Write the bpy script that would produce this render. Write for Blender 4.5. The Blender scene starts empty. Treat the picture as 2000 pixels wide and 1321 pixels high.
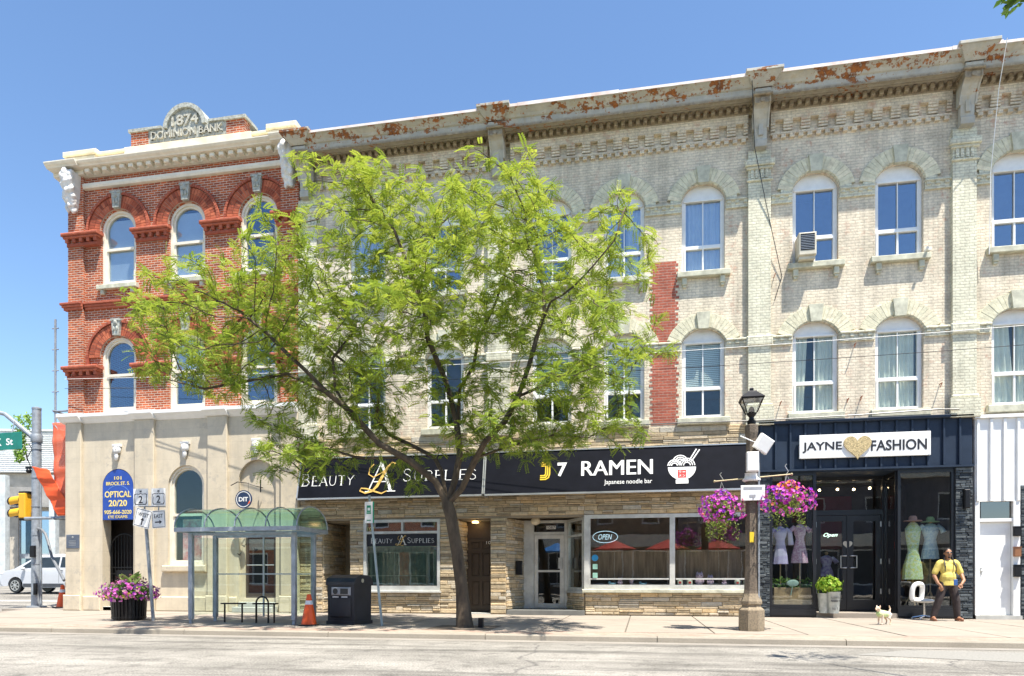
import bpy, bmesh, math, random
import numpy as np
from mathutils import Vector, Matrix
from mathutils.geometry import tessellate_polygon
random.seed(7); rng = np.random.default_rng(7)
R = math.radians; PI = math.pi
scene = bpy.context.scene; COL = scene.collection

# ------------------------------------------------------------------ camera, sky, sun, exposure
FPX, HORIZON, CAM_D = 1350.0, 1131.0, 19.1          # focal length and eye line of the photograph in its pixels
YAW = math.atan(FPX / 7150.0); CY, SY = math.cos(YAW), math.sin(YAW)
cam = bpy.data.cameras.new('camera'); cam_o = bpy.data.objects.new('camera', cam); COL.objects.link(cam_o)
cam.sensor_width = 36; cam.lens = FPX / 2000 * 36; cam.shift_y = (HORIZON - 660.5) / 2000
cam.clip_start = 0.1; cam.clip_end = 3000
cam_o.location = (0, -CAM_D, 1.0); cam_o.rotation_euler = (R(90), 0, YAW)
scene.camera = cam_o
SUN = Vector((0.28, -0.27, 1.0)).normalized()
world = bpy.data.worlds.new('World'); scene.world = world; world.use_nodes = True
nt = world.node_tree; bg = nt.nodes['Background']
sky = nt.nodes.new('ShaderNodeTexSky'); sky.sky_type = 'NISHITA'; sky.sun_disc = False
sky.sun_elevation = math.asin(SUN.z); sky.sun_rotation = math.atan2(SUN.x, SUN.y)
sky.air_density = 1.0; sky.dust_density = 0.3; sky.ozone_density = 2.2
hs_ = nt.nodes.new('ShaderNodeHueSaturation'); hs_.inputs['Saturation'].default_value = 1.08; hs_.inputs['Value'].default_value = 1.04; nt.links.new(sky.outputs[0], hs_.inputs['Color']); nt.links.new(hs_.outputs[0], bg.inputs[0]); bg.inputs[1].default_value = 0.11
sun = bpy.data.lights.new('sun', 'SUN'); sun.energy = 5.0; sun.angle = R(0.5); sun.color = (1.0, 0.94, 0.84)
sun_o = bpy.data.objects.new('sun', sun); COL.objects.link(sun_o)
sun_o.rotation_euler = SUN.to_track_quat('Z', 'Y').to_euler(); sun_o.location = (5, -10, 30)
scene.view_settings.view_transform = 'Standard'; scene.view_settings.look = 'None'
scene.view_settings.exposure = 1.12; scene.view_settings.gamma = 1.0
scene.render.engine = 'CYCLES'
scene.cycles.use_denoising = True; scene.cycles.max_bounces = 8; scene.cycles.transparent_max_bounces = 16
scene.cycles.caustics_reflective = False; scene.cycles.caustics_refractive = False

def at(u, v, y=0.0):
    """world point on the vertical plane y, seen at photo pixel u, v"""
    t = (u - 1000) / FPX; d = CAM_D + y
    x = d * (t * CY - SY) / (CY + t * SY); dep = -x * SY + d * CY
    return Vector((x, y, 1 - (v - HORIZON) * dep / FPX))

# ------------------------------------------------------------------ materials
MATS = {}
def nodes_of(name):
    m = bpy.data.materials.new(name); m.use_nodes = True
    return m, m.node_tree.nodes, m.node_tree.links, m.node_tree.nodes['Principled BSDF']
def rgba(c): return (c[0], c[1], c[2], 1)
def coords(N, L, kind='Object'):
    t = N.new('ShaderNodeTexCoord'); return t.outputs[kind]
def world_pos(N):
    g = N.new('ShaderNodeNewGeometry'); return g.outputs['Position']
def noise(N, L, vec, scale, detail=4, rough=0.6):
    n = N.new('ShaderNodeTexNoise'); n.inputs['Scale'].default_value = scale
    n.inputs['Detail'].default_value = detail; n.inputs['Roughness'].default_value = rough
    L.new(vec, n.inputs['Vector']); return n.outputs['Fac']
def ramp(N, L, fac, stops):
    r = N.new('ShaderNodeValToRGB'); L.new(fac, r.inputs[0]); e = r.color_ramp.elements
    while len(e) < len(stops): e.new(0.5)
    for i, (p, c) in enumerate(stops):
        e[i].position = p; e[i].color = rgba(c) if hasattr(c, '__len__') else (c, c, c, 1)
    return r.outputs[0]
def mix(N, L, fac, a, b, mode='MIX'):
    m = N.new('ShaderNodeMix'); m.data_type = 'RGBA'; m.blend_type = mode
    for k, s in ((0, fac), (6, a), (7, b)):
        if hasattr(s, 'is_linked'): L.new(s, m.inputs[k])
        else: m.inputs[k].default_value = s if k == 0 else rgba(s)
    return m.outputs[2]
def bump(N, L, bsdf, h, strength, dist=0.01, prev=None):
    b = N.new('ShaderNodeBump'); b.inputs['Strength'].default_value = strength; b.inputs['Distance'].default_value = dist
    L.new(h, b.inputs['Height'])
    if prev: L.new(prev, b.inputs['Normal'])
    L.new(b.outputs[0], bsdf.inputs['Normal']); return b.outputs[0]
def mat(name, c, rough=0.6, metal=0.0, var=0.12, vscale=3.0, bmp=0.15, bscale=60, c2=None, stretch=None, emit=None, spec=0.5):
    if name in MATS: return MATS[name]
    m, N, L, B = nodes_of(name)
    v = world_pos(N)
    if stretch:
        mp = N.new('ShaderNodeMapping'); mp.inputs['Scale'].default_value = stretch; L.new(v, mp.inputs[0]); v = mp.outputs[0]
    n = noise(N, L, v, vscale, 5)
    dark = c2 if c2 else tuple(x * (1 - var * 2) for x in c); hi = tuple(min(1, x * (1 + var)) for x in c)
    L.new(ramp(N, L, n, [(0.3, dark), (0.7, hi)]), B.inputs['Base Color'])
    B.inputs['Roughness'].default_value = rough; B.inputs['Metallic'].default_value = metal
    B.inputs['Specular IOR Level'].default_value = spec
    if bmp: bump(N, L, B, noise(N, L, v, bscale, 3), bmp, 0.01)
    if emit: B.inputs['Emission Color'].default_value = rgba(emit[0]); B.inputs['Emission Strength'].default_value = emit[1]
    MATS[name] = m; return m
def island(name, stops, rough=0.8, bmp=0.5, bscale=25, spec=0.3, trans=0):
    m, N, L, B = nodes_of(name); g = N.new('ShaderNodeNewGeometry')
    c = ramp(N, L, g.outputs['Random Per Island'], stops)
    n = noise(N, L, g.outputs['Position'], 9, 5)
    c = mix(N, L, 1.0, c, ramp(N, L, n, [(0.3, 0.72), (0.7, 1.12)]), 'MULTIPLY')
    L.new(c, B.inputs['Base Color']); B.inputs['Roughness'].default_value = rough; B.inputs['Specular IOR Level'].default_value = spec
    if bmp: bump(N, L, B, noise(N, L, g.outputs['Position'], bscale, 5, 0.7), bmp, 0.02)
    if trans:
        t = N.new('ShaderNodeBsdfTranslucent'); L.new(c, t.inputs[0]); ms = N.new('ShaderNodeMixShader'); ms.inputs[0].default_value = trans
        L.new(B.outputs[0], ms.inputs[1]); L.new(t.outputs[0], ms.inputs[2]); L.new(ms.outputs[0], N['Material Output'].inputs[0])
    MATS[name] = m; return m
def brick_mat(name, c1, c2, mortar, bw=0.215, bh=0.073, mw=0.011, wear=None, dirt=0.35, bstr=0.6, streak=0.0):
    m, N, L, B = nodes_of(name); p = world_pos(N)
    s = N.new('ShaderNodeSeparateXYZ'); L.new(p, s.inputs[0])
    a = N.new('ShaderNodeMath'); L.new(s.outputs[0], a.inputs[0]); L.new(s.outputs[1], a.inputs[1])
    wob = noise(N, L, p, 5, 2); wm = N.new('ShaderNodeMath'); wm.operation = 'MULTIPLY_ADD'; wm.inputs[1].default_value = 0.02
    L.new(wob, wm.inputs[0]); L.new(s.outputs[2], wm.inputs[2])
    cb = N.new('ShaderNodeCombineXYZ'); L.new(a.outputs[0], cb.inputs[0]); L.new(wm.outputs[0], cb.inputs[1])
    b = N.new('ShaderNodeTexBrick'); L.new(cb.outputs[0], b.inputs['Vector']); b.inputs['Scale'].default_value = 1
    b.inputs['Color1'].default_value = rgba(c1); b.inputs['Color2'].default_value = rgba(c2); b.inputs['Mortar'].default_value = rgba(mortar)
    b.inputs['Brick Width'].default_value = bw; b.inputs['Row Height'].default_value = bh; b.inputs['Mortar Size'].default_value = mw
    b.inputs['Mortar Smooth'].default_value = 0.3; b.inputs['Bias'].default_value = -0.1
    n = noise(N, L, p, 1.3, 6, 0.7)
    c = mix(N, L, 1.0, b.outputs[0], ramp(N, L, n, [(0.3, 1 - dirt), (0.65, 1.08)]), 'MULTIPLY')
    n2 = noise(N, L, p, 14, 4, 0.7); q_ = 0.82 if bh < .2 else 0.97
    c = mix(N, L, 1.0, c, ramp(N, L, n2, [(0.35, q_), (0.6, 1.05 if bh < .2 else 1.0)]), 'MULTIPLY')
    if streak:
        sm = N.new('ShaderNodeMapping'); sm.inputs['Scale'].default_value = (3.2, 3.2, .28); L.new(p, sm.inputs[0])
        c = mix(N, L, 1.0, c, ramp(N, L, noise(N, L, sm.outputs[0], 1.0, 5, .65), [(0.33, 1 - streak), (0.55, 1.03)]), 'MULTIPLY')
    if wear:
        f = noise(N, L, p, 4.5, 8, 0.75); g = noise(N, L, p, 0.55, 2)
        mm = N.new('ShaderNodeMath'); mm.operation = 'MULTIPLY'; L.new(ramp(N, L, f, [(0.53, 0), (0.62, .9)]), mm.inputs[0])
        L.new(ramp(N, L, g, [(0.40, 0), (0.58, 0.9)]), mm.inputs[1])
        c = mix(N, L, mm.outputs[0], c, wear)
    L.new(c, B.inputs['Base Color']); B.inputs['Roughness'].default_value = 0.85; B.inputs['Specular IOR Level'].default_value = 0.25
    inv = N.new('ShaderNodeMath'); inv.operation = 'SUBTRACT'; inv.inputs[0].default_value = 1; L.new(b.outputs['Fac'], inv.inputs[1])
    n3 = noise(N, L, p, 22, 4, 0.7); ad = N.new('ShaderNodeMath'); ad.operation = 'MULTIPLY_ADD'; ad.inputs[1].default_value = 0.7
    L.new(n3, ad.inputs[0]); L.new(inv.outputs[0], ad.inputs[2])
    bump(N, L, B, ad.outputs[0], bstr, 0.015)
    MATS[name] = m; return m
def glass(name, refl=0.35, tint=(0.85, 0.9, 0.92), gcol=(1, 1, 1), rough=0.0, wav=0.0):
    m, N, L, B = nodes_of(name); N.remove(B)
    t = N.new('ShaderNodeBsdfTransparent'); t.inputs[0].default_value = rgba(tint)
    g = N.new('ShaderNodeBsdfGlossy'); g.inputs[0].default_value = rgba(gcol); g.inputs['Roughness'].default_value = rough
    if wav:
        b = N.new('ShaderNodeBump'); b.inputs['Strength'].default_value = wav; b.inputs['Distance'].default_value = 0.02
        L.new(noise(N, L, world_pos(N), 1.6, 2), b.inputs['Height']); L.new(b.outputs[0], g.inputs['Normal'])
    fw = N.new('ShaderNodeLayerWeight'); fw.inputs[0].default_value = 0.5     # same on both sides of the pane
    pw = N.new('ShaderNodeMath'); pw.operation = 'POWER'; pw.inputs[1].default_value = 5; L.new(fw.outputs['Facing'], pw.inputs[0])
    lw = N.new('ShaderNodeMath'); lw.operation = 'MULTIPLY_ADD'; lw.inputs[1].default_value = 0.9; lw.inputs[2].default_value = 0.03; L.new(pw.outputs[0], lw.inputs[0])
    ad = N.new('ShaderNodeMath'); ad.operation = 'ADD'; ad.use_clamp = True; ad.inputs[1].default_value = refl; L.new(lw.outputs[0], ad.inputs[0])
    s = N.new('ShaderNodeMixShader'); L.new(ad.outputs[0], s.inputs[0]); L.new(t.outputs[0], s.inputs[1]); L.new(g.outputs[0], s.inputs[2])
    L.new(s.outputs[0], N['Material Output'].inputs[0]); MATS[name] = m; return m

CREAM = brick_mat('cream_brick', (0.82, 0.725, 0.565), (0.72, 0.64, 0.505), (0.64, 0.565, 0.44), wear=(0.52, 0.33, 0.24), dirt=0.28, streak=0.25)
PALE = brick_mat('pale_green_brick', (0.75, 0.72, 0.56), (0.69, 0.68, 0.53), (0.57, 0.54, 0.42), dirt=0.25, streak=0.2)
PALE_I = island('pale_green_voussoirs', [(0, (0.64, 0.61, 0.45)), (0.5, (0.71, 0.67, 0.49)), (1, (0.78, 0.71, 0.52))], 0.85, 0.4)
REDB = brick_mat('red_brick', (0.56, 0.135, 0.045), (0.27, 0.06, 0.03), (0.62, 0.46, 0.36), mw=0.012, dirt=0.4)
REDP = brick_mat('red_patch_brick', (0.46, 0.13, 0.08), (0.34, 0.09, 0.06), (0.45, 0.30, 0.24), mw=0.008, dirt=0.3)
RED_I = island('red_voussoirs', [(0, (0.24, 0.06, 0.035)), (0.4, (0.40, 0.10, 0.05)), (1, (0.55, 0.16, 0.08))], 0.85, 0.4)
STUCCO = brick_mat('beige_stucco', (0.60, 0.52, 0.39), (0.58, 0.505, 0.38), (0.53, 0.46, 0.345), bw=1.25, bh=0.47, mw=0.006, dirt=0.10, bstr=0.2, wear=(0.46, 0.41, 0.33), streak=.1)
TRIM = mat('cream_trim', (0.76, 0.71, 0.59), 0.6, var=0.07, vscale=4)
WHITE = mat('white_paint', (0.80, 0.80, 0.78), 0.45, var=0.04)
WINW = mat('window_white', (0.80, 0.81, 0.80), 0.4, var=0.04, vscale=6)
SILL = mat('sill_stone', (0.56, 0.55, 0.43), 0.85, var=0.18, vscale=5, bmp=0.4)
GREYST = mat('grey_carved_stone', (0.42, 0.43, 0.38), 0.85, var=0.25, vscale=12, bmp=0.6, bscale=30)
STONE = island('ledge_stone', [(0, (0.34, 0.27, 0.18)), (0.2, (0.50, 0.40, 0.26)), (0.45, (0.60, 0.48, 0.31)), (0.6, (0.50, 0.47, 0.40)), (0.8, (0.68, 0.50, 0.28)), (1, (0.62, 0.53, 0.40))], 0.85, 0.9)
SLATE = island('dark_ledge_stone', [(0, (0.035, 0.042, 0.05)), (0.5, (0.07, 0.085, 0.095)), (1, (0.14, 0.16, 0.17))], 0.6, 0.8)
MORTAR = mat('stone_mortar', (0.30, 0.25, 0.18), 0.9)
DKMORT = mat('dark_mortar', (0.03, 0.033, 0.04), 0.9)
NAVY = mat('slate_blue_panel', (0.022, 0.036, 0.062), 0.55, var=0.1, spec=.25)
BLACK = mat('black_paint', (0.012, 0.014, 0.018), 0.35, var=0.1)
BLKM = mat('black_metal', (0.02, 0.02, 0.022), 0.4, metal=0.6)
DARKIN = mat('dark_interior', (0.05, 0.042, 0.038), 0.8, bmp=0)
ALU = mat('aluminium', (0.62, 0.62, 0.60), 0.35, metal=0.7, var=0.05)
STEEL = mat('galvanised_steel', (0.33, 0.36, 0.39), 0.5, metal=0.3, var=0.15, vscale=8)
GALV2 = mat('shelter_frame_metal', (0.38, 0.43, 0.48), 0.5, metal=0.3, var=0.15, vscale=5)
GLASS_UP = glass('upper_window_glass', 0.17, (0.85, 0.9, 0.93), (0.75, 0.86, 1.0), wav=0.15)
GLASS_BANK = glass('sash_glass', 0.13, (0.8, 0.86, 0.9), (0.72, 0.84, 1.0), wav=0.10)
GLASS_LOW = glass('lower_window_glass', 0.02, (0.9, 0.94, 0.92), (0.8, 0.88, 0.95), wav=0.15)
GLASS_SHOP = glass('shop_glass', 0.05, (0.9, 0.93, 0.92), wav=0.03)
GLASS_SHEL = glass('shelter_glass', 0.04, (0.90, 0.96, 0.92))
GLASS_ROOF = glass('green_roof_glass', 0.04, (0.64, 0.88, 0.78), rough=0.1)
CURT = mat('curtain_fabric', (0.82, 0.79, 0.70), 0.9, var=0.08, bmp=0)
BLIND = mat('roller_blind', (0.88, 0.89, 0.88), 0.9, var=0.03, bmp=0)

# ------------------------------------------------------------------ mesh helpers
class MB:
    def __init__(self): self.v = []; self.f = []
    def add(self, vs, fs):
        o = len(self.v); self.v += [tuple(p) for p in vs]; self.f += [tuple(i + o for i in f) for f in fs]; return self
    def box(self, x0, x1, y0, y1, z0, z1, M=None):
        vs = [Vector(p) for p in ((x0, y0, z0), (x1, y0, z0), (x1, y1, z0), (x0, y1, z0), (x0, y0, z1), (x1, y0, z1), (x1, y1, z1), (x0, y1, z1))]
        if M: vs = [M @ p for p in vs]
        return self.add(vs, [(0, 3, 2, 1), (4, 5, 6, 7), (0, 1, 5, 4), (1, 2, 6, 5), (2, 3, 7, 6), (3, 0, 4, 7)])
    def cbox(self, x0, x1, y0, y1, z0, z1, c=0.01, M=None):
        """box whose front (low y) edges are chamfered"""
        c = min(c, (x1 - x0) * .3, (z1 - z0) * .3, (y1 - y0) * .9)
        vs = [(x0, y1, z0), (x1, y1, z0), (x1, y1, z1), (x0, y1, z1), (x0, y0 + c, z0), (x1, y0 + c, z0), (x1, y0 + c, z1), (x0, y0 + c, z1),
              (x0 + c, y0, z0 + c), (x1 - c, y0, z0 + c), (x1 - c, y0, z1 - c), (x0 + c, y0, z1 - c)]
        vs = [Vector(p) for p in vs]
        if M: vs = [M @ p for p in vs]
        return self.add(vs, [(0, 1, 5, 4), (1, 2, 6, 5), (2, 3, 7, 6), (3, 0, 4, 7), (4, 5, 9, 8), (5, 6, 10, 9), (6, 7, 11, 10), (7, 4, 8, 11), (8, 9, 10, 11), (3, 2, 1, 0)])
    def tube(self, pts, rad, n=8, cap=True):
        pts = [Vector(p) for p in pts]
        if not hasattr(rad, '__len__'): rad = [rad] * len(pts)
        up = None; vs = []
        for i, p in enumerate(pts):
            t = (pts[min(i + 1, len(pts) - 1)] - pts[max(i - 1, 0)]).normalized()
            if up is None:
                up = Vector((0, 0, 1)) if abs(t.z) < 0.9 else Vector((0, 1, 0))
            a = t.cross(up)
            a = a.normalized() if a.length > 1e-5 else Vector((1, 0, 0)); b = a.cross(t).normalized(); up = b
            for k in range(n):
                w = 2 * PI * k / n; vs.append(p + (a * math.cos(w) + b * math.sin(w)) * rad[i])
        fs = [(i * n + k, i * n + (k + 1) % n, (i + 1) * n + (k + 1) % n, (i + 1) * n + k) for i in range(len(pts) - 1) for k in range(n)]
        if cap: fs += [tuple(range(n))[::-1], tuple((len(pts) - 1) * n + k for k in range(n))]
        return self.add(vs, fs)
    def lathe(self, prof, c=(0, 0, 0), n=16, sx=1, sy=1, rot=0.0, M=None):
        vs = []
        for r, z in prof:
            for k in range(n):
                w = rot + 2 * PI * k / n; vs.append(Vector((c[0] + r * math.cos(w) * sx, c[1] + r * math.sin(w) * sy, c[2] + z)))
        if M: vs = [M @ p for p in vs]
        fs = [(i * n + k, i * n + (k + 1) % n, (i + 1) * n + (k + 1) % n, (i + 1) * n + k) for i in range(len(prof) - 1) for k in range(n)]
        fs += [tuple(range(n))[::-1], tuple((len(prof) - 1) * n + k for k in range(n))]
        return self.add(vs, fs)
    def ball(self, c, r, n=12, m=8, M=None):
        if not hasattr(r, '__len__'): r = (r, r, r)
        prof = [(math.sin(PI * i / m), -math.cos(PI * i / m)) for i in range(m + 1)]; prof[0] = (0.01, -1); prof[-1] = (0.01, 1)
        vs = [Vector((a * math.cos(2 * PI * k / n) * r[0], a * math.sin(2 * PI * k / n) * r[1], b * r[2])) for a, b in prof for k in range(n)]
        if M: vs = [M @ p for p in vs]
        vs = [p + Vector(c) for p in vs]
        fs = [(i * n + k, i * n + (k + 1) % n, (i + 1) * n + (k + 1) % n, (i + 1) * n + k) for i in range(m) for k in range(n)]
        fs += [tuple(range(n))[::-1], tuple(m * n + k for k in range(n))]
        return self.add(vs, fs)
    def prof_x(self, prof, x0, x1, ends=True):
        """(y, z) outline swept along x"""
        n = len(prof); vs = [(x0, p[0], p[1]) for p in prof] + [(x1, p[0], p[1]) for p in prof]
        fs = [(i, (i + 1) % n, n + (i + 1) % n, n + i) for i in range(n)]
        if ends:
            for t in tessellate_polygon([[Vector((p[0], p[1], 0)) for p in prof]]):
                fs.append(tuple(t)); fs.append(tuple(n + i for i in t[::-1]))
        return self.add(vs, fs)
    def plate(self, outline, holes, y0, y1, M=None, back=True):
        """(x, z) outline with holes, thick from y0 (front) to y1"""
        loops = [outline] + holes
        tri = tessellate_polygon([[Vector((p[0], p[1], 0)) for p in l] for l in loops])
        flat = [p for l in loops for p in l]; n = len(flat)
        vs = [Vector((p[0], y0, p[1])) for p in flat] + [Vector((p[0], y1, p[1])) for p in flat]
        fs = []
        for t in tri:
            a, b, c = (flat[i] for i in t)
            ccw = (b[0] - a[0]) * (c[1] - a[1]) - (b[1] - a[1]) * (c[0] - a[0]) > 0
            t = tuple(t) if ccw else tuple(t[::-1])
            fs.append(t)
            if back: fs.append(tuple(i + n for i in t[::-1]))
        o = 0
        for l in loops:
            k = len(l)
            for i in range(k): a, b = o + i, o + (i + 1) % k; fs.append((a, b, b + n, a + n))
            o += k
        if M: vs = [M @ p for p in vs]
        return self.add(vs, fs)
    def quad(self, a, b, c, d): return self.add([a, b, c, d], [(0, 1, 2, 3)])
    def ribbon(self, pts, w, y0, y1, M=None):
        """flat stroke through (x, z) points"""
        if not hasattr(w, '__len__'): w = [w] * len(pts)
        L_, R_ = [], []
        for i, p in enumerate(pts):
            a = pts[max(i - 1, 0)]; b = pts[min(i + 1, len(pts) - 1)]; dx, dz = b[0] - a[0], b[1] - a[1]; l = math.hypot(dx, dz) or 1
            nx, nz = -dz / l * w[i] / 2, dx / l * w[i] / 2
            L_.append((p[0] + nx, p[1] + nz)); R_.append((p[0] - nx, p[1] - nz))
        for i in range(len(pts) - 1):
            q = [R_[i], R_[i + 1], L_[i + 1], L_[i]]
            vs = [Vector((x, y0, z)) for x, z in q] + [Vector((x, y1, z)) for x, z in q]
            if M: vs = [M @ p for p in vs]
            self.add(vs, [(0, 1, 2, 3), (4, 7, 6, 5), (0, 4, 5, 1), (2, 6, 7, 3), (0, 3, 7, 4), (1, 5, 6, 2)])
        return self
    def build(self, name, m, parent=None, smooth=False, local=False):
        """local=False: vertices are world coordinates of the parent's resting place"""
        me = bpy.data.meshes.new(name); vs = self.v
        off = None
        if parent is not None and not local:
            p = parent; off = Vector((0, 0, 0))
            while p is not None: off += p.location; p = p.parent
            vs = [(v[0] - off.x, v[1] - off.y, v[2] - off.z) for v in vs]
        me.from_pydata([tuple(v) for v in vs], [], self.f); me.validate(); me.update()
        if isinstance(m, str): m = MATS[m]
        me.materials.append(m)
        if smooth:
            for p in me.polygons: p.use_smooth = True
            try: me.set_sharp_from_angle(angle=R(35))
            except Exception: pass
        o = bpy.data.objects.new(name, me); COL.objects.link(o)
        if parent is not None: o.parent = parent
        return o
def tag(o, label, cat, group=None):
    o['label'] = label; o['category'] = cat
    if group: o['group'] = group
    return o
def thing(name, label, cat, loc=(0, 0, 0), rz=0.0, group=None):
    o = bpy.data.objects.new(name, None); COL.objects.link(o); o.location = loc; o.rotation_euler = (0, 0, rz); o.empty_display_size = 0.2
    return tag(o, label, cat, group)
def struct(mb, name, m):
    o = mb.build(name, m); o['kind'] = 'structure'; return o
def remesh(o, voxel=0.006, smooth=4):
    r = o.modifiers.new('remesh', 'REMESH'); r.mode = 'VOXEL'; r.voxel_size = voxel; r.use_smooth_shade = True
    if smooth: s = o.modifiers.new('smooth', 'SMOOTH'); s.iterations = smooth; s.factor = 0.5
def dup(root, loc, label=None, rz=None):
    r = root.copy(); COL.objects.link(r); r.location = loc
    if label: r['label'] = label
    if rz is not None: r.rotation_euler = (0, 0, rz)
    for ch in list(root.children):
        c = ch.copy(); COL.objects.link(c); c.parent = r
        for g in list(ch.children):
            d = g.copy(); COL.objects.link(d); d.parent = c
    return r
def arc(cx, cz, r, a0, a1, n): return [(cx + r * math.cos(R(a0 + (a1 - a0) * i / n)), cz + r * math.sin(R(a0 + (a1 - a0) * i / n))) for i in range(n + 1)]
def arch_out(x0, x1, z0, zs, rise, n=16):
    """counter-clockwise outline of an opening with an arched head"""
    w = (x1 - x0) / 2; cx = (x0 + x1) / 2; r = (w * w + rise * rise) / (2 * rise); cz = zs + rise - r; a = math.degrees(math.asin(min(1, w / r)))
    return [(x0, z0), (x1, z0)] + arc(cx, cz, r, 90 - a, 90 + a, n)
def rect(x0, x1, z0, z1): return [(x0, z0), (x1, z0), (x1, z1), (x0, z1)]
def text_mb(s, w, h, thick=0.004, bold=0.0, M=None, shear=0.0):
    """lettering in the x-z plane, centred on the origin, facing -y, w wide and h high"""
    if bold and 'M' in s:      # the heavy M of this font closes up: thicken with a second copy a hair to the side
        a = text_mb(s, w, h, thick, 0, M, shear); e = max(.004, bold * h * .5); T = (M or Matrix.Identity(4)) @ Matrix.Translation((e, -.0008, 0)); b = text_mb(s, w, h, thick, 0, T, shear); T = (M or Matrix.Identity(4)) @ Matrix.Translation((-e, .0008, 0)); c = text_mb(s, w, h, thick, 0, T, shear)
        return a.add(b.v, b.f).add(c.v, c.f)
    cu = bpy.data.curves.new('t', 'FONT'); cu.body = s; cu.offset = bold; cu.resolution_u = 3; cu.shear = shear
    o = bpy.data.objects.new('t', cu); COL.objects.link(o)
    dg = bpy.context.evaluated_depsgraph_get(); me = bpy.data.meshes.new_from_object(o.evaluated_get(dg))
    vs = [v.co.copy() for v in me.vertices]; fs = [tuple(p.vertices) for p in me.polygons]
    bpy.data.objects.remove(o); bpy.data.curves.remove(cu); bpy.data.meshes.remove(me)
    mb = MB()
    if not vs: return mb
    x0 = min(v.x for v in vs); x1 = max(v.x for v in vs); y0 = min(v.y for v in vs); y1 = max(v.y for v in vs)
    sx = w / (x1 - x0); sz = h / (y1 - y0)
    P = [Vector(((v.x - (x0 + x1) / 2) * sx, -thick, (v.y - (y0 + y1) / 2) * sz)) for v in vs]
    n = len(P); Q = [Vector((p.x, 0, p.z)) for p in P]
    edges = {}
    for f in fs:
        for i in range(len(f)):
            e = (f[i], f[(i + 1) % len(f)]); edges[e] = 1
    side = [(a, b, b + n, a + n) for (a, b) in edges if (b, a) not in edges]
    allv = P + Q
    if M: allv = [M @ p for p in allv]
    return mb.add(allv, fs + side)
def Tr(x, y, z): return Matrix.Translation((x, y, z))

# ------------------------------------------------------------------ ground
def asphalt():
    m, N, L, B = nodes_of('asphalt'); p = world_pos(N)
    a = noise(N, L, p, 0.6, 6, 0.65); b = noise(N, L, p, 38, 4, 0.8); mp = N.new('ShaderNodeMapping'); mp.inputs['Scale'].default_value = (0.15, 1.4, 1); L.new(p, mp.inputs[0])
    st = noise(N, L, mp.outputs[0], 1.2, 5, 0.6)
    c = ramp(N, L, a, [(0.3, (0.18, 0.17, 0.15)), (0.7, (0.33, 0.31, 0.275))])
    c = mix(N, L, 1, c, ramp(N, L, b, [(0.34, 0.45), (0.5, 1.0), (0.66, 1.6)]), 'MULTIPLY')
    c = mix(N, L, 1, c, ramp(N, L, st, [(0.34, 0.55), (0.5, 1.0), (0.7, 1.06)]), 'MULTIPLY')
    c = mix(N, L, 1, c, ramp(N, L, noise(N, L, p, 3.5, 6, 0.75), [(0.33, 0.6), (0.48, 1.0)]), 'MULTIPLY')
    v = N.new('ShaderNodeTexVoronoi'); v.feature = 'DISTANCE_TO_EDGE'; v.inputs['Scale'].default_value = 0.13
    wv = N.new('ShaderNodeVectorMath'); wv.operation = 'ADD'; L.new(p, wv.inputs[0])
    nc = N.new('ShaderNodeTexNoise'); nc.inputs['Scale'].default_value = 1.1; nc.inputs['Detail'].default_value = 5; L.new(p, nc.inputs['Vector']); L.new(nc.outputs['Color'], wv.inputs[1])
    L.new(wv.outputs[0], v.inputs['Vector'])
    c = mix(N, L, ramp(N, L, v.outputs['Distance'], [(0.0, 0.8), (0.005, 0)]), c, (0.10, 0.095, 0.09))
    L.new(c, B.inputs['Base Color']); B.inputs['Roughness'].default_value = 0.9; B.inputs['Specular IOR Level'].default_value = 0.2
    bump(N, L, B, b, 0.8, 0.01); return m
ASPH = asphalt()
def concrete(name, base, joint=1.5):
    m, N, L, B = nodes_of(name); p = world_pos(N)
    a = noise(N, L, p, 0.9, 6, 0.7); b = noise(N, L, p, 60, 3)
    c = ramp(N, L, a, [(0.3, tuple(x * .8 for x in base)), (0.65, base)])
    c = mix(N, L, 1, c, ramp(N, L, b, [(0.3, 0.88), (0.7, 1.08)]), 'MULTIPLY')
    L.new(c, B.inputs['Base Color']); B.inputs['Roughness'].default_value = 0.9; B.inputs['Specular IOR Level'].default_value = 0.2
    bump(N, L, B, b, 0.3, 0.01); MATS[name] = m; return m
CONC = concrete('sidewalk_concrete', (0.345, 0.30, 0.25)); CURB = concrete('curb_concrete', (0.33, 0.295, 0.24))
PAVER = brick_mat('paver_brick', (0.42, 0.27, 0.21), (0.38, 0.31, 0.25), (0.37, 0.32, 0.26), bw=0.2, bh=0.1, mw=0.01, bstr=0.3)
struct(MB().add([(-400, -400, -0.32), (400, -400, -0.32), (400, 400, -0.32), (-400, 400, -0.32)], [(0, 1, 2, 3)]), 'ground', mat('far_ground', (0.2, 0.2, 0.16), 0.9))
g = MB()
g.quad((-45, -40, -0.105), (30, -40, -0.105), (30, -6.9, -0.105), (-45, -6.9, -0.105))
struct(g, 'road', ASPH)
g = MB(); g.add([(-60, -6.9, -0.105), (-17.5, -6.9, -0.105), (-17.5, 3, -0.05), (-60, 3, -0.05), (-17.5, 8, 0.33), (-60, 8, 0.33), (-17.5, 60, 1.6), (-60, 60, 1.6)], [(0, 1, 2, 3), (3, 2, 4, 5), (5, 4, 6, 7)])
struct(g, 'side_street', ASPH)
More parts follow.
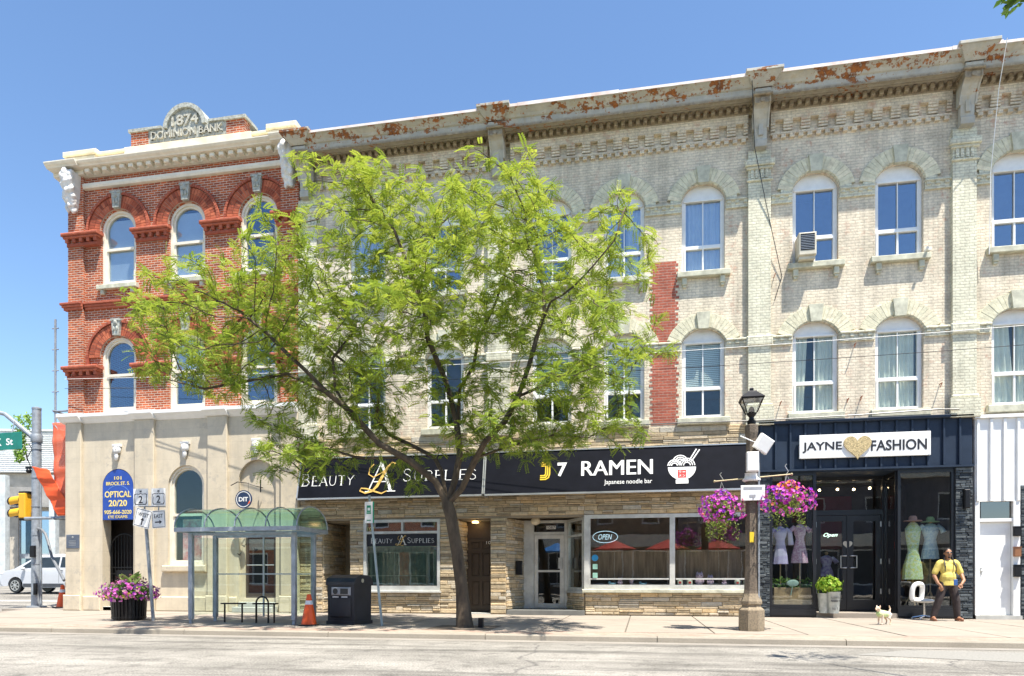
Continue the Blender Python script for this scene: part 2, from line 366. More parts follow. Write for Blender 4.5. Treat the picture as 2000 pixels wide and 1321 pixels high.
# side walk: slabs with open joints, each slab very slightly different
g = MB(); gj = MB()
poly = [(-15.0, -6.75), (-18.2, -6.2), (-19.0, -4.0), (-19.3, -1.3), (-21.0, 2.0), (-22.2, 4.6), (-22.2, 9.5), (-17.9, 9.5), (-17.9, 0.6), (14, 0.6), (14, -6.75)]
gj.plate([(p[0], p[1]) for p in poly[::-1]], [], 0, 1)
gj.v = [(v[0], v[2], -0.012 if v[1] < 0.5 else -0.3) for v in gj.v]
sidewalk = struct(gj, 'sidewalk', concrete('sidewalk_joint', (0.17, 0.15, 0.12)))
slab = MB(); xs = np.arange(-14.9, 14.1, 1.62); ys = [-5.95, -4.0, -2.0, -0.0]
ys2 = [-5.97, -3.95, -1.98, -0.02]
for i in range(len(xs) - 1):
    for j in range(3):
        z = 0.0 + random.uniform(-.003, .003); e = 0.016
        slab.box(xs[i] + e, xs[i + 1] - e, ys2[j] + e, ys2[j + 1] - e, -0.06, z)
for x0, x1, y0, y1 in ((-21.9, -18.0, 2.3, 4.5), (-20.9, -18.0, .3, 2.27), (-20.1, -18.0, -.01, .27), (-19.6, -18.93, -1.2, -.03), (-17.8, -16.5, -5.9, -4), (-16.48, -14.92, -5.95, -4), (-18.6, -16.5, -3.97, -2), (-16.48, -14.92, -3.97, -2), (-18.9, -16.5, -1.96, -.02), (-16.48, -14.92, -1.96, -.02)):
    slab.box(x0, x1, y0, y1, -0.06, random.uniform(-.002, .002))
sl = struct(slab, 'sidewalk_slabs', CONC)
pv = MB().box(-15, 14, -6.72, -5.985, -0.06, -0.001); struct(pv, 'paver_strip', PAVER)
cb = MB(); x = -15.0
while x < 14:
    L_ = 3.05; cb.prof_x([(-6.90, -0.14), (-6.735, -0.14), (-6.735, 0.0), (-6.86, 0.0), (-6.885, -0.02)], x + 0.006, min(x + L_, 14) - 0.006); x += L_
cb.prof_x([(-6.885, -0.16), (-6.75, -0.16), (-6.75, -0.02)], -15, 14)
struct(cb, 'curb', CURB)
gt = MB(); gt.quad((-15, -7.25, -0.1005), (14, -7.25, -0.1005), (14, -6.9, -0.0995), (-15, -6.9, -0.0995)); struct(gt, 'gutter', concrete('gutter_concrete', (0.30, 0.275, 0.24)))
rp = MB()   # lighter repair patch on the road, right
pp = [(3.0, -8.3), (5.6, -9.1), (6.9, -9.8), (8.2, -9.6), (9.4, -8.3), (6.5, -7.6), (4.0, -7.5)]
rp.add([(a, b, -0.1005) for a, b in pp], [tuple(range(len(pp)))]); struct(rp, 'road_patch', mat('road_patch_asphalt', (0.26, 0.25, 0.225), 0.9, var=0.12, vscale=30, bmp=0.5, bscale=90))
ln = MB(); ln.quad((-30, 4.9, 0.1), (-19.0, 4.9, 0.1), (-19.0, 5.05, 0.112), (-30, 5.05, 0.112)); struct(ln, 'road_line', WHITE)

# ------------------------------------------------------------------ red brick bank building on the corner
AX0, AX1 = -17.97, -10.04
bank = thing('bank_building', 'red brick corner building with arched windows, beige ground storey and cream cornice', 'building', ((AX0 + AX1) / 2, 0, 0))
AW = [(-16.83, -15.60), (-14.42, -13.19), (-12.01, -10.78)]
def semi(x0, x1, z0, ztop, n=18): w = (x1 - x0) / 2; return arch_out(x0, x1, z0, ztop - w, w, n)
m = MB(); m.plate(rect(AX0, AX1, 6.1, 14.0), [semi(a, b, 10.27, 12.62) for a, b in AW] + [semi(a, b, 6.27, 8.62) for a, b in AW], 0.0, 0.28)
m.box(AX0, AX0 + 0.25, 0.28, 9, 6.1, 14.1); m.box(AX1 - 0.25, AX1, 0.28, 9, 6.1, 14.0); m.box(AX0 + .25, AX1 - .25, 8.8, 9, 6.1, 14.1)
m.build('brick_wall', REDB, bank)
for a, b in ((AX0 - 0.0, -17.42), (-10.62, AX1)):
    m = MB(); m.box(a - (0.002 if a < -15 else 0), b, -0.10, 0.0, 6.24, 13.78); m.build('brick_pilaster', REDB, bank)
# belt course with corbelled underside, and impost bands between the arches
m = MB()
def band(mb, x0, x1, z, steps, endl=True, endr=True):
    """corbelled band: list of (height, projection) from the top down"""
    for h, pr in steps:
        mb.cbox(x0 - (pr if endl else 0), x1 + (pr if endr else 0), -pr, -0.001, z - h, z - 0.001, 0.012); z -= h
band(m, -17.42, -10.62, 9.76, [(0.07, 0.13), (0.07, 0.09), (0.08, 0.05)], False, False)
band(m, AX0, -17.42, 9.76, [(0.07, 0.22), (0.07, 0.18), (0.08, 0.14)], True, False)
band(m, -10.62, AX1, 9.76, [(0.07, 0.22), (0.07, 0.18), (0.08, 0.14)], False, False)
m.build('belt_course', island('red_corbel', [(0, (0.34, 0.085, 0.05)), (1, (0.48, 0.14, 0.08))], 0.85, 0.5), bank)
for zt in (11.93, 7.72):
    for k, (x0, x1) in enumerate([(AX0, AW[0][0]), (AW[0][1], AW[1][0]), (AW[1][1], AW[2][0]), (AW[2][1], AX1)]):
        m = MB(); e = 0.1 if k in (0, 3) else 0.0
        a0, a1 = x0 + (0.0 if k == 0 else .02), x1 - (.0 if k == 3 else .02)
        m.cbox(a0 - .12, a1 + .10 * (k < 3), -.20 - e, -0.001, zt - .10, zt, .03); m.cbox(a0 - .07, a1 + .06 * (k < 3), -.15 - e, -0.001, zt - .17, zt - .101, .02)
        n = max(3, int((a1 - a0) / .2)); st = (a1 - a0 - .1) / (n - 1)
        for i in range(n):
            xx = a0 + i * st; m.box(xx, xx + .1, -.12 - e, -0.001, zt - .29, zt - .172)
        m.cbox(a0, a1, -.07 - e, -0.001, zt - .40, zt - .292, .02)
        m.build('impost_band', MATS['red_corbel'], bank)
def voussoirs(cx, cz, r0, r1, a0, a1, n, y0, rows=2, gap=0.012):
    mb = MB()
    for k in range(rows):
        ra, rb = r0 + (r1 - r0) * k / rows + gap / 2, r0 + (r1 - r0) * (k + 1) / rows - gap / 2
        for i in range(n):
            b0 = a0 + (a1 - a0) * i / n; b1 = a0 + (a1 - a0) * (i + 1) / n; g_ = math.degrees(gap / ((ra + rb) / 2)) / 2; b0 += g_; b1 -= g_
            q = [(cx + r * math.cos(R(t)), cz + r * math.sin(R(t))) for r, t in ((ra, b1), (ra, b0), (rb, b0), (rb, b1))]
            y = y0 - random.uniform(0, .006)
            mb.add([(x, y, z) for x, z in q] + [(x, -0.001, z) for x, z in q], [(0, 1, 2, 3), (0, 4, 5, 1), (1, 5, 6, 2), (2, 6, 7, 3), (3, 7, 4, 0)])
    return mb
def ring_back(mb, cx, cz, r0, r1, a0, a1, y0, n=20):
    o = arc(cx, cz, r1, a0, a1, n) + arc(cx, cz, r0, a1, a0, n); mb.plate(o, [], y0, -0.0005); return mb
RMORT = mat('red_mortar', (0.45, 0.32, 0.24), 0.9)
for zt in (12.62, 8.62):
    for a, b in AW:
        cx = (a + b) / 2; w = (b - a) / 2; cz = zt - w
        v = voussoirs(cx, cz, w + .03, w + .42, 0, 180, 30, -0.05); v.v = v.v
        o = v.build('arch_bricks', RED_I, bank)
        rb = MB(); ring_back(rb, cx, cz, w + .02, w + .425, 0, 180, -.035); rb.build('arch_mortar', RMORT, o).parent = o
        h = voussoirs(cx, cz, w + .43, w + .52, 0, 180, 44, -0.085, 1)
        for s in (-1, 1):
            xx = cx + s * (w + .475); zb = (11.94 if zt > 10 else 7.73)
            h.box(xx - .045, xx + .045, -.085, -.001, zb, cz)
        h.build('hood_mould', MATS['red_corbel'], o).parent = o
        k = MB(); kz0 = zt + .02; kz1 = zt + .53
        k.add([(cx - .11, -.14, kz0), (cx + .11, -.14, kz0), (cx + .165, -.14, kz1), (cx - .165, -.14, kz1), (cx - .11, 0, kz0), (cx + .11, 0, kz0), (cx + .165, 0, kz1), (cx - .165, 0, kz1)],
              [(0, 1, 2, 3), (0, 4, 5, 1), (1, 5, 6, 2), (2, 6, 7, 3), (3, 7, 4, 0)])
        k.ball((cx, -.15, kz0 + .38), (.07, .04, .09)); k.ball((cx - .05, -.15, kz0 + .2), (.035, .03, .08)); k.ball((cx + .05, -.15, kz0 + .2), (.035, .03, .08)); k.box(cx - .18, cx + .18, -.16, 0, kz1 - .06, kz1 + .005)
        k.build('keystone', GREYST, bank)
def sash(x0, x1, z0, ztop, zm, y, casing=0.14, parent=None, kind='blind', seed=0):
    """arched double-hung window: casing, sashes, pane, blind"""
    f = MB(); xa, xb = x0 + casing, x1 - casing; zm2 = zm
    hole_u = semi(xa, xb, zm2 + .035, ztop - casing); hole_l = rect(xa + .02, xb - .02, z0 + .16, zm2 - .035)
    f.plate(semi(x0 + .004, x1 - .004, z0, ztop - .004), [hole_u, hole_l], y, y + .1)
    f.plate(semi(x0 + .004, x1 - .004, z0 + .0, ztop - .004), [semi(x0 + casing * .55, x1 - casing * .55, z0 + .1, ztop - casing * .55)], y - .05, y - .001)
    f.box(xa - .02, xb + .02, y - .03, y + .02, zm2 - .04, zm2 + .04)
    w = f.build('window', TRIM, parent)
    p = MB(); p.plate(semi(xa - .02, xb + .02, z0 + .12, ztop - casing + .02), [], y + .05, y + .056); p.build('pane', GLASS_BANK if z0 > 5 else GLASS_LOW, w)
    if kind:
        q = MB(); z_lo = {'blind': z0 + .1, 'half': zm + .1, 'low': z0 + .5}[kind]
        q.box(xa - .03, xb + .03, y + .075, y + .085, z_lo, ztop - (0.25 if kind == 'blind' else 0)); q.build('blind', BLIND, w)
    return w
for i, (a, b) in enumerate(AW):
    sash(a, b, 10.27, 12.62, 11.42, .10, parent=bank, kind=['blind', 'blind', None][i])
    sash(a, b, 6.27, 8.62, 7.44, .10, parent=bank, kind=[None, 'half', None][i])
    m = MB(); m.cbox(a - .10, b + .10, -.14, .12, 10.12, 10.262, .015)
    for s in (a + .02, b - .14): m.cbox(s, s + .12, -.10, -.001, 9.97, 10.119, .02)
    m.build('window_sill', SILL, bank)
# white string band, frieze, dentils, cornice, parapet
m = MB(); m.prof_x([(-.001, 13.34), (-.10, 13.36), (-.13, 13.42), (-.13, 13.50), (-.001, 13.54)], -17.42, -10.62); m.build('string_band', TRIM, bank)
m = MB()
prof = [(-.001, 13.74), (-.10, 13.76), (-.12, 13.80), (-.12, 13.88), (-.38, 13.88), (-.40, 13.91), (-.46, 13.95), (-.50, 14.0), (-.50, 14.03), (-.05, 14.11), (.2, 14.11), (.2, 13.74)]
m.prof_x(prof, AX0 - .42, -10.30)
m.prof_x([(p[0] - .10 if p[0] < -.06 else p[0], p[1] - .0005) for p in prof], AX0 - .43, -17.30)
m.prof_x([(p[0] - .10 if p[0] < -.06 else p[0], p[1] - .0005) for p in prof], -10.75, -10.2)
m.box(AX0 - .42, AX0 - .001, .2, 9, 13.88, 14.03)
x = -17.20
while x < -10.8: m.cbox(x, x + .17, -.30, -.119, 13.75, 13.878, .02); x += .31
m.build('cornice', TRIM, bank)
m = MB(); m.cbox(AX0, -10.25, .02, .28, 14.255, 14.56, .02); m.cbox(AX0 - .08, -10.2, -.06, .34, 14.561, 14.66, .02)
m.cbox(AX0 - .1, -17.0, -.10, .4, 14.24, 14.56, .02); m.cbox(AX0 - .16, -16.92, -.16, .46, 14.57, 14.72, .02)
m.cbox(-11.0, -10.2, -.10, .9, 14.24, 14.60, .02); m.cbox(-11.08, -10.1, -.16, .98, 14.601, 14.76, .02)
m.cbox(-15.95, -11.6, -.10, .3, 14.255, 14.661, .02)
m.v = [(v[0], v[1], v[2] - .15) for v in m.v]; m.build('parapet', mat('cream_parapet', (0.80, 0.72, 0.52), 0.7), bank)
ped = MB(); ped.box(-15.74, -15.14, -.04, .28, 14.662, 15.10); ped.box(-12.45, -11.85, -.04, .28, 14.662, 15.10); ped.box(-15.14, -12.45, .0, .28, 14.662, 14.72)
ped.v = [(v[0], v[1], v[2] - .15) for v in ped.v]; ped = ped.build('pediment', REDB, bank)
m = MB(); m.plate([(-15.14, 14.72), (-12.45, 14.72), (-12.45, 15.12), (-13.12, 15.16)] + arc(-13.85, 15.08, .66, 7, 173, 16) + [(-14.58, 15.16), (-15.14, 15.12)], [], -.02, .26)
m.v = [(v[0], v[1], v[2] - .15) for v in m.v]; m.build('stone_panel', GREYST, ped)
m = MB(); o = arc(-13.85, 15.05, .74, 4, 176, 18) + arc(-13.85, 15.05, .61, 176, 4, 18); m.plate(o, [], -.10, .30)
m.box(-15.80, -15.08, -.10, .34, 15.101, 15.19); m.box(-12.51, -11.78, -.10, .6, 15.101, 15.19); m.box(-15.08, -14.66, -.08, .3, 15.13, 15.20); m.box(-13.04, -12.51, -.08, .3, 15.13, 15.20)
m.add([(-12.5, 0, 15.19), (-11.85, 0, 15.19), (-11.85, 1.1, 15.19), (-12.5, 1.1, 15.19), (-12.17, .3, 15.42)], [(0, 1, 4), (1, 2, 4), (2, 3, 4), (3, 0, 4)])
m.v = [(v[0], v[1], v[2] - .15) for v in m.v]; m.build('coping', GREYST, ped)
LETSTONE = mat('pale_carved_letters', (0.50, 0.48, 0.40), 0.8, bmp=0.5, var=.25, vscale=12)
lt = text_mb('DOMINION BANK', 2.45, .24, .05, .02, Tr(-13.80, -.02, 14.77)); t2 = text_mb('1874', .92, .32, .05, .02, Tr(-13.85, -.02, 15.15)); lt.add(t2.v, t2.f)
lt.build('carved_letters', LETSTONE, ped)
# acanthus brackets at both ends of the cornice
for cx in (-17.72, -10.28):
    m = MB()
    for k in range(9):
        z = 13.72 - k * .125; pr = .34 * (1 - (k / 9) ** 1.6) + .08; w = .22 * (1 - (k / 12) ** 2)
        for s in (-1, 0, 1):
            m.ball((cx + s * w * .62 + random.uniform(-.02, .02), -.10 - pr * (.8 if s else 1.0), z - abs(s) * random.uniform(.0, .08)), (w * random.uniform(.4, .6), .09, random.uniform(.10, .19)), 8, 6, Matrix.Rotation(R(-25), 3, 'X').to_4x4())
        m.box(cx - w, cx + w, -.10 - pr * .7, -.05, z - .08, z + .06)
    remesh(m.build('acanthus_bracket', mat('white_carving', (0.72, 0.71, 0.68), 0.7, bmp=0.3), bank, True), .018, 5)
# ground storey
GA = [(-16.75, -15.64), (-14.42, -13.19), (-12.02, -10.80)]
m = MB(); m.plate(rect(AX0, AX1, 0, 6.1), [semi(GA[0][0], GA[0][1], .12, 4.46), semi(GA[1][0], GA[1][1], 1.42, 4.50), semi(GA[2][0], GA[2][1], .12, 4.60)], -.06, .30)
m.box(AX0, AX0 + .25, .30, 9, 0, 6.1); m.build('stucco_wall', STUCCO, bank)
m = MB()
for a, b in ((AX0, -17.45), (-15.54, -14.86), (-13.02, -12.36), (-10.60, AX1)):
    m = MB(); m.cbox(a - (.06 if a == AX0 else 0), b, -.16, -.061, .50, 5.95, .02); m.cbox(a - (.10 if a == AX0 else .03), b + (.03 if b < AX1 else 0), -.22, -.061, 0, .499, .03); m.build('stucco_pilaster', STUCCO, bank)
for a, b in ((-17.42, GA[0][0] - .04), (GA[0][1] + .02, -15.56), (-14.82, -13.06), (-12.33, GA[2][0] - .03)): m = MB(); m.cbox(a, b, -.13, -.061, 0, .46, .03); m.build('plinth', STUCCO, bank)
m = MB(); lp = [(-.061, 5.93), (-.10, 5.96), (-.18, 6.04), (-.26, 6.10), (-.26, 6.20), (-.001, 6.262), (.2, 6.262), (.2, 5.93)]
m.prof_x(lp, AX0, AX1 - .002)
for a, b in ((AX0 - .2, -17.40), (-15.60, -14.80), (-13.08, -12.30), (-10.66, AX1)):
    m.prof_x([(p[0] - .10 if p[0] < -.09 else p[0], p[1] - .0007) for p in lp], a, b)
m.build('ledge', WHITE, bank)
for a, b in GA:
    cx = (a + b) / 2; m = MB(); z0 = 4.72
    m.ball((cx, -.14, z0 + .30), (.10, .08, .13)); m.ball((cx, -.19, z0 + .27), (.03, .04, .05)); m.ball((cx, -.13, z0 + .12), (.07, .06, .14))
    for s in (-1, 1): m.ball((cx + s * .09, -.11, z0 + .33), (.05, .05, .12)); m.ball((cx + s * .04, -.20, z0 + .33), (.02, .02, .018))
    m.cbox(cx - .15, cx + .15, -.15, -.061, z0 + .42, z0 + .50, .01); m.build('carved_keystone', MATS['white_carving'], bank, True)
w = sash(GA[1][0], GA[1][1], 1.42, 4.50, 2.98, .05, .13, bank, None)
m = MB(); m.cbox(GA[1][0] - .14, GA[1][1] + .14, -.20, .05, 1.22, 1.418, .03); m.build('window_sill', STUCCO, bank)
# door arch 1: arched wrought gate in front of a dark lobby
m = MB(); x0, x1 = GA[0]
for i in range(9):
    x = x0 + .12 + i * (x1 - x0 - .24) / 8; top = 1.9 + math.sqrt(max(0, .5 ** 2 - (x - (x0 + x1) / 2) ** 2)); m.tube([(x, .22, .14), (x, .22, top)], .011, 6)
for z in (.3, 1.15, 1.35): m.box(x0 + .06, x1 - .06, .21, .235, z, z + .03)
m.tube([(p[0], .22, p[1]) for p in [(x0 + .07, .14)] + arc((x0 + x1) / 2, 1.95, (x1 - x0) / 2 - .07, 180, 0, 14) + [(x1 - .07, .14)]], .02, 6)
m.box((x0 + x1) / 2 - .28, (x0 + x1) / 2 + .28, .205, .24, 1.02, 1.28)
for s in (-1, 1):
    for k in range(5): m.tube([((x0 + x1) / 2 + s * (.30 + .06 * math.cos(t)), .215, .75 + k * .05 + .05 * math.sin(t)) for t in np.linspace(0, 5, 8)], .008, 5)
m.build('iron_gate', BLKM, bank)
# door 3: glazed door under a plastered tympanum
x0, x1 = GA[2]
m = MB(); m.plate(semi(x0 + .002, x1 - .002, .3, 4.595), [rect(x0 + .14, x1 - .0 - .06, .42, 2.46)], .05, .20); m.build('tympanum', STUCCO, bank)
m = MB(); m.plate(rect(x0 + .143, x1 - .063, .42, 2.455), [rect(x0 + .22, x1 - .15, .56, 2.36)], .10, .16); dr = m.build('entrance_door', mat('dark_bronze_frame', (0.10, 0.08, 0.07), 0.4, metal=0.5), bank)
m = MB(); m.box(x0 + .2, x1 - .13, .125, .131, .54, 2.38); m.build('pane', glass('door_glass', 0.3, (0.5, 0.5, 0.5)), dr)
m = MB(); m.tube([(x0 + .2, .07, 1.42), (x1 - .13, .07, 1.42)], .016, 8); m.build('handle', ALU, dr)
m = MB(); m.cbox(x0 - .05, x1 + .05, -.35, .06, 0, .16, .015); m.cbox(x0 + .0, x1 - .0, -.10, .06, .161, .30, .015); m.cbox(GA[0][0] + .01, GA[0][1] - .01, -.06, .3, .0, .13, .01); m.build('door_step', mat('grey_step_stone', (0.45, 0.45, 0.42), 0.9), bank)
m = MB()
m.box(AX0 + .25, AX1 - .3, 3.0, 3.1, 0, 6.05); m.box(AX0 + .25, AX1 - .3, 2.9, 3.0, 6.2, 14); m.box(AX0 + .25, AX1 - .25, .35, 9, 9.2, 9.4); m.box(AX0 + .25, AX1 - .25, .35, 9, 13.8, 13.9); m.box(AX0 + .25, AX1 - .25, .35, 9, 5.9, 6.05)
m.box(AX0 + .25, -15.2, 1.0, 1.1, 0, 5.8); m.box(-12.3, AX1 - .2, .9, 1.0, 0, 5.8); m.box(-15.2, -15.1, .35, 3, 0, 5.8); m.box(-12.4, -12.3, .35, 3, 0, 5.8)
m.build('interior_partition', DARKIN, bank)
m = MB(); m.box(AX0 + .1, AX1 - .1, .29, 8.9, 13.92, 14.02); m.build('flat_roof', mat('roof_felt', (0.12, 0.12, 0.12), 0.9), bank)
def flat_thing(mb, name, m_, label, cat, group=None):
    """single mesh thing: origin at the middle of its base"""
    vs = np.array([tuple(v) for v in mb.v]); c = (vs.min(0) + vs.max(0)) / 2; c[2] = vs[:, 2].min()
    mb.v = [tuple(np.array(v) - c) for v in mb.v]; o = mb.build(name, m_); o.location = tuple(c); return tag(o, label, cat, group)
# ornamental poster leaning inside the arched window, seen through the glass
pst = MB(); pst.box(-14.10, -13.30, .20, .21, 1.55, 2.85)
pst_o = flat_thing(pst, 'poster', mat('poster_print', (0.75, 0.62, 0.60), 0.6, c2=(0.62, 0.04, 0.05), vscale=4.5, bmp=0), 'red and pale pink floral poster behind the arched ground floor window', 'poster')

# ------------------------------------------------------------------ long cream brick block
BX0, BX1 = -10.035, 12.6
block = thing('cream_brick_building', 'long three storey painted cream brick block with rusty bracketed cornice above the shops', 'building', ((BX0 + BX1) / 2, 0, 0))
UP = [(-8.47, -7.36), (-6.12, -5.01), (-3.03, -1.93), (-1.04, .05), (1.04, 2.15), (3.85, 4.97), (5.85, 6.98), (8.53, 9.66), (10.5, 11.62)]
RISE = .40
holes = [arch_out(a, b, 9.20, 11.18, RISE, 12) for a, b in UP] + [arch_out(a, b, 5.30, 7.36, .34, 12) for a, b in UP]
m = MB(); m.plate(rect(BX0, BX1, 5.0, 13.5), holes, 0, .26, back=True)
m.box(BX1 - .25, BX1, .26, 9, 0, 13.5); m.box(BX0 + .001, BX0 + .25, .3, 9, 0, 13.5); m.box(BX0, BX1, 8.8, 9, 0, 13.5)
m.build('brick_wall', CREAM, block)
PIL = [(-10.03, -9.45), (-4.28, -3.64), (2.73, 3.29), (7.60, 8.14)]
for a, b in PIL:
    m = MB(); c = (a + b) / 2
    m.box(a, b, -.13, -.0, 5.02, 12.21)
    m.box(a - .07 if a > -10 else a, b + .07, -.20, -.13, 5.02, 5.5); m.cbox(a - .04 if a > -10 else a, b + .04, -.18, -.13, 5.501, 5.58, .03)
    m.cbox(a - .05 if a > -10 else a, b + .05, -.19, -.131, 7.10, 7.36, .03)
    m.cbox(a - .04 if a > -10 else a, b + .05, -.18, -.131, 11.40, 11.46, .02)
    for x in (a + .06, a + .17, b - .13 - .12, b - .14): m.box(x, x + .07, -.165, -.131, 11.48, 11.70)
    m.cbox(a - .05 if a > -10 else a, b + .05, -.19, -.131, 11.71, 11.78, .02); m.cbox(a - .09 if a > -10 else a, b + .09, -.23, -.131, 11.781, 11.94, .02)
    m.build('pilaster', PALE, block)
edges = [BX0] + [v for p in PIL for v in p][1:] + [BX1]; bays = [(PIL[0][1], PIL[1][0], UP[0:2]), (PIL[1][1], PIL[2][0], UP[2:5]), (PIL[2][1], PIL[3][0], UP[5:7]), (PIL[3][1], BX1, UP[7:9])]
for (x0, x1, ws) in bays:
    # corbel table under the cornice
    m = MB(); m.box(x0, x1, -.135, -.001, 12.96, 13.175)
    n = int(round((x1 - x0) / .425)); st = (x1 - x0) / n
    for i in range(n + 1):
        c = x0 + i * st; a, b = max(x0, c - st * .27), min(x1, c + st * .27)
        for k, pr in enumerate((.13, .115, .095, .075)):
            m.cbox(a, b, -pr, -.001, 12.96 - .066 * (k + 1) + .006, 12.96 - .066 * k, .008)
    m.box(x0, x1, -.09, -.001, 12.60, 12.655)
    n = int((x1 - x0) / .215); st = (x1 - x0) / n
    for i in range(n):
        c = x0 + (i + .5) * st; m.cbox(c - .06, c + .06, -.085, -.001, 12.51, 12.599, .008)
    m.build('corbel_table', CREAM, block)
    # string courses between the window hoods
    for zt, hh in ((11.06, .24), (7.36, .24)):
        xs_ = [x0] + [v for w in ws for v in (w[0] - .02, w[1] + .02)] + [x1]
        for k in range(0, len(xs_), 2):
            a, b = xs_[k], xs_[k + 1]
            if b - a < .1: continue
            m = MB(); m.cbox(a, b, -.10, -.001, zt - .06, zt, .02); m.box(a, b, -.05, -.001, zt - hh, zt - .061)
            q = a + .03
            while q < b - .09: m.cbox(q, q + .1, -.08, -.051, zt - .135, zt - .062, .005); q += .21
            m.build('string_course', PALE, block)
for fl, (zs, rise, zb) in enumerate(((11.18, RISE, 11.07), (7.36, .34, 7.37))):
    for (a, b) in UP:
        w = (b - a) / 2; cx = (a + b) / 2; r = (w * w + rise * rise) / (2 * rise); cz = zs + rise - r; an = math.degrees(math.asin(min(1, w / r)))
        ext = an + 7
        v = voussoirs(cx, cz, r + .02, r + .37, 90 - ext, 90 + ext, 20, -.062, 1, .006)
        hm = v.build('window_hood', PALE_I, block)
        rb = MB(); ring_back(rb, cx, cz, r, r + .38, 90 - ext - .5, 90 + ext + .5, -.045)
        for s in (-1, 1):
            xa, xb = sorted((cx + s * (w + .03), cx + s * (w + .30)))
            if fl == 0 or True: rb.box(xa, xb, -.06, -.001, zb, zs + .16)
        rb.build('hood_backing', PALE, hm)
        k = MB(); z0, z1 = zs + rise - .04, zs + rise + .40
        k.add([(cx - .13, -.12, z0), (cx + .13, -.12, z0), (cx + .18, -.12, z1), (cx - .18, -.12, z1), (cx - .13, 0, z0), (cx + .13, 0, z0), (cx + .18, 0, z1), (cx - .18, 0, z1)],
              [(0, 1, 2, 3), (0, 4, 5, 1), (1, 5, 6, 2), (2, 6, 7, 3), (3, 7, 4, 0)])
        k.build('keystone', SILL, block)
def cwin(a, b, z0, zs, rise, zm, kind, seed):
    """casing with arched head panel, fixed two-light upper pane, sliding lower pair"""
    y = .12; f = MB(); o = arch_out(a + .003, b - .003, z0, zs, rise - .003, 12); c = .105; zt = zs - .04
    cx = (a + b) / 2
    f.plate(o, [rect(a + c, b - c, zm + .05, zt), rect(a + c, cx - .022, z0 + .10, zm - .05), rect(cx + .022, b - c, z0 + .10, zm - .05)], y, y + .09)
    f.box(cx - .012, cx + .012, y + .01, y + .05, zm + .05, zt)
    f.cbox(a + .05, b - .05, y - .035, y - .001, zt + .001, zt + .06, .01)
    f.plate(rect(a + c - .045, b - c + .045, z0 + .055, zm + .0), [rect(a + c + .0, b - c - .0, z0 + .1, zm - .05)], y - .02, y - .001)
    w = f.build('window', WINW, block)
    p = MB(); p.box(a + c - .02, b - c + .02, y + .05, y + .056, z0 + .08, zt + .02); p.build('pane', GLASS_UP if z0 > 8 else GLASS_LOW, w)
    rr = random.Random(seed)
    if kind in ('curtain', 'half', 'drape'):
        q = MB(); zl = z0 + .05 if kind != 'half' else zm - .1
        segs = [(a + c, b - c)] if kind != 'drape' else [(a + c, cx - .12 + rr.uniform(-.1, .1)), (cx + .05, b - c)]
        for s0, s1 in segs:
            n = int((s1 - s0) / .018); pr = []
            for i in range(n + 1):
                x = s0 + (s1 - s0) * i / n; pr.append((x, y + .14 + .03 * math.sin(x * 55 + rr.random() * .6) + .015 * math.sin(x * 23)))
            pull = (rr.uniform(-.15, .15) if kind == 'drape' else 0)
            vs = [(x, yy, zt + .03) for x, yy in pr] + [(x + pull * (x - s0) / (s1 - s0), yy, zl) for x, yy in pr]
            q.add(vs, [(i, i + 1, n + 2 + i, n + 1 + i) for i in range(n)])
        q.build('curtain', CURT, w)
    if kind == 'blind':
        q = MB(); z = zt
        while z > zm + .05: q.add([(a + c, y + .12, z), (b - c, y + .12, z), (b - c, y + .095, z - .045), (a + c, y + .095, z - .045)], [(0, 1, 2, 3)]); z -= .05
        q.build('venetian_blind', BLIND, w)
    return w
ku = ['curtain', None, None, 'drape', 'curtain', None, None, None, None]; kl = [None, None, 'blind', 'blind', 'blind', 'drape', 'curtain', 'drape', None]
for i, (a, b) in enumerate(UP):
    cwin(a, b, 9.20, 11.18, RISE, 9.92, ku[i], i); cwin(a, b, 5.30, 7.36, .34, 6.12, kl[i], i + 20)
    m = MB(); m.cbox(a - .13, b + .13, -.15, .12, 9.05, 9.198, .015)
    for s in (a + .0, b - .13): m.cbox(s, s + .13, -.10, -.001, 8.86, 9.049, .015); m.cbox(s + .02, s + .11, -.07, -.001, 8.80, 8.859, .01)
    m.build('window_sill', SILL, block)
    m = MB(); m.cbox(a - .13, b + .13, -.13, .12, 5.12, 5.298, .015); m.build('window_sill', SILL, block)
# bare red brick strip with ragged edges
m = MB(); z = 5.16; k = 0
while z < 9.56:
    if not (7.11 < z < 7.33):
        e0 = (.0, .06, -.02, .05)[k % 4] + random.uniform(-.02, .02); e1 = (.03, -.03, .05, 0)[k % 4] + random.uniform(-.02, .02)
        m.box(.21 + e0, .90 + e1, -.006 - random.uniform(0, .003), -.0005, z, min(z + .0735, 9.56))
    z += .0735; k += 1
m.build('brick_patch', REDP, block)
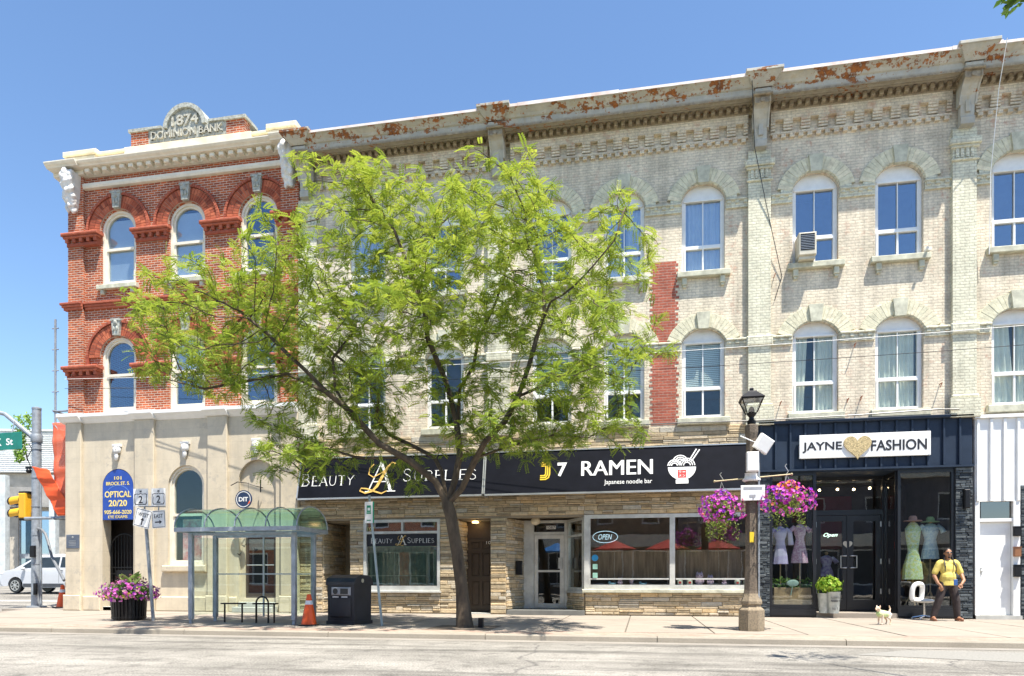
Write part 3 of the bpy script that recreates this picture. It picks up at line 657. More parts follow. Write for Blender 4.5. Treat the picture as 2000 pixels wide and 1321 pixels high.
# sheet metal cornice
def cornice_mat():
    m, N, L, B = nodes_of('rusty_cornice_metal'); p = world_pos(N); s = N.new('ShaderNodeSeparateXYZ'); L.new(p, s.inputs[0])
    mp = N.new('ShaderNodeMapping'); mp.inputs['Scale'].default_value = (1.1, 1, 4.0); L.new(p, mp.inputs[0])
    a = noise(N, L, mp.outputs[0], 1.1, 3); b = noise(N, L, p, 9, 6, 0.7)
    c = ramp(N, L, noise(N, L, p, 2.5, 5, .7), [(0.3, (0.34, 0.33, 0.29)), (0.7, (0.52, 0.50, 0.43))])
    st = N.new('ShaderNodeMapping'); st.inputs['Scale'].default_value = (6, 6, .6); L.new(p, st.inputs[0])
    c = mix(N, L, ramp(N, L, noise(N, L, st.outputs[0], 1.5, 4), [(0.5, 0), (0.75, .5)]), c, (0.42, 0.33, 0.18))
    mm = N.new('ShaderNodeMath'); mm.operation = 'ADD'; L.new(a, mm.inputs[0]); L.new(b, mm.inputs[1])
    zf = N.new('ShaderNodeMapRange'); zf.inputs[1].default_value = 13.2; zf.inputs[2].default_value = 13.55; zf.inputs[3].default_value = -0.20; zf.inputs[4].default_value = 0.02; L.new(s.outputs[2], zf.inputs[0])
    m2 = N.new('ShaderNodeMath'); m2.operation = 'ADD'; L.new(mm.outputs[0], m2.inputs[0]); L.new(zf.outputs[0], m2.inputs[1])
    rust = ramp(N, L, m2.outputs[0], [(1.13 / 2 + .0, 0), (0.60, 1)])
    h = N.new('ShaderNodeMath'); h.operation = 'MULTIPLY'; h.inputs[1].default_value = 0.5; L.new(m2.outputs[0], h.inputs[0])
    f = ramp(N, L, h.outputs[0], [(0.528, 0), (0.555, 1)])
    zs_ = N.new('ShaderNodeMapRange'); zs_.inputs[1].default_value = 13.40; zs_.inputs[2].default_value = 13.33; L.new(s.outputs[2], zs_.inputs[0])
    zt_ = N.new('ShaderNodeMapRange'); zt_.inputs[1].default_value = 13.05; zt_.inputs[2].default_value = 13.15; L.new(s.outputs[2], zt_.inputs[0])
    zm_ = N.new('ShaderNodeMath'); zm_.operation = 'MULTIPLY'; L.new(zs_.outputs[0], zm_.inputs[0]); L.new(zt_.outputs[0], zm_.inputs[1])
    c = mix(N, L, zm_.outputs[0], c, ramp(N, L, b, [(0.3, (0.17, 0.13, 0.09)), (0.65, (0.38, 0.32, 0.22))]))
    rc = ramp(N, L, b, [(0.40, (0.06, 0.018, 0.012)), (0.62, (0.34, 0.12, 0.025))])
    L.new(mix(N, L, f, c, rc), B.inputs['Base Color']); B.inputs['Roughness'].default_value = 0.7; bump(N, L, B, b, .2, .01); MATS[m.name] = m; return m
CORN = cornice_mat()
m = MB(); cp = [(-.001, 13.17), (-.12, 13.17), (-.15, 13.20), (-.15, 13.355), (-.34, 13.355), (-.34, 13.375), (-.60, 13.33), (-.60, 13.30), (-.615, 13.30), (-.615, 13.51), (-.66, 13.53), (-.70, 13.59), (-.80, 13.66), (-.86, 13.68), (-.86, 13.71), (.26, 13.71), (.26, 13.17)]
m.prof_x(cp, BX0 + .02, BX1); x = BX0 + .5
while x < BX1: m.cbox(x, x + .10, -.28, -.149, 13.215, 13.345, .01); x += .195
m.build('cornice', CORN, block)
m = MB(); segs = [(-9.7, -4.4), (-4.4, -3.3), (-3.3, -.6), (-.6, 2.2), (2.2, 7.3), (7.3, 8.4), (8.4, BX1)]
for k, (a, b) in enumerate(segs): m.prof_x([(-.87 - .004 * (k % 2), 13.68), (-.87 - .004 * (k % 2), 13.745 + .012 * (k % 3)), (.2, 13.78), (.2, 13.715), (-.862, 13.715), (-.862, 13.68)], a + .004, b - .004)
m.build('roof_edge_flashing', mat('flashing', (0.74, 0.73, 0.70), 0.45, c2=(0.62, 0.45, 0.38), vscale=2.2, bmp=0), block)
for k, (a, b) in enumerate(PIL):
    c = (a + b) / 2; m = MB()
    prof = [(-.13, 12.2), (-.30, 12.22), (-.31, 12.38), (-.27, 12.42), (-.29, 12.68), (-.36, 12.88), (-.50, 13.06), (-.62, 13.14), (-.62, 13.30), (-.13, 13.30)]
    m.prof_x(prof, c - .155, c + .155)
    m.prof_x([(p[0] - .02 if p[0] < -.2 else p[0], p[1]) for p in prof[4:]] + [(-.13, 12.68)], c - .20, c - .157); m.prof_x([(p[0] - .02 if p[0] < -.2 else p[0], p[1]) for p in prof[4:]] + [(-.13, 12.68)], c + .157, c + .20)
    m.tube([(c, -.60, 13.2), (c, -.655, 13.2)], .055, 12)
    m.box(c - .055, c + .055, -.33, -.28, 12.50, 12.78)
    m.cbox(c - .24, c + .24, -.70, -.1, 13.30, 13.36, .02); m.cbox(c - .20, c + .20, -.68, -.1, 13.361, 13.48, .02)
    # flared cap block on the cornice
    z0, z1 = 13.48, 13.72; q = [(c - .22, -.70), (c + .22, -.70), (c + .22, 0), (c - .22, 0)]; q2 = [(c - .42, -.95), (c + .42, -.95), (c + .42, 0), (c - .42, 0)]
    m.add([(x, y, z0) for x, y in q] + [(x, y, z1) for x, y in q2], [(0, 1, 5, 4), (1, 2, 6, 5), (2, 3, 7, 6), (3, 0, 4, 7), (4, 5, 6, 7)])
    m.cbox(c - .45, c + .45, -.98, 0, 13.721, 13.80, .01)
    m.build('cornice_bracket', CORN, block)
m = MB(); m.box(BX0 + .3, BX1 - .3, .27, 8.8, 13.35, 13.45); m.build('flat_roof', MATS['roof_felt'], block)
m = MB()
for z in (5.0, 8.95, 12.6): m.box(BX0 + .25, BX1 - .25, .3, 8.8, z - .15, z)
m.box(BX0 + .25, BX1 - .25, 3.2, 3.3, 5.0, 12.45)
for x in (-4.0, 3.0, 7.9): m.box(x - .06, x + .06, .3, 3.2, 5.0, 12.4)
m.build('interior_partition', mat('upper_room_wall', (0.22, 0.20, 0.17), 0.9, bmp=0), block)

# ------------------------------------------------------------------ shop fronts of the cream block
def ledge(mb, x0, x1, z0, z1, hmin=.05, hmax=.13, lmin=.18, lmax=.75, dep=.05, y=0.0, M=None, gap=.008, c=.012):
    z = z0
    while z < z1 - .02:
        h = min(random.uniform(hmin, hmax), z1 - z)
        if z1 - z - h < hmin: h = z1 - z
        x = x0 - random.uniform(0, lmin) * 0
        while x < x1 - .01:
            l = random.uniform(lmin, lmax); l = min(l, x1 - x)
            if x1 - x - l < lmin * .5: l = x1 - x
            pr = random.uniform(.35, 1) * dep
            if h > .1 and random.random() < .35 and l > .2:
                mb.cbox(x + gap / 2, x + l - gap / 2, y - pr, y, z + gap / 2, z + h / 2 - gap / 2, c, M); pr = random.uniform(.35, 1) * dep
                mb.cbox(x + gap / 2, x + l - gap / 2, y - pr, y, z + h / 2 + gap / 2, z + h - gap / 2, c, M)
            else: mb.cbox(x + gap / 2, x + l - gap / 2, y - pr, y, z + gap / 2, z + h - gap / 2, c, M)
            x += l
        z += h
SX0, SX1 = -10.03, 2.95
ALC1, BWIN, ALC2 = (-9.32, -8.45), (-8.02, -5.70), (-5.20, -4.22)
RD0, RD1, RW0, RW1 = -3.78, -1.58, -1.55, 2.90
wl = MB(); st = MB()
rects = [(SX0, ALC1[0], 0, 2.72), (ALC1[1], BWIN[0], 0, 2.72), (BWIN[0], BWIN[1], 0, .64), (BWIN[1], ALC2[0], 0, 2.72), (ALC2[1], RD0, 0, 2.72), (RD1 + .03, SX1, 0, .62)]
for a, b, z0, z1 in rects: wl.box(a, b, .0, .25, z0, z1); ledge(st, a, b, max(z0, .02), z1)
ledge(st, SX0, SX1, 2.78, 3.50); wl.box(SX0, SX1, 0, .25, 2.72, 5.0)
ledge(st, SX0, SX1, 4.30, 5.10, hmin=.09, hmax=.17, lmin=.4, lmax=1.1)
# side walls of the recesses
def side(xa, ya, xb, yb, z0, z1):
    """stone facing of a wall that runs back from (xa, ya) to (xb, yb), seen from its right-hand side"""
    l = math.hypot(xb - xa, yb - ya); a = math.atan2(yb - ya, xb - xa); M = Matrix.Translation((xa, ya, 0)) @ Matrix.Rotation(a, 4, 'Z')
    ledge(st, 0, l, z0, z1, M=M); wl.box(0, l, .0, .06, z0, z1, M)
side(ALC1[0] + .0, .0, ALC1[0] + .06, 1.4, .02, 2.66)
side(ALC2[0] + .0, .0, ALC2[0] + .12, .75, .02, 2.66)
side(RD0 + .0, .0, -3.46, 1.12, .14, 2.72)
M = Matrix.Translation((-2.16, 1.1, 0)) @ Matrix.Rotation(math.atan2(-1.08, .58), 4, 'Z')
ledge(st, 0, 1.22, .02, .60, M=M); wl.box(0, 1.22, 0, .06, 0, .60, M)
stn = st.build('stone_veneer', STONE, block)
wl.box(ALC1[0], ALC1[1], 1.4, 1.5, 0, 2.7); wl.box(ALC2[0], ALC2[1], .75, .85, 0, 2.7); wl.box(RD0, RD1, .26, 1.3, 2.78, 2.86); wl.box(ALC1[0], ALC1[1], .26, 1.4, 2.68, 2.74); wl.box(ALC2[0], ALC2[1], .26, .75, 2.68, 2.74)
wl.box(ALC1[1], ALC1[1] + .06, .25, 1.4, 0, 2.7); wl.box(ALC2[1], ALC2[1] + .06, .25, .8, 0, 2.7)
wl.build('shop_wall', MORTAR, block)
m = MB(); m.box(RD0 + .06, RD1 + .02, -.22, 1.12, .0, .13); m.build('entrance_step', mat('dark_slate_step', (0.16, 0.16, 0.15), 0.8), block)
m = MB(); m.box(ALC2[0], ALC2[1], -.05, .72, .0, .03); m.build('door_step', MATS['grey_step_stone'], block)
def panel_door(x0, x1, y, z0, z1, m_, name='door'):
    d = MB(); w = x1 - x0; h = z1 - z0; d.box(x0, x1, y + .03, y + .06, z0, z1)
    s = w * .15; ps = [(x0 + s, x0 + w / 2 - s * .3), (x0 + w / 2 + s * .3, x1 - s)]; zs = [(.08, .42), (.48, .80), (.85, .95)]
    d.plate(rect(x0, x1, z0, z1), [rect(a, b, z0 + h * p, z0 + h * q) for a, b in ps for p, q in zs], y, y + .029)
    for a, b in ps:
        for p, q in zs: d.cbox(a + .03, b - .03, y + .01, y + .03, z0 + h * p + .03, z0 + h * q - .03, .012)
    return d.build(name, m_, block)
BROWN = mat('brown_door_paint', (0.075, 0.052, 0.035), 0.45)
pd = panel_door(ALC2[0] + .14, ALC2[1] - .02, .66, .04, 2.20, BROWN, 'brown_door')
k = MB(); k.ball((ALC2[1] - .12, .63, 1.1), .03); k.build('handle', ALU, pd)
m = MB(); m.plate(rect(ALC2[0] + .1, ALC2[1] - .001, .03, 2.66), [rect(ALC2[0] + .14, ALC2[1] - .02, .035, 2.20)], .64, .74); m.build('door_frame', BROWN, block)
n_ = text_mb('109', .22, .09, .004, 0, Tr(-4.38, .63, 2.06)); n_.build('door_number', WHITE, pd)
m = MB(); m.lathe([(.09, 0), (.10, .02), (.05, .05)], (-4.75, .35, 2.62), 14); m.build('ceiling_light', mat('warm_lamp', (1, .8, .5), emit=((1, .65, .25), 6.0)), block)
dd = MB(); dd.box(ALC1[0] + .38, ALC1[1] - .02, 1.30, 1.36, .02, 2.15); dd.box(ALC1[0] + .30, ALC1[1] - .001, 1.345, 1.395, .0, 2.6); d1 = dd.build('dark_door', BLACK, block)
s_ = MB(); s_.box(ALC1[0] + .47, ALC1[0] + .72, 1.285, 1.299, 1.18, 1.44); s_.build('notice', WHITE, d1)
# beauty shop window
y = .02; a, b = BWIN; m = MB()
m.plate(rect(a, b, .66, 2.72), [rect(a + .09, (a + b) / 2 - .0, 2.38, 2.64), rect((a + b) / 2 + .05, b - .08, 2.38, 2.64), rect(a + .09, b - .08, .80, 2.31)], y - .07, y + .06)
m.cbox(a - .04, b + .04, -.15, .1, .60, .659, .01); bw = m.build('shop_window', mat('silver_frame', (0.66, 0.66, 0.62), 0.4, metal=0.3), block)
m = MB(); m.box(a + .05, b - .05, y + .0, y + .006, .7, 2.7); m.build('pane', glass('shop_glass_green', 0.22, (0.72, 0.82, 0.78), wav=.03), bw)
m = MB(); n = 60; vs = []
for i in range(n + 1):
    x = a + .08 + (b - a - .16) * i / n; vs.append((x, .22 + .02 * math.sin(i * 1.3), 2.3))
for i in range(n + 1):
    x = a + .08 + (b - a - .16) * i / n; vs.append((x, .26 + .03 * math.sin(i * 1.3 + .5), .72))
m.add(vs, [(i, i + 1, n + 2 + i, n + 1 + i) for i in range(n)]); m.build('net_curtain', mat('pale_green_net', (0.36, 0.42, 0.38), 0.8, var=.2, vscale=2), bw)
def serif(word, w, h, M, depth=.006, small=.0):
    """thin roman lettering drawn stroke by stroke; first letter of each word full height"""
    G = {'B': ([[(.1, 0), (.1, 1)], [(.1, 1), (.42, .98), (.52, .78), (.42, .55), (.1, .52)], [(.42, .55), (.6, .3), (.45, .03), (.1, 0)]], .66), 'E': ([[(.1, 0), (.1, 1)], [(.1, 1), (.55, 1)], [(.1, .52), (.45, .52)], [(.1, 0), (.57, 0)]], .64),
         'A': ([[(.0, 0), (.33, 1)], [(.33, 1), (.68, 0)], [(.12, .36), (.55, .36)]], .72), 'U': ([[(.08, 1), (.08, .3), (.2, .04), (.38, 0), (.56, .1), (.62, .35), (.62, 1)]], .74),
         'T': ([[(0, 1), (.62, 1)], [(.31, 1), (.31, 0)]], .66), 'Y': ([[(0, 1), (.32, .5)], [(.64, 1), (.32, .5)], [(.32, .5), (.32, 0)]], .68),
         'S': ([[(.48, .85), (.38, .98), (.2, 1), (.07, .85), (.1, .65), (.3, .52), (.48, .36), (.5, .15), (.35, .0), (.15, .02), (.05, .17)]], .58),
         'P': ([[(.1, 0), (.1, 1)], [(.1, 1), (.42, .98), (.54, .76), (.42, .52), (.1, .48)]], .62), 'L': ([[(.1, 0), (.1, 1)], [(.1, 0), (.55, .0)]], .6), 'I': ([[(.12, 0), (.12, 1)]], .26), ' ': ([], .4)}
    mb = MB(); x = 0; out = []
    for i, ch in enumerate(word):
        sc = 1.0 if i == 0 or word[i - 1] == ' ' else .82
        st_, ad = G[ch]
        for pl in st_:
            dx = abs(pl[-1][0] - pl[0][0]); dz = pl[0][1] - pl[-1][1]; thick = .095 if (len(pl) == 2 and abs(dz) > .5 and not (ch in 'AY' and pl[0][0] == 0 and ch == 'A')) else .05
            out.append(([(x + p[0] * sc, p[1] * sc) for p in pl], thick * sc))
            if len(pl) == 2 and abs(dz) > .5:
                for p in pl:
                    if ch in 'BEPLIT' or (ch in 'AY' and (p[1] in (0, 1))): out.append(([(x + (p[0] - .1) * sc, p[1] * sc), (x + (p[0] + .1) * sc, p[1] * sc)], .03))
        x += (ad + .12) * sc
    x -= .12
    for pl, t in out: mb.ribbon([(p[0] / x * w - w / 2, (p[1] - .45) * h) for p in pl], t * h * 1.15, -depth, 0, M)
    return mb
def monogram(s, M):
    """tall thin A crossed by a gold script L"""
    A = MB(); A.ribbon([(-.34 * s, -.45 * s), (.02 * s, .5 * s)], .035 * s, -.008, 0, M); A.ribbon([(.0 * s, .5 * s), (.38 * s, -.45 * s)], [.08 * s, .09 * s], -.012, 0, M); A.ribbon([(-.2 * s, -.14 * s), (.25 * s, -.14 * s)], .03 * s, -.007, 0, M)
    A.ribbon([(-.44 * s, -.45 * s), (-.22 * s, -.45 * s)], .03 * s, -.008, 0, M); A.ribbon([(.24 * s, -.45 * s), (.52 * s, -.45 * s)], .03 * s, -.008, 0, M)
    pts = [(.42, .34), (.45, .44), (.36, .46), (.22, .30), (.08, .02), (-.06, -.28), (-.2, -.44), (-.42, -.50), (-.60, -.42), (-.56, -.34), (-.38, -.36), (-.1, -.46), (.1, -.52), (.26, -.44)]
    pts2 = [(.3, .36), (.05, .14), (-.2, -.0), (-.36, .1), (-.34, .3), (-.22, .42)]
    Lm = MB(); Lm.ribbon([(x * s, z * s) for x, z in pts], [.03 * s, .04 * s, .05 * s, .08 * s, .09 * s, .085 * s, .06 * s, .05 * s, .045 * s, .04 * s, .04 * s, .05 * s, .045 * s, .02 * s], -.018, -.0125, M)
    Lm.ribbon([(x * s, z * s) for x, z in pts2], .035 * s, -.0175, -.0125, M); return A, Lm
GOLD = mat('gold_leaf', (0.72, 0.46, 0.12), 0.45, var=.15, vscale=14, bmp=0); SIGNW = mat('sign_white', (0.82, 0.82, 0.80), 0.5, var=.02, bmp=0)
m = MB(); m.box(a + .10, b - .09, -.012, .002, 1.95, 2.30); bn = m.build('window_banner', mat('banner_black', (0.012, 0.012, 0.02), 0.4, bmp=0), block)
Mx = Tr(a + .55, -.013, 2.11); serif('BEAUTY', .66, .15, Mx).build('lettering', SIGNW, bn); serif('SUPPLIES', .80, .15, Tr(b - .58, -.013, 2.11)).build('lettering', SIGNW, bn)
A_, L_ = monogram(.30, Tr((a + b) / 2 + .0, -.013, 2.12)); A_.build('monogram_letter', SIGNW, bn); L_.build('monogram_script', GOLD, bn)
t_ = text_mb('107', .22, .11, .004, .01, Tr(a + .22, -.0, 2.46)); t_.build('door_number', mat('number_yellow', (.8, .75, .3), .5, bmp=0), bw)
# noodle bar: splayed entrance with glazed door, big window with mullion
F2 = MATS['silver_frame']
dx0, dx1 = -3.22, -2.18
m = MB(); m.plate(rect(-3.46, -2.16, .13, 2.72), [rect(dx0 + .07, dx1 - .07, .14, 2.30), rect(dx0 + .07, dx1 - .07, 2.38, 2.64)], 1.06, 1.18); m.build('door_frame', F2, block)
m = MB(); m.plate(rect(dx0 + .08, dx1 - .08, .15, 2.29), [rect(dx0 + .19, dx1 - .20, .28, 1.20), rect(dx0 + .19, dx1 - .20, 1.26, 2.18)], 1.08, 1.13); nd = m.build('glass_door', mat('cream_aluminium', (0.72, 0.70, 0.64), 0.4, metal=.3), block)
m = MB(); m.box(dx0 + .17, dx1 - .18, 1.10, 1.105, .26, 2.2); m.build('pane', GLASS_SHOP, nd); m = MB(); m.box(dx0 + .05, dx1 - .05, 1.12, 1.125, 2.36, 2.66); m.build('fanlight', GLASS_SHOP, block)
m = MB(); m.box(dx1 - .24, dx1 - .12, 1.02, 1.08, 1.30, 1.62); m.build('handle', mat('handle_plate', (.55, .55, .52), .4, metal=.6), nd)
m = MB(); m.box(dx0 + .44, dx0 + .72, 1.045, 1.058, 2.46, 2.56); nb = m.build('number_plate', SIGNW, block); text_mb('1087', .24, .075, .004, 0, Tr(dx0 + .58, 1.044, 2.51)).build('digits', BLACK, nb)
m = MB(); M = Matrix.Translation((-2.16, 1.1, 0)) @ Matrix.Rotation(math.atan2(-1.08, .58), 4, 'Z')
m.plate(rect(0, 1.20, .66, 2.72), [rect(.10, 1.10, .76, 2.20), rect(.10, 1.10, 2.26, 2.64)], -.02, .06, M); m.box(-.02, 1.22, -.07, .08, .60, .66, M); sw = m.build('side_window', F2, block)
m = MB(); m.box(.05, 1.15, .02, .026, .70, 2.7, M); m.build('pane', GLASS_SHOP, sw)
m = MB(); m.plate(rect(RW0 - .03, RW1, .72, 2.76), [rect(RW0 + .14, .72, .84, 2.66), rect(.86, RW1 - .12, .84, 2.66)], -.02, .07)
m.plate(rect(RW0 - .03, RW0 + .10, .721, 2.759), [], -.05, -.021); rwn = m.build('shop_window', F2, block)
m = MB(); m.cbox(RW0 - .08, RW1 + .03, -.13, .12, .62, .719, .015); m.build('window_sill', SILL, block)
m = MB(); m.box(RW0 + .1, RW1 - .08, .02, .026, .8, 2.7); m.build('pane', GLASS_SHOP, rwn)
SLAT = mat('brown_slats', (0.34, 0.22, 0.14), 0.75, var=.25, vscale=14, stretch=(1, 1, .1))
m = MB(); x = RW0 + .12
while x < RW1 - .15: m.box(x, x + .055, .42, .44, 1.02, 1.74); x += .062
m.box(RW0 + .1, RW1 - .1, .41, .46, 1.74, 1.79); m.box(RW0 + .1, RW1 - .1, .45, .5, 1.0, 1.74); m.box(RW0 + .1, RW1 - .1, .38, .46, .98, 1.03); sl_ = m.build('slatted_partition', SLAT, block)
m = MB(); m.box(RW0 + .1, RW1 - .1, .03, .6, .76, .82); m.build('display_shelf', DARKIN, block)
m = MB(); m.box(RW0 + .12, .70, -.001, .019, .98, 1.02); m.box(.88, RW1 - .14, -.001, .019, .98, 1.02); m.build('window_bar', F2, rwn)
BRW = mat('brown_room_wall', (0.38, 0.27, 0.19), .9, bmp=0)
m = MB(); m.box(-9.9, 2.9, 3.0, 3.1, 0, 4.8); m.box(2.9, 2.96, .25, 3, 0, 4.8); m.box(-1.95, -1.85, 1.3, 3, 0, 4.8); m.box(-9.9, 2.9, .26, 3, 3.0, 3.1); m.box(-9.9, 2.9, 1.5, 3, -.0, .05); m.box(-4, -3.9, .3, 3, 0, 3)
m.build('interior_partition', BRW, block)
rm = MB(); rm.box(-3.3, -2.1, 2.6, 2.62, .1, 2.7); rm.build('back_partition', DARKIN, block)
# slanted sign boxes over the shops
def sign_box(name, x0, x1, label, cat='sign'):
    z0, z1, y0, y1 = 3.34, 4.52, -.50, -.22
    root = thing(name, label, cat, ((x0 + x1) / 2, -.05, z0)); m = MB(); m.add([(x, yy, z) for x in (x0, x1) for yy, z in ((y0, z0), (y1, z1), (-.0, z1), (-.0, z0))], [(0, 1, 5, 4), (1, 2, 6, 5), (3, 0, 4, 7), (0, 3, 2, 1), (4, 5, 6, 7)])
    m.build('fabric_face', mat('black_sign_vinyl', (0.008, 0.009, 0.014), 0.6, var=.15, bmp=.25, bscale=2.5, spec=.08), root)
    f = MB(); f.box(x0 - .03, x1 + .03, y0 - .03, y0 + .03, z0 - .05, z0 - .001); 
    for x in (x0 - .03, x1 + .001): f.add([(x + dx, yy, z) for dx in (0, .03) for yy, z in ((y0 - .03, z0 - .05), (y0 - .03, z0 + .02), (y1 - .03, z1 + .02), (0, z1 + .02), (0, z0 - .05))], [(0, 1, 2, 3, 4), (9, 8, 7, 6, 5), (0, 5, 6, 1), (1, 6, 7, 2), (2, 7, 8, 3), (4, 3, 8, 9), (0, 4, 9, 5)])
    f.box(x0, x1, y1 - .02, .0, z1 + .001, z1 + .03)
    f.build('sign_frame', ALU, root)
    tilt = math.atan2(y1 - y0, z1 - z0); L_ = math.hypot(y1 - y0, z1 - z0)
    def P(u, w): return Matrix.Translation((u, y0 + (y1 - y0) * w - .004, z0 + (z1 - z0) * w)) @ Matrix.Rotation(-tilt, 4, 'X')
    return root, P
s1, P = sign_box('shop_sign', -9.86, -4.36, 'long black slanted beauty supplies sign behind the tree with gold and white monogram')
serif('BEAUTY', 1.62, .36, P(-8.98, .44)).build('lettering', SIGNW, s1); serif('SUPPLIES', 2.15, .36, P(-5.62, .50)).build('lettering', SIGNW, s1)
A_, L_ = monogram(.95, P(-7.38, .48)); A_.build('monogram_letter', SIGNW, s1); L_.build('monogram_script', GOLD, s1)
s2, P = sign_box('shop_sign', -4.28, 2.78, 'long black slanted noodle bar sign with white noodle bowl and yellow letter')
YEL = mat('sign_yellow', (0.80, 0.55, 0.03), 0.5, bmp=0)
for k in range(3):
    o_ = .0 + k * .055; m = MB() if k == 0 else m
    m.ribbon([(-.10, .25 - o_), (.13 - o_, .25 - o_), (.13 - o_, -.10), (.10 - o_, -.20 + o_ * .7), (.02, -.25 + o_), (-.13, -.25 + o_)], .034, -.006, 0, P(-2.62, .52))
m.build('yellow_letter', YEL, s2)
text_mb('7', .26, .40, .006, .03, P(-2.15, .54)).build('lettering', SIGNW, s2)
text_mb('RAMEN', 1.88, .42, .006, .05, P(-.68, .55)).build('lettering', SIGNW, s2)
text_mb('Japanese noodle bar', 1.26, .165, .005, .0, P(-.38, .20)).build('lettering', SIGNW, s2)
m = MB(); Mb = P(1.02, .50); m.plate([(-.36, .02)] + [(p[0], p[1]) for p in arc(0, .02, .36, 180, 360, 18)] + [], [], -.006, 0, Mb); m.plate(rect(-.16, .16, -.44, -.33), [], -.007, 0, Mb)
for cx, cz, r in ((-.19, .06, .17), (.13, .06, .20), (-.04, .16, .19)):
    for q in (1, .72, .44): m.ribbon(arc(cx, cz, r * q, 0, 180, 12), .026, -.009, -.0062, Mb)
m.ribbon([(.18, .18), (.38, .52)], .03, -.009, 0, Mb); m.ribbon([(.25, .18), (.46, .50)], .03, -.0095, -.0, Mb); m.build('bowl_emblem', SIGNW, s2)
m = MB(); m.plate(rect(-.11, .11, -.28, -.06), [], -.010, -.007, Mb); rq = m.build('red_square', mat('sign_red', (.65, .04, .03), .5, bmp=0), s2)
for i, (ch, ox, oz) in enumerate((('ラ', -.05, .05), ('ー', .05, .05), ('メ', -.05, -.05), ('ン', .05, -.05))): text_mb(ch, .07, .02 if ch == 'ー' else .07, .003, .0, Mb @ Tr(ox, -.0105, oz - .17)).build('lettering', SIGNW, rq)
# navy fashion shop front
JX0, JX1 = 2.98, 8.06
m = MB(); m.box(JX0, JX1, -.08, .1, 3.84, 5.04); x = JX0 + .04
while x < JX1 - .03: m.cbox(x, x + .055, -.14, -.081, 3.84, 5.02, .01); x += .363
m.cbox(JX0 - .02, JX1 + .01, -.20, .0, 5.021, 5.10, .02); m.box(JX0, JX1, -.17, -.06, 3.79, 3.839); m.box(JX0, JX1, -.06, 1.0, 3.76, 3.789)
m.build('board_and_batten_panel', NAVY, block)
for a, b in ((2.96, 3.27), (7.68, 8.07)):
    st = MB(); wl = MB(); ledge(st, a, b, .02, 3.78, .03, .07, .08, .3, .05, -.06, c=.006); wl.box(a, b, -.06, .25, 0, 3.78); st = st.build('dark_stone_pier', SLATE, block); wl.build('pier_core', DKMORT, st)
def black_win(x0, x1, y, z0, z1, fw=.07, name='shop_window'):
    m = MB(); m.plate(rect(x0, x1, z0, z1), [rect(x0 + fw, x1 - fw, z0 + fw, z1 - fw)], y, y + .09); m.box(x0 - .0, x1, y - .03, y + .1, 0.02, z0 - .001); m.box(x0, x1, y - .05, y - .031, .06, z0 - .04)
    w = m.build(name, BLACK, block); p = MB(); p.box(x0 + fw - .02, x1 - fw + .02, y + .05, y + .056, z0 + .05, z1 - .05); p.build('pane', GLASS_SHOP, w); return w
black_win(3.28, 4.42, -.03, .26, 3.76); black_win(6.37, 7.68, -.03, .26, 3.76)
# glazed returns of both display windows
for x, s in ((4.42, 1), (6.37, -1)):
    m = MB(); m.box(x - .03, x + .03, .06, .12, .02, 3.76); m.box(x - .03, x + .03, .86, .95, .02, 3.76); m.box(x - .03, x + .03, .12, .86, .02, .30); m.box(x - .03, x + .03, .12, .86, 3.66, 3.76)
    w = m.build('return_window', BLACK, block); p = MB(); p.box(x - .003, x + .003, .12, .86, .3, 3.66); p.build('pane', GLASS_SHOP, w)
m = MB(); m.plate(rect(4.42, 6.40, .14, 3.76), [rect(4.60, 6.30, 2.86, 3.66), rect(4.62, 5.42, .15, 2.72), rect(5.48, 6.28, .15, 2.72)], .90, 1.0); m.build('door_frame', BLACK, block)
m = MB(); m.box(4.42, 6.40, -.05, 1.2, .0, .12); m.build('entrance_step', CONC, block)
m = MB(); m.box(4.58, 6.32, .94, .946, 2.84, 3.68); m.build('fanlight', GLASS_SHOP, block)
for x0, x1, hs in ((4.63, 5.44, 1), (5.46, 6.27, -1)):
    m = MB(); m.plate(rect(x0, x1, .16, 2.71), [rect(x0 + .13, x1 - .13, .44, 2.56)], .92, .97); d = m.build('shop_door', BLACK, block)
    p = MB(); p.box(x0 + .1, x1 - .1, .94, .946, .4, 2.6); p.build('pane', GLASS_SHOP, d)
    hx = x1 - .05 if hs == 1 else x0 + .05; h = MB(); ex = hx - .14 * hs
    h.tube([(hx, .92, 1.30), (hx, .84, 1.30), (ex, .84, 1.30), (ex, .84, 1.62), (hx, .84, 1.62), (hx, .92, 1.62)], .016, 8); h.build('handle', ALU, d)
    g_ = MB()
    for z in (.6, 1.4, 2.4): g_.box((x0 - .01 if hs == 1 else x1 - .02), (x0 + .02 if hs == 1 else x1 + .01), .895, .919, z, z + .14)
    g_.build('hinges', ALU, d)
def heart(s, M, y0, y1):
    mb = MB(); pts = [(s * .0625 * 16 * math.sin(t) ** 3 * .5, s * .5 * .0625 * (13 * math.cos(t) - 5 * math.cos(2 * t) - 2 * math.cos(3 * t) - math.cos(4 * t))) for t in np.linspace(0, 2 * PI, 40, endpoint=False)]
    return mb.plate(pts[::-1], [], y0, y1, M)
h_ = heart(.24, Tr(5.44, .915, 1.93), -.006, 0); h_.build('heart_decal', mat('heart_beige', (.62, .56, .45), .6, bmp=0), block)
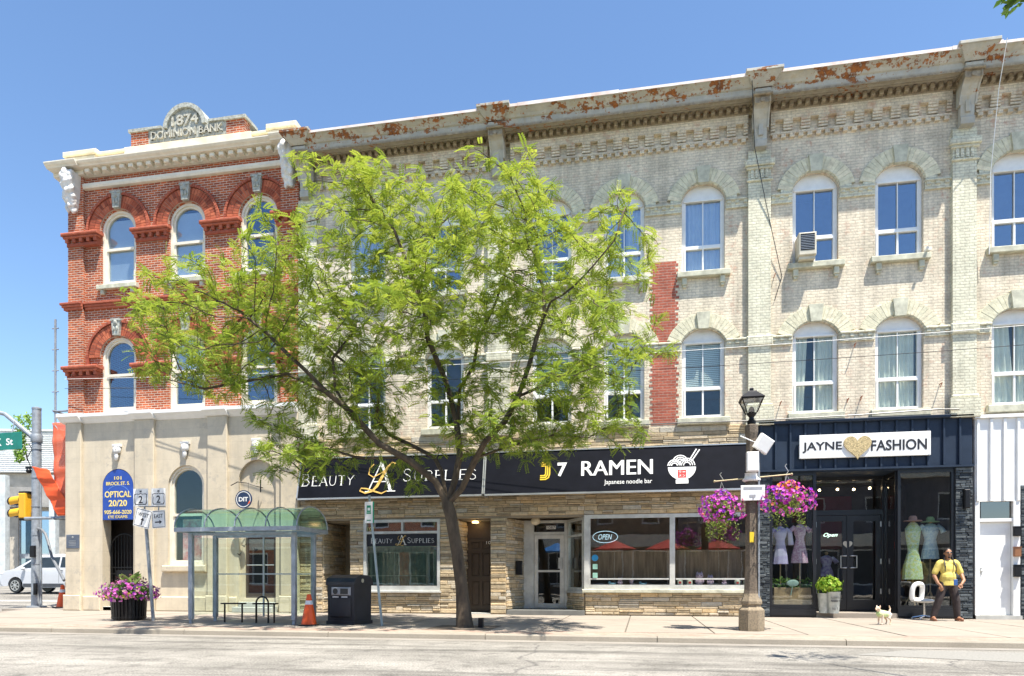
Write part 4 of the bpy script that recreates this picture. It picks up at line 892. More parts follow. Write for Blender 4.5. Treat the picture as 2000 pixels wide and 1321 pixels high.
m = MB(); m.box(3.0, 8.06, 3.4, 3.5, 0, 4.9); m.box(7.72, 7.8, .1, 3.4, 0, 3.8); m.box(3.0, 3.1, .1, 3.4, 0, 3.8); m.box(3.0, 8.06, 1.0, 3.4, 3.8, 3.9); m.box(3.05, 7.75, 1.0, 3.4, 0.0, .12); m.box(4.2, 4.3, 1.6, 3.4, .1, 2.6); m.box(3.1, 4.4, .05, 1.2, .05, .27); m.box(6.4, 7.7, .05, 1.2, .05, .27)
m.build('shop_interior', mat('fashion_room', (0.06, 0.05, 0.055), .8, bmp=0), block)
m = MB(); m.box(4.5, 6.2, 3.3, 3.38, 1.9, 3.5); m.build('burgundy_wall', mat('burgundy', (.16, .015, .03), .7, bmp=0), block)
m = MB()
for x in (4.9, 5.35, 5.8, 6.15): m.ball((x, 1.6 + .2 * math.sin(x * 7), 3.50), .035)
m.build('spotlights', mat('spot_glow', (1, .8, .5), emit=((1, .7, .4), 9.0)), block)
js = thing('shop_sign', 'white fashion shop sign board with black letters and gold heart on navy panels', 'sign', (5.53, -.15, 4.10))
m = MB(); m.cbox(3.98, 7.08, -.19, -.141, 4.10, 4.70, .008); m.build('sign_board', SIGNW, js)
BLT = mat('black_letters', (.015, .015, .02), .5, bmp=0); text_mb('JAYNE', .95, .27, .006, .02, Tr(4.53, -.191, 4.38)).build('lettering', BLT, js); text_mb('FASHION', 1.30, .27, .006, .02, Tr(6.34, -.191, 4.38)).build('lettering', BLT, js)
heart(.66, Tr(5.37, -.191, 4.38), -.04, 0).build('heart_emblem', mat('gold_glitter', (.60, .47, .24), .4, var=.35, vscale=40, bmp=.6, bscale=80), js)
m = MB()
for x in (4.02, 5.5, 7.04):
    for z in (4.13, 4.67): m.tube([(x, -.19, z), (x, -.196, z)], .01, 8)
m.build('screws', ALU, js)
# white panelled front with a white door, right edge
m = MB(); m.box(8.12, 12, -.08, .1, 2.92, 4.98); x = 8.14
while x < 12: m.cbox(x, x + .07, -.13, -.081, 2.92, 4.96, .01); x += .30
m.box(8.09, 12, -.16, 0, 4.981, 5.06); m.build('white_batten_panel', WHITE, block)
m = MB(); m.box(8.12, 8.22, -.10, .1, .0, 2.919); m.box(8.97, 9.12, -.10, .1, .0, 2.919); m.box(8.22, 8.97, -.07, .1, 2.42, 2.50); m.build('door_frame', WHITE, block)
m = MB(); m.box(8.22, 8.97, -.0, .05, 2.50, 2.92); m.build('fanlight', glass('dark_fanlight', .15, (.15, .16, .17)), block)
m = MB(); m.cbox(8.225, 8.965, .02, .08, .10, 2.415, .006); wd = m.build('white_door', WHITE, block); m = MB(); m.ball((8.30, -.02, 1.20), .03); m.box(8.28, 8.32, -.0, .02, 1.12, 1.28); m.build('handle', ALU, wd)
m = MB(); m.box(8.12, 9.15, -.14, .2, 0, .095); m.build('door_step', MATS['grey_step_stone'], block)
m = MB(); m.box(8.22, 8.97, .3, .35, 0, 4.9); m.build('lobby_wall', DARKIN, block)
st = MB(); ledge(st, 9.13, 11.5, .02, 3.3, .03, .07, .08, .3, .05, -.08, c=.006); st.build('dark_stone_pier', SLATE, block)
wl = MB(); wl.box(9.13, 12.5, -.08, .2, 0, 3.3); wl.build('pier_core', DKMORT, block)

# ------------------------------------------------------------------ far side of the street (mirrored in the shop windows)
def far_shop(x0, x1, h, wall, label, n, y=-27.0):
    t = thing('shop_building', label, 'building', ((x0 + x1) / 2, y - 4, 0))
    hs = []; st_ = (x1 - x0) / n
    for i in range(n):
        c = x0 + (i + .5) * st_; hs.append(rect(c - .55, c + .55, 4.6, 6.3)); hs.append(rect(c - st_ * .4, c + st_ * .4, .6, 2.9))
    m = MB(); m.plate(rect(x0, x1, 0, h), hs, y - .3, y); m.box(x0, x0 + .3, y - 8, y - .3, 0, h); m.box(x1 - .3, x1, y - 8, y - .3, 0, h); m.box(x0, x1, y - 8.3, y - 8, 0, h); m.box(x0 + .3, x1 - .3, y - 8, y - .3, h - .6, h - .4)
    m.build('wall', wall, t); m = MB(); m.box(x0 - .1, x1 + .1, y - .3, y + .3, h, h + .35); m.box(x0 + .3, x1 - .3, y + .0, y + .35, 3.1, 3.9); m.build('cornice', TRIM, t)
    for q in hs:
        f = MB(); f.plate(rect(q[0][0] + .002, q[1][0] - .002, q[0][1] + .002, q[2][1] - .002), [rect(q[0][0] + .1, q[1][0] - .1, q[0][1] + .1, q[2][1] - .1)], y - .2, y - .1)
        w = f.build('window', WHITE, t); p = MB(); p.box(q[0][0] + .05, q[1][0] - .05, y - .17, y - .16, q[0][1] + .05, q[2][1] - .05); p.build('pane', BLACK, w)
far_shop(-30, -13, 7.6, REDB, 'low red brick shop row across the street, mirrored in the left windows', 5)
far_shop(-12.8, 2, 8.4, brick_mat('buff_brick', (.26, .19, .13), (.20, .15, .11), (.2, .17, .15)), 'buff brick shop row across the street, mirrored in the noodle bar windows', 5)
far_shop(2.3, 20, 7.2, mat('grey_render', (.13, .13, .15), .8), 'grey rendered shop row across the street, mirrored in the fashion shop glass', 5)
struct(MB().box(-60, 60, -40, -19.8, -.104, .0), 'far_sidewalk', CONC)
def parasol(c, r, col, label):
    t = thing('patio_parasol', label, 'parasol', c, group='parasols across the street'); m = MB(); n = 8; vs = [(0, 0, 2.75)]
    for k in range(n): vs.append((r * math.cos(2 * PI * k / n), r * math.sin(2 * PI * k / n), 2.2))
    m.add(vs, [(0, 1 + k, 1 + (k + 1) % n) for k in range(n)]); m.build('canopy', col, t, local=True); m = MB(); m.tube([(0, 0, 0), (0, 0, 2.75)], .025, 6); m.lathe([(.25, 0), (.25, .08), (.04, .1)], n=12); m.build('pole', ALU, t, local=True)
PRED = mat('parasol_red', (.55, .05, .03), .7)
for xx, l in ((-1.6, 'red patio parasol across the street, leftmost of three'), (1.4, 'red patio parasol across the street, middle of three'), (4.2, 'red patio parasol across the street, rightmost of three')): parasol((xx, -21.2, .5), 1.25, PRED, l)
parasol((-5.2, -21.4, .5), 1.2, mat('parasol_blue', (.03, .2, .55), .7), 'blue patio parasol across the street')

# ------------------------------------------------------------------ street tree: honey locust
def make_tree():
    base = Vector((-3.59, -5.32, 0)); t = thing('honey_locust_tree', 'tall leafy street tree with forked trunk and airy yellow-green crown on the sidewalk', 'tree', base)
    def W(u, v, dy=0.0): return at(u, v, -5.32 + dy)
    pos = []; par = []
    def chain(pts, start=None, step=.12):
        idx = start
        P_ = [Vector(p) for p in pts]
        if start is not None: P_ = [pos[start]] + P_
        for i in range(len(P_) - 1):
            a, b = P_[i], P_[i + 1]; n = max(1, int((b - a).length / step))
            for k in range(0 if (idx is None and i == 0) else 1, n + 1):
                q = a.lerp(b, k / n); pos.append(q); par.append(-1 if idx is None else idx); idx = len(pos) - 1
        return idx
    fk = chain([base, W(902, 1150), W(893, 1080), W(880, 1005), W(874, 985)])
    def near(p):
        d = [(q - p).length for q in pos]; return d.index(min(d))
    a1 = chain([W(850, 940, -.1), W(800, 900, -.3), W(742, 868, -.5), W(705, 828, -.6), W(680, 800, -.7)], fk)
    chain([W(640, 768, -.9), W(598, 725, -1.1), W(560, 690, -1.2), W(520, 650, -1.2), W(470, 610, -1.1)], a1)
    chain([W(655, 760, -.4), W(650, 700, -.2), W(690, 650, 0), W(640, 600, .2)], a1)
    chain([W(560, 730, -.3), W(480, 745, -.2), W(400, 760, -.3), W(330, 742, -.4)], near(W(640, 768, -.9)))
    b0 = chain([W(862, 920, .2), W(848, 893, .3), W(800, 868, .5), W(757, 848, .7), W(735, 815, .8), W(740, 770, .9)], near(W(872, 985)))
    chain([W(690, 720, 1.0), W(650, 690, 1.1), W(600, 640, 1.2)], b0)
    c1 = chain([W(888, 940, .05), W(898, 890, .15), W(893, 835, .2), W(882, 785, .2), W(868, 738, .15), W(853, 703, .1)], fk)
    chain([W(835, 660, -.2), W(830, 610, -.3), W(815, 560, -.4), W(790, 500, -.4), W(770, 450, -.5), W(735, 400, -.5), W(700, 345, -.4)], c1)
    chain([W(800, 540, .1), W(830, 500, .3), W(860, 440, .4), W(900, 400, .5)], near(W(822, 580, -.4)))
    chain([W(898, 760, .3), W(925, 715, .5), W(935, 660, .7), W(965, 600, .9), W(985, 540, .9), W(1000, 470, .8)], near(W(893, 835, .2)))
    d1 = chain([W(902, 955, -.1), W(925, 905, -.3), W(948, 862, -.5), W(985, 825, -.6), W(1012, 775, -.7), W(1033, 715, -.7), W(1048, 660, -.6)], fk)
    chain([W(1063, 612, -.6), W(1062, 565, -.5), W(1045, 520, -.4), W(1050, 460, -.4)], d1)
    chain([W(1075, 590, -.9), W(1110, 570, -1.1), W(1150, 530, -1.2), W(1200, 470, -1.2), W(1222, 400, -1.1)], d1)
    chain([W(1090, 740, -.2), W(1150, 720, 0), W(1220, 740, .2)], near(W(1012, 775, -.7)))
    chain([W(1000, 870, .1), W(1080, 850, .4), W(1150, 855, .5)], near(W(930, 900, -.3)))
    chain([W(700, 895, -.2), W(620, 870, -.3), W(570, 850, -.4)], near(W(790, 893, -.3)))
    chain([W(655, 895, -.3), W(615, 915, -.5), W(585, 935, -.6)], near(W(640, 877, -.27)))
    n_traced = len(pos)
    lobes = [(715, 345, 38, 45, .5), (660, 405, 55, 45, .7), (750, 400, 70, 60, 1.1), (830, 400, 80, 55, 1.1), (900, 405, 50, 40, .8), (930, 450, 70, 50, .9), (1000, 470, 85, 55, 1.1), (1060, 430, 55, 55, 1), (1225, 390, 32, 45, .35), (1160, 430, 50, 60, .35), (1130, 520, 95, 60, .6),
             (1215, 520, 70, 60, .4), (1280, 480, 40, 40, .25), (650, 560, 105, 75, 1.3), (740, 500, 90, 70, .9), (540, 580, 100, 60, 1.3), (450, 610, 105, 55, 1.05), (380, 660, 80, 42, .7), (320, 725, 75, 22, .55), (480, 690, 110, 55, 1.3), (590, 680, 90, 60, 1.2),
             (820, 560, 110, 70, 1.1), (930, 570, 95, 75, 1.2), (850, 660, 110, 60, 1.0), (720, 640, 90, 60, 1.0), (1010, 620, 70, 60, .8), (640, 770, 100, 55, 1.2), (560, 770, 70, 50, .9), (470, 750, 95, 45, .8), (400, 750, 70, 28, .5), (600, 860, 75, 48, 1.2), (690, 860, 70, 35, .6),
             (1060, 560, 80, 60, .55), (1110, 690, 80, 60, .9), (1190, 700, 75, 55, .8), (1260, 720, 60, 35, .35), (1160, 790, 90, 50, .9), (1080, 830, 100, 45, 1.0), (1200, 840, 65, 38, .6), (990, 850, 75, 48, .9), (960, 760, 70, 60, .6), (900, 850, 60, 40, .7), (830, 760, 60, 50, .4), (750, 750, 60, 50, .5),
             (560, 930, 35, 30, .3), (1050, 900, 45, 40, .35), (720, 810, 50, 40, .5), (320, 640, 40, 25, .3), (530, 830, 45, 40, .5), (650, 910, 70, 34, 1.1), (590, 915, 50, 35, .8), (770, 935, 50, 30, .5), (1040, 870, 60, 40, .6), (1290, 600, 28, 22, .12), (500, 540, 50, 25, .4)]
    A = []
    tot = sum(a[2] * a[3] * a[4] for a in lobes); NA = 3600
    for (u, v, ru, rv, w) in lobes:
        for _ in range(max(3, int(NA * ru * rv * w / tot))):
            while True:
                a, b, c = random.uniform(-1, 1), random.uniform(-1, 1), random.uniform(-1, 1)
                if a * a + b * b + c * c <= 1: break
            dd_ = 2.3 * min(1, math.hypot(ru, rv) / 110)
            off = 1.2 * math.sin(u * .017) * math.cos(v * .013)
            p = W(u + a * ru, v + b * rv, 0); p.y = -5.32 + off + c * dd_; p.y = min(p.y, -1.2); A.append(p)
    A = np.array([tuple(p) for p in A])
    cap = 16000; P = np.zeros((cap, 3)); n = len(pos); P[:n] = [tuple(p) for p in pos]
    pa = list(par); act = np.ones(len(A), bool); bd = np.full(len(A), 1e9); bi = np.zeros(len(A), int)
    def upd(lo, hi):
        ids = np.nonzero(act)[0]
        if not len(ids) or hi <= lo: return
        for s0 in range(lo, hi, 400):
            s1 = min(hi, s0 + 400)
            d = np.linalg.norm(A[ids][:, None, :] - P[s0:s1][None], axis=2); k = d.argmin(1); dm = d[np.arange(len(ids)), k]; q = dm < bd[ids]
            bd[ids[q]] = dm[q]; bi[ids[q]] = k[q] + s0
    # the trunk itself takes no twigs
    upd(40 if n > 60 else 0, n); STEP = .10; KILL = .17
    for it in range(170):
        ids = np.nonzero(act & (bd < 3.0))[0]
        if len(ids) < 5 or n > cap - 1500: break
        v = A[ids] - P[bi[ids]]; v /= np.linalg.norm(v, axis=1)[:, None] + 1e-9
        u_, inv = np.unique(bi[ids], return_inverse=True); acc = np.zeros((len(u_), 3)); np.add.at(acc, inv, v)
        l = np.linalg.norm(acc, axis=1); ok = l > 1e-3; acc = acc[ok] / l[ok][:, None]; src = u_[ok]
        acc += rng.normal(0, .16, acc.shape); acc /= np.linalg.norm(acc, axis=1)[:, None]
        new = P[src] + acc * STEP; k = len(new); P[n:n + k] = new; pa += list(src); lo = n; n += k; upd(lo, n); act &= bd > KILL
    P = P[:n]; pa = np.array(pa); print('tree nodes', n, 'left', act.sum())
    r = np.zeros(n); cnt = np.zeros(n, int)
    for i in range(n - 1, 0, -1):
        if pa[i] >= 0: cnt[pa[i]] += 1
    acc = np.zeros(n); E_ = 2.35; tip = .0045
    for i in range(n - 1, -1, -1):
        if acc[i] == 0: acc[i] = tip ** E_
        r[i] = acc[i] ** (1 / E_)
        if pa[i] >= 0: acc[pa[i]] += acc[i]
    sc = .128 / r[12]; r = np.where(r > .03, np.minimum(r * (1 + (sc - 1) * np.clip((r - .03) / .06, 0, 1)), .2), r)
    for i in range(8): r[i] = r[i] * (1 + .5 * (1 - i / 8) ** 2)
    kids = [[] for _ in range(n)]
    for i in range(n):
        if pa[i] >= 0: kids[pa[i]].append(i)
    mb = MB(); seen = set(); starts = [0]
    while starts:
        s = starts.pop(); ch = [s] if pa[s] < 0 else [pa[s], s]; c = s
        while kids[c]:
            ks = sorted(kids[c], key=lambda q: -r[q]); starts += ks[1:]; c = ks[0]; ch.append(c)
        rr = [min(r[q], r[s] * 1.0) if k == 0 else r[q] for k, q in enumerate(ch)]
        big = max(rr) > .03; pts = [P[q] for q in ch]
        if not big and len(pts) > 4: pts = pts[:1] + pts[1:-1:2] + pts[-1:]; rr = rr[:1] + rr[1:-1:2] + rr[-1:]
        if len(pts) < 2: continue
        mb.tube(pts, rr, 12 if max(rr) > .08 else (6 if big else 4), cap=False)
    bark = mat('locust_bark', (0.115, 0.085, 0.055), 0.9, c2=(0.045, 0.034, 0.024), vscale=8, bmp=1.0, bscale=26, stretch=(1, 1, .35))
    mb.build('trunk_and_branches', bark, t, True)
    # pinnate leaves on thin twigs
    thin = np.nonzero((r < .011))[0]; N_L = 19000
    w_ = np.ones(len(thin)); wz = P[thin]
    pick = rng.choice(thin, N_L, p=w_ / w_.sum())
    org = P[pick] + rng.normal(0, .035, (N_L, 3)); dirs = np.where((pa[pick] >= 0)[:, None], P[pick] - P[np.maximum(pa[pick], 0)], 0)
    dirs /= np.linalg.norm(dirs, axis=1)[:, None] + 1e-9
    dr_ = rng.normal(0, 1, (N_L, 3)); dr_[:, 2] = dr_[:, 2] * .45; dr_ = dr_ + dirs * .5; dr_ /= np.linalg.norm(dr_, axis=1)[:, None]
    up = np.tile([0, 0, 1.0], (N_L, 1)) + rng.normal(0, .35, (N_L, 3)); sd = np.cross(dr_, up); sd /= np.linalg.norm(sd, axis=1)[:, None] + 1e-9; up = np.cross(sd, dr_)
    L_ = rng.uniform(.14, .25, N_L); V = []; k = 7
    allv = np.zeros((N_L, k * 2 * 4, 3)); q = 0
    for j in range(k):
        f = (j + .8) / k; ax = org + dr_ * (L_ * f)[:, None] + up * (-(f ** 2) * L_ * .35)[:, None]
        for s in (-1, 1):
            ll = L_ * .30 * (1 - .35 * abs(f - .5)); wd = ll * .27
            d2 = sd * s * .9 + dr_ * .45 - up * .15
            tipv = ax + d2 * ll[:, None]; mid = ax + d2 * (ll * .5)[:, None]
            allv[:, q] = ax; allv[:, q + 1] = mid + dr_ * wd[:, None]; allv[:, q + 2] = tipv; allv[:, q + 3] = mid - dr_ * wd[:, None]; q += 4
    vv = allv.reshape(-1, 3) - np.array(tuple(base)); nf = len(vv) // 4
    me = bpy.data.meshes.new('foliage'); me.vertices.add(len(vv)); me.vertices.foreach_set('co', vv.astype(np.float32).ravel()); me.loops.add(nf * 4); me.loops.foreach_set('vertex_index', np.arange(nf * 4, dtype=np.int32))
    me.polygons.add(nf); me.polygons.foreach_set('loop_start', np.arange(0, nf * 4, 4, dtype=np.int32)); me.polygons.foreach_set('loop_total', np.full(nf, 4, np.int32)); me.update()
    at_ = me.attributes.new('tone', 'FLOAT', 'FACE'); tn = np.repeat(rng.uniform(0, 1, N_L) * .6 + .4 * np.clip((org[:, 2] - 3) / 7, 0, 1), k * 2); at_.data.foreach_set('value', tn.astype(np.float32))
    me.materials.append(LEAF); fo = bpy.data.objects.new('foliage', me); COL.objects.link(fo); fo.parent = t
    return t
def leaf_mat(name, stops, tr=.45):
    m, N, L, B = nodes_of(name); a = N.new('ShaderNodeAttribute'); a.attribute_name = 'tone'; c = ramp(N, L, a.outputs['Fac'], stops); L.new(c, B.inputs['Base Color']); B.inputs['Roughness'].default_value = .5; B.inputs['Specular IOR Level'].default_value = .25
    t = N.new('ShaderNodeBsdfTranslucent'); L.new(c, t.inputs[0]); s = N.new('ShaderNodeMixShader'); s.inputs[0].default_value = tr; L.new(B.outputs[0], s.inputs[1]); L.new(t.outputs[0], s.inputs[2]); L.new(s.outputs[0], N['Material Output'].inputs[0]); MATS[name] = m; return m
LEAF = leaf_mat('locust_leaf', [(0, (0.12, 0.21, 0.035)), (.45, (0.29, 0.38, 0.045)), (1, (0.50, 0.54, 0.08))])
tree = make_tree()
m = MB(); m.plate(rect(-4.25, -2.95, -5.95, -4.7), [], 0, .02); m.v = [(v[0], v[2], -.0 - v[1] * .0 + .006 if v[1] < .01 else -.02) for v in m.v]; gr = m.build('tree_pit', mat('pit_soil', (.14, .11, .08), .95)); gr['kind'] = 'structure'

# ------------------------------------------------------------------ street lamp with arm, boxes, sign
LX, LY = 2.07, -5.11
AGG = mat('exposed_aggregate', (0.20, 0.155, 0.11), 0.9, c2=(0.07, 0.06, 0.05), vscale=45, bmp=1.0, bscale=120)
AGG2 = mat('aggregate_base', (0.34, 0.27, 0.18), 0.9, c2=(0.17, 0.14, 0.10), vscale=30, bmp=1.0, bscale=100)
lamp = thing('street_lamp', 'speckled concrete street lamp with black lantern and octagonal base at the kerb', 'street lamp', (LX, LY, 0))
m = MB(); m.lathe([(.24, 0), (.245, .05), (.245, .40), (.22, .43), (.18, .46), (.18, .50), (.20, .52), (.20, .57), (.165, .66), (.15, .72)], n=8, rot=R(22.5)); m.build('base', AGG2, lamp, local=True)
m = MB(); m.lathe([(.15, .721), (.14, .78), (.135, .95), (.118, 1.25), (.112, 2.8), (.10, 3.7), (.125, 3.82), (.125, 3.96), (.09, 3.98)], n=8, rot=R(22.5)); m.build('post', AGG, lamp, local=True)
m = MB(); m.lathe([(.05, 3.98), (.08, 4.0), (.085, 4.05), (.05, 4.08), (.045, 4.12), (.09, 4.18), (.10, 4.20)], n=12)
q0, q1 = .10, .205
for a in range(4):
    w = PI / 4 + a * PI / 2; m.tube([(math.cos(w) * q0 * 1.3, math.sin(w) * q0 * 1.3, 4.20), (math.cos(w) * q1 * 1.35, math.sin(w) * q1 * 1.35, 4.46)], .012, 6)
m.lathe([(q1 * 1.45, 4.455), (q1 * 1.5, 4.48), (.13, 4.60), (.12, 4.62), (.05, 4.63), (.05, 4.68), (.03, 4.70)], n=4, rot=PI / 4); m.ball((0, 0, 4.24), (.06, .06, .09))
m.build('lantern', BLKM, lamp, local=True)
m = MB(); m.lathe([(.115, 4.21), (.26, 4.45)], n=4, rot=PI / 4); m.build('lantern_glass', glass('lantern_glass', .12, (.85, .88, .88)), lamp, local=True)
m = MB(); m.tube([(-.68, -.02, 2.90), (.72, -.02, 3.0)], .014, 8); m.ball((-.69, -.02, 2.90), .025); m.ball((.73, -.02, 3.0), .025); m.build('cross_arm', mat('brass_arm', (.42, .36, .22), .5, metal=.5), lamp, local=True)
m = MB(); m.lathe([(.13, 2.88), (.17, 2.90), (.17, 2.93), (.13, 2.96), (.12, 3.03), (.13, 3.04)], n=16); m.build('collar', WHITE, lamp, local=True)
m = MB(); m.box(.11, .14, -.10, -.07, .2, 3.5); m.build('conduit', STEEL, lamp, local=True)
m = MB(); m.box(-.05, .03, -.125, -.117, 1.70, 1.90); m.build('yellow_tag', YEL, lamp, local=True)
x = MB(); x.cbox(-.14, .13, -.21, -.12, 3.0, 3.42, .015); tag_o = flat_thing(MB().cbox(LX - .12, LX + .10, LY - .24, LY - .13, 3.05, 3.42, .015), 'junction_box', WHITE, 'small white box strapped to the street lamp post above the arm', 'utility box')
M = Matrix.Translation((.20, -.12, 3.58)) @ Matrix.Rotation(R(32), 4, 'Y') @ Matrix.Rotation(R(20), 4, 'Z')
mm_ = MB().cbox(-.15, .15, -.06, .04, -.15, .15, .02, Matrix.Translation((LX, LY, 0)) @ M); mm_.tube([(LX - .22, LY - .1, 3.75), (LX + .1, LY - .08, 3.6)], .012, 6)
flat_thing(mm_, 'wireless_antenna', WHITE, 'tilted square white antenna panel near the top of the lamp post', 'antenna')
sg = thing('camera_notice_sign', 'small white notice sign with camera picture strapped across the lamp post', 'sign', (LX, LY - .16, 2.50))
m = MB(); m.cbox(-.22, .22, -.01, .008, 0, .29, .003); m.build('sign_plate', SIGNW, sg, local=True); m = MB(); m.box(-.06, .05, -.018, -.0105, .07, .11); m.box(.0, .02, -.018, -.0105, .03, .07); 
for k in range(2): m.box(-.17, .17, -.014, -.0105, .21 + k * .03, .225 + k * .03)
m.build('pictogram', mat('grey_print', (.35, .35, .37), .6, bmp=0), sg, local=True)

# ------------------------------------------------------------------ flowers
PETAL = island('petunia_petals', [(0, (.62, .04, .42)), (.3, (.75, .10, .60)), (.5, (.85, .30, .75)), (.62, (.30, .03, .55)), (.8, (.22, .02, .45)), (.93, (.80, .08, .50)), (1, (.85, .30, .05))], .6, 0, trans=.3)
PETALP = island('pink_petals', [(0, (.80, .25, .60)), (.45, (.75, .14, .52)), (.7, (.28, .04, .50)), (.85, (.78, .40, .70)), (.97, (.75, .70, .10)), (1, (.75, .70, .10))], .6, 0, trans=.3)
PLEAF = island('plant_leaves', [(0, (.10, .17, .03)), (.5, (.22, .33, .05)), (1, (.42, .50, .10))], .5, 0, trans=.35)
GLEAF = island('green_leaves', [(0, (.05, .12, .02)), (.5, (.12, .24, .04)), (1, (.24, .40, .06))], .45, 0, trans=.35)
def scatter(n, fn, size, kind):
    mb = MB()
    for _ in range(n):
        p, nr = fn(); p = Vector(p); nr = Vector(nr).normalized(); nr = (nr + Vector((random.gauss(0, .35), random.gauss(0, .35), random.gauss(0, .35)))).normalized()
        a = nr.cross(Vector((random.random() - .5, random.random() - .5, random.random() - .5))).normalized(); b = nr.cross(a); s = size * random.uniform(.7, 1.25)
        if kind == 'flower':
            vs = [p - nr * s * .3]
            for k in range(10): w = 2 * PI * k / 10; r_ = s * (1 if k % 2 else .8); vs.append(p + (a * math.cos(w) + b * math.sin(w)) * r_ + nr * .1 * s)
            mb.add(vs, [(0, 1 + k, 1 + (k + 1) % 10) for k in range(10)])
        else:
            mb.add([p, p + a * s * .5 + b * s * .28, p + a * s - nr * s * .15, p + a * s * .5 - b * s * .28], [(0, 1, 2), (0, 2, 3)])
    return mb
def blob(rx, ry, rz, cz, low=-1.0, shell=.25):
    def f():
        while True:
            d = Vector((random.gauss(0, 1), random.gauss(0, 1), random.gauss(0, 1))).normalized()
            if d.z > low: break
        q = 1 - random.random() * shell; bmp_ = 1 + .10 * math.sin(d.x * 7 + 1) + .08 * math.sin(d.z * 9 + d.x * 5)
        return (d.x * rx * q * bmp_, d.y * ry * q * bmp_, cz + d.z * rz * q * bmp_), d
    return f
def basket(x, z, rx, rz, label, orange, trail):
    t = thing('hanging_flower_basket', label, 'flower basket', (x, LY - .02, z), group='flower baskets on the lamp arm')
    m = MB(); m.lathe([(.04, -.16), (.14, -.12), (.19, 0), (.19, .03)], n=14); m.build('basket', mat('coir_basket', (.12, .09, .05), .9), t, local=True)
    m = MB()
    for w in (0, 2.1, 4.2): m.tube([(.18 * math.cos(w), .18 * math.sin(w), .03), (0, 0, rz + .18)], .004, 4)
    m.tube([(0, 0, rz + .17), (.03, 0, rz + .22), (0, 0, rz + .27), (-.03, 0, rz + .32), (0, 0, rz + .36)], .007, 5); m.build('hanger', ALU, t, local=True)
    f = scatter(900, blob(rx * .92, rx * .85, rz * .95, 0, shell=.5), .05, 'leaf')
    for k in range(trail):
        cx = random.uniform(-.7, .7) * rx; cy = -random.uniform(.2, .9) * rx * .8; ln_ = random.uniform(.15, .42)
        for j in range(int(ln_ / .012)):
            p = Vector((cx + random.gauss(0, .03), cy + random.gauss(0, .03), -rz * .6 - j * .012)); a = Vector((random.gauss(0, 1), random.gauss(0, 1), -.6)).normalized(); b = Vector((a.y, -a.x, .2)); s = .05
            f.add([p, p + a * s * .5 + b * s * .25, p + a * s, p + a * s * .5 - b * s * .25], [(0, 1, 2, 3)])
    f.build('foliage', PLEAF, t, local=True)
    scatter(330, blob(rx, rx * .9, rz, .02, -.65, .15), .036, 'flower').build('flowers', PETAL, t, local=True)
    if orange:
        def fo(): a_ = blob(rx * .4, rx * .6, rz * .35, rz * .72)(); return a_
        scatter(45, fo, .04, 'flower').build('orange_flowers', mat('orange_petal', (.85, .22, .02), .6, bmp=0), t, local=True)
    return t
basket(LX - .56, 2.33, .40, .38, 'hanging basket of pink petunias with long pale trailing leaves, left of the lamp post', False, 16)
basket(LX + .64, 2.48, .50, .36, 'bigger hanging basket of magenta and orange petunias, right of the lamp post', True, 7)
pl = thing('flower_planter', 'round slatted black planter overflowing with pink and purple flowers on the sidewalk', 'planter', (-12.28, -4.30, 0))
m = MB()
for k in range(30):
    w = 2 * PI * k / 30; M = Matrix.Rotation(w, 4, 'Z') @ Matrix.Translation((.36, 0, 0)) @ Matrix.Rotation(R(3), 4, 'Y'); m.box(-.01, .01, -.026, .026, .03, .56, M)
for z in (.06, .50): m.lathe([(.375, z), (.385, z), (.385, z + .03), (.375, z + .03)], n=30)
m.lathe([(.32, .01), (.34, .5)], n=20); m.build('slatted_tub', BLKM, pl, local=True)
scatter(1300, blob(.60, .55, .30, .66, -.5, .4), .07, 'leaf').build('foliage', GLEAF, pl, local=True)
scatter(430, blob(.68, .60, .30, .66, -.6, .12), .036, 'flower').build('flowers', PETALP, pl, local=True)
def fl_r(): q = blob(.42, .4, .22, .9, -.2)(); return q
scatter(120, fl_r, .06, 'leaf').build('dark_foliage', mat('burgundy_leaf', (.12, .03, .04), .5, bmp=0), pl, local=True)
m = MB()
for k in range(8):
    a = R(-70 + k * 24); l = random.uniform(.32, .50); d = Vector((math.sin(a) * .7, random.uniform(-.3, .3), 1)).normalized(); s_ = Vector((d.z, 0, -d.x)).normalized(); b0 = Vector((0, 0, .82)); pts = []
    for j in range(6):
        f = j / 5; w = .085 * math.sin(PI * min(1, f * .9 + .1)) + .005; c = b0 + d * l * f + Vector((math.sin(a) * .1, 0, -.08)) * f * f; pts += [c - s_ * w, c + Vector((0, .02, 0)), c + s_ * w]
    m.add(pts, [q for j in range(5) for q in ((j * 3, j * 3 + 1, j * 3 + 4, j * 3 + 3), (j * 3 + 1, j * 3 + 2, j * 3 + 5, j * 3 + 4))])
m.build('canna_leaves', island('canna', [(0, (.25, .38, .08)), (1, (.50, .58, .22))], .45, 0, trans=.4), pl, True, local=True)

# ------------------------------------------------------------------ bus shelter
bs = thing('bus_shelter', 'glass bus shelter with grey posts and green vaulted roof', 'bus shelter', (-8.70, -4.75, 0))
W2, D2, HZ = 1.25, .45, 2.02
m = MB()
for sx in (-1, 1):
    for sy in (-1, 1):
        p = MB(); x, y = sx * W2, sy * D2; p.cbox(x - .048, x + .048, y - .048, y + .048, .10, HZ, .01); p.box(x - .03, x + .03, y - .03, y + .03, 0, .10); p.build('post', GALV2, bs, local=True)
m = MB(); rx, ry = 1.46, .72
for sy in (-1, 1): m.box(-rx, rx, sy * ry - .035, sy * ry + .035, HZ + .02, HZ + .11)
for sx in (-1, 1): m.box(sx * rx - .035, sx * rx + .035, -ry + .035, ry - .035, HZ + .021, HZ + .109)
for sy in (-1, 1): m.box(-W2, W2, sy * D2 - .02, sy * D2 + .02, HZ - .05, HZ - .001)
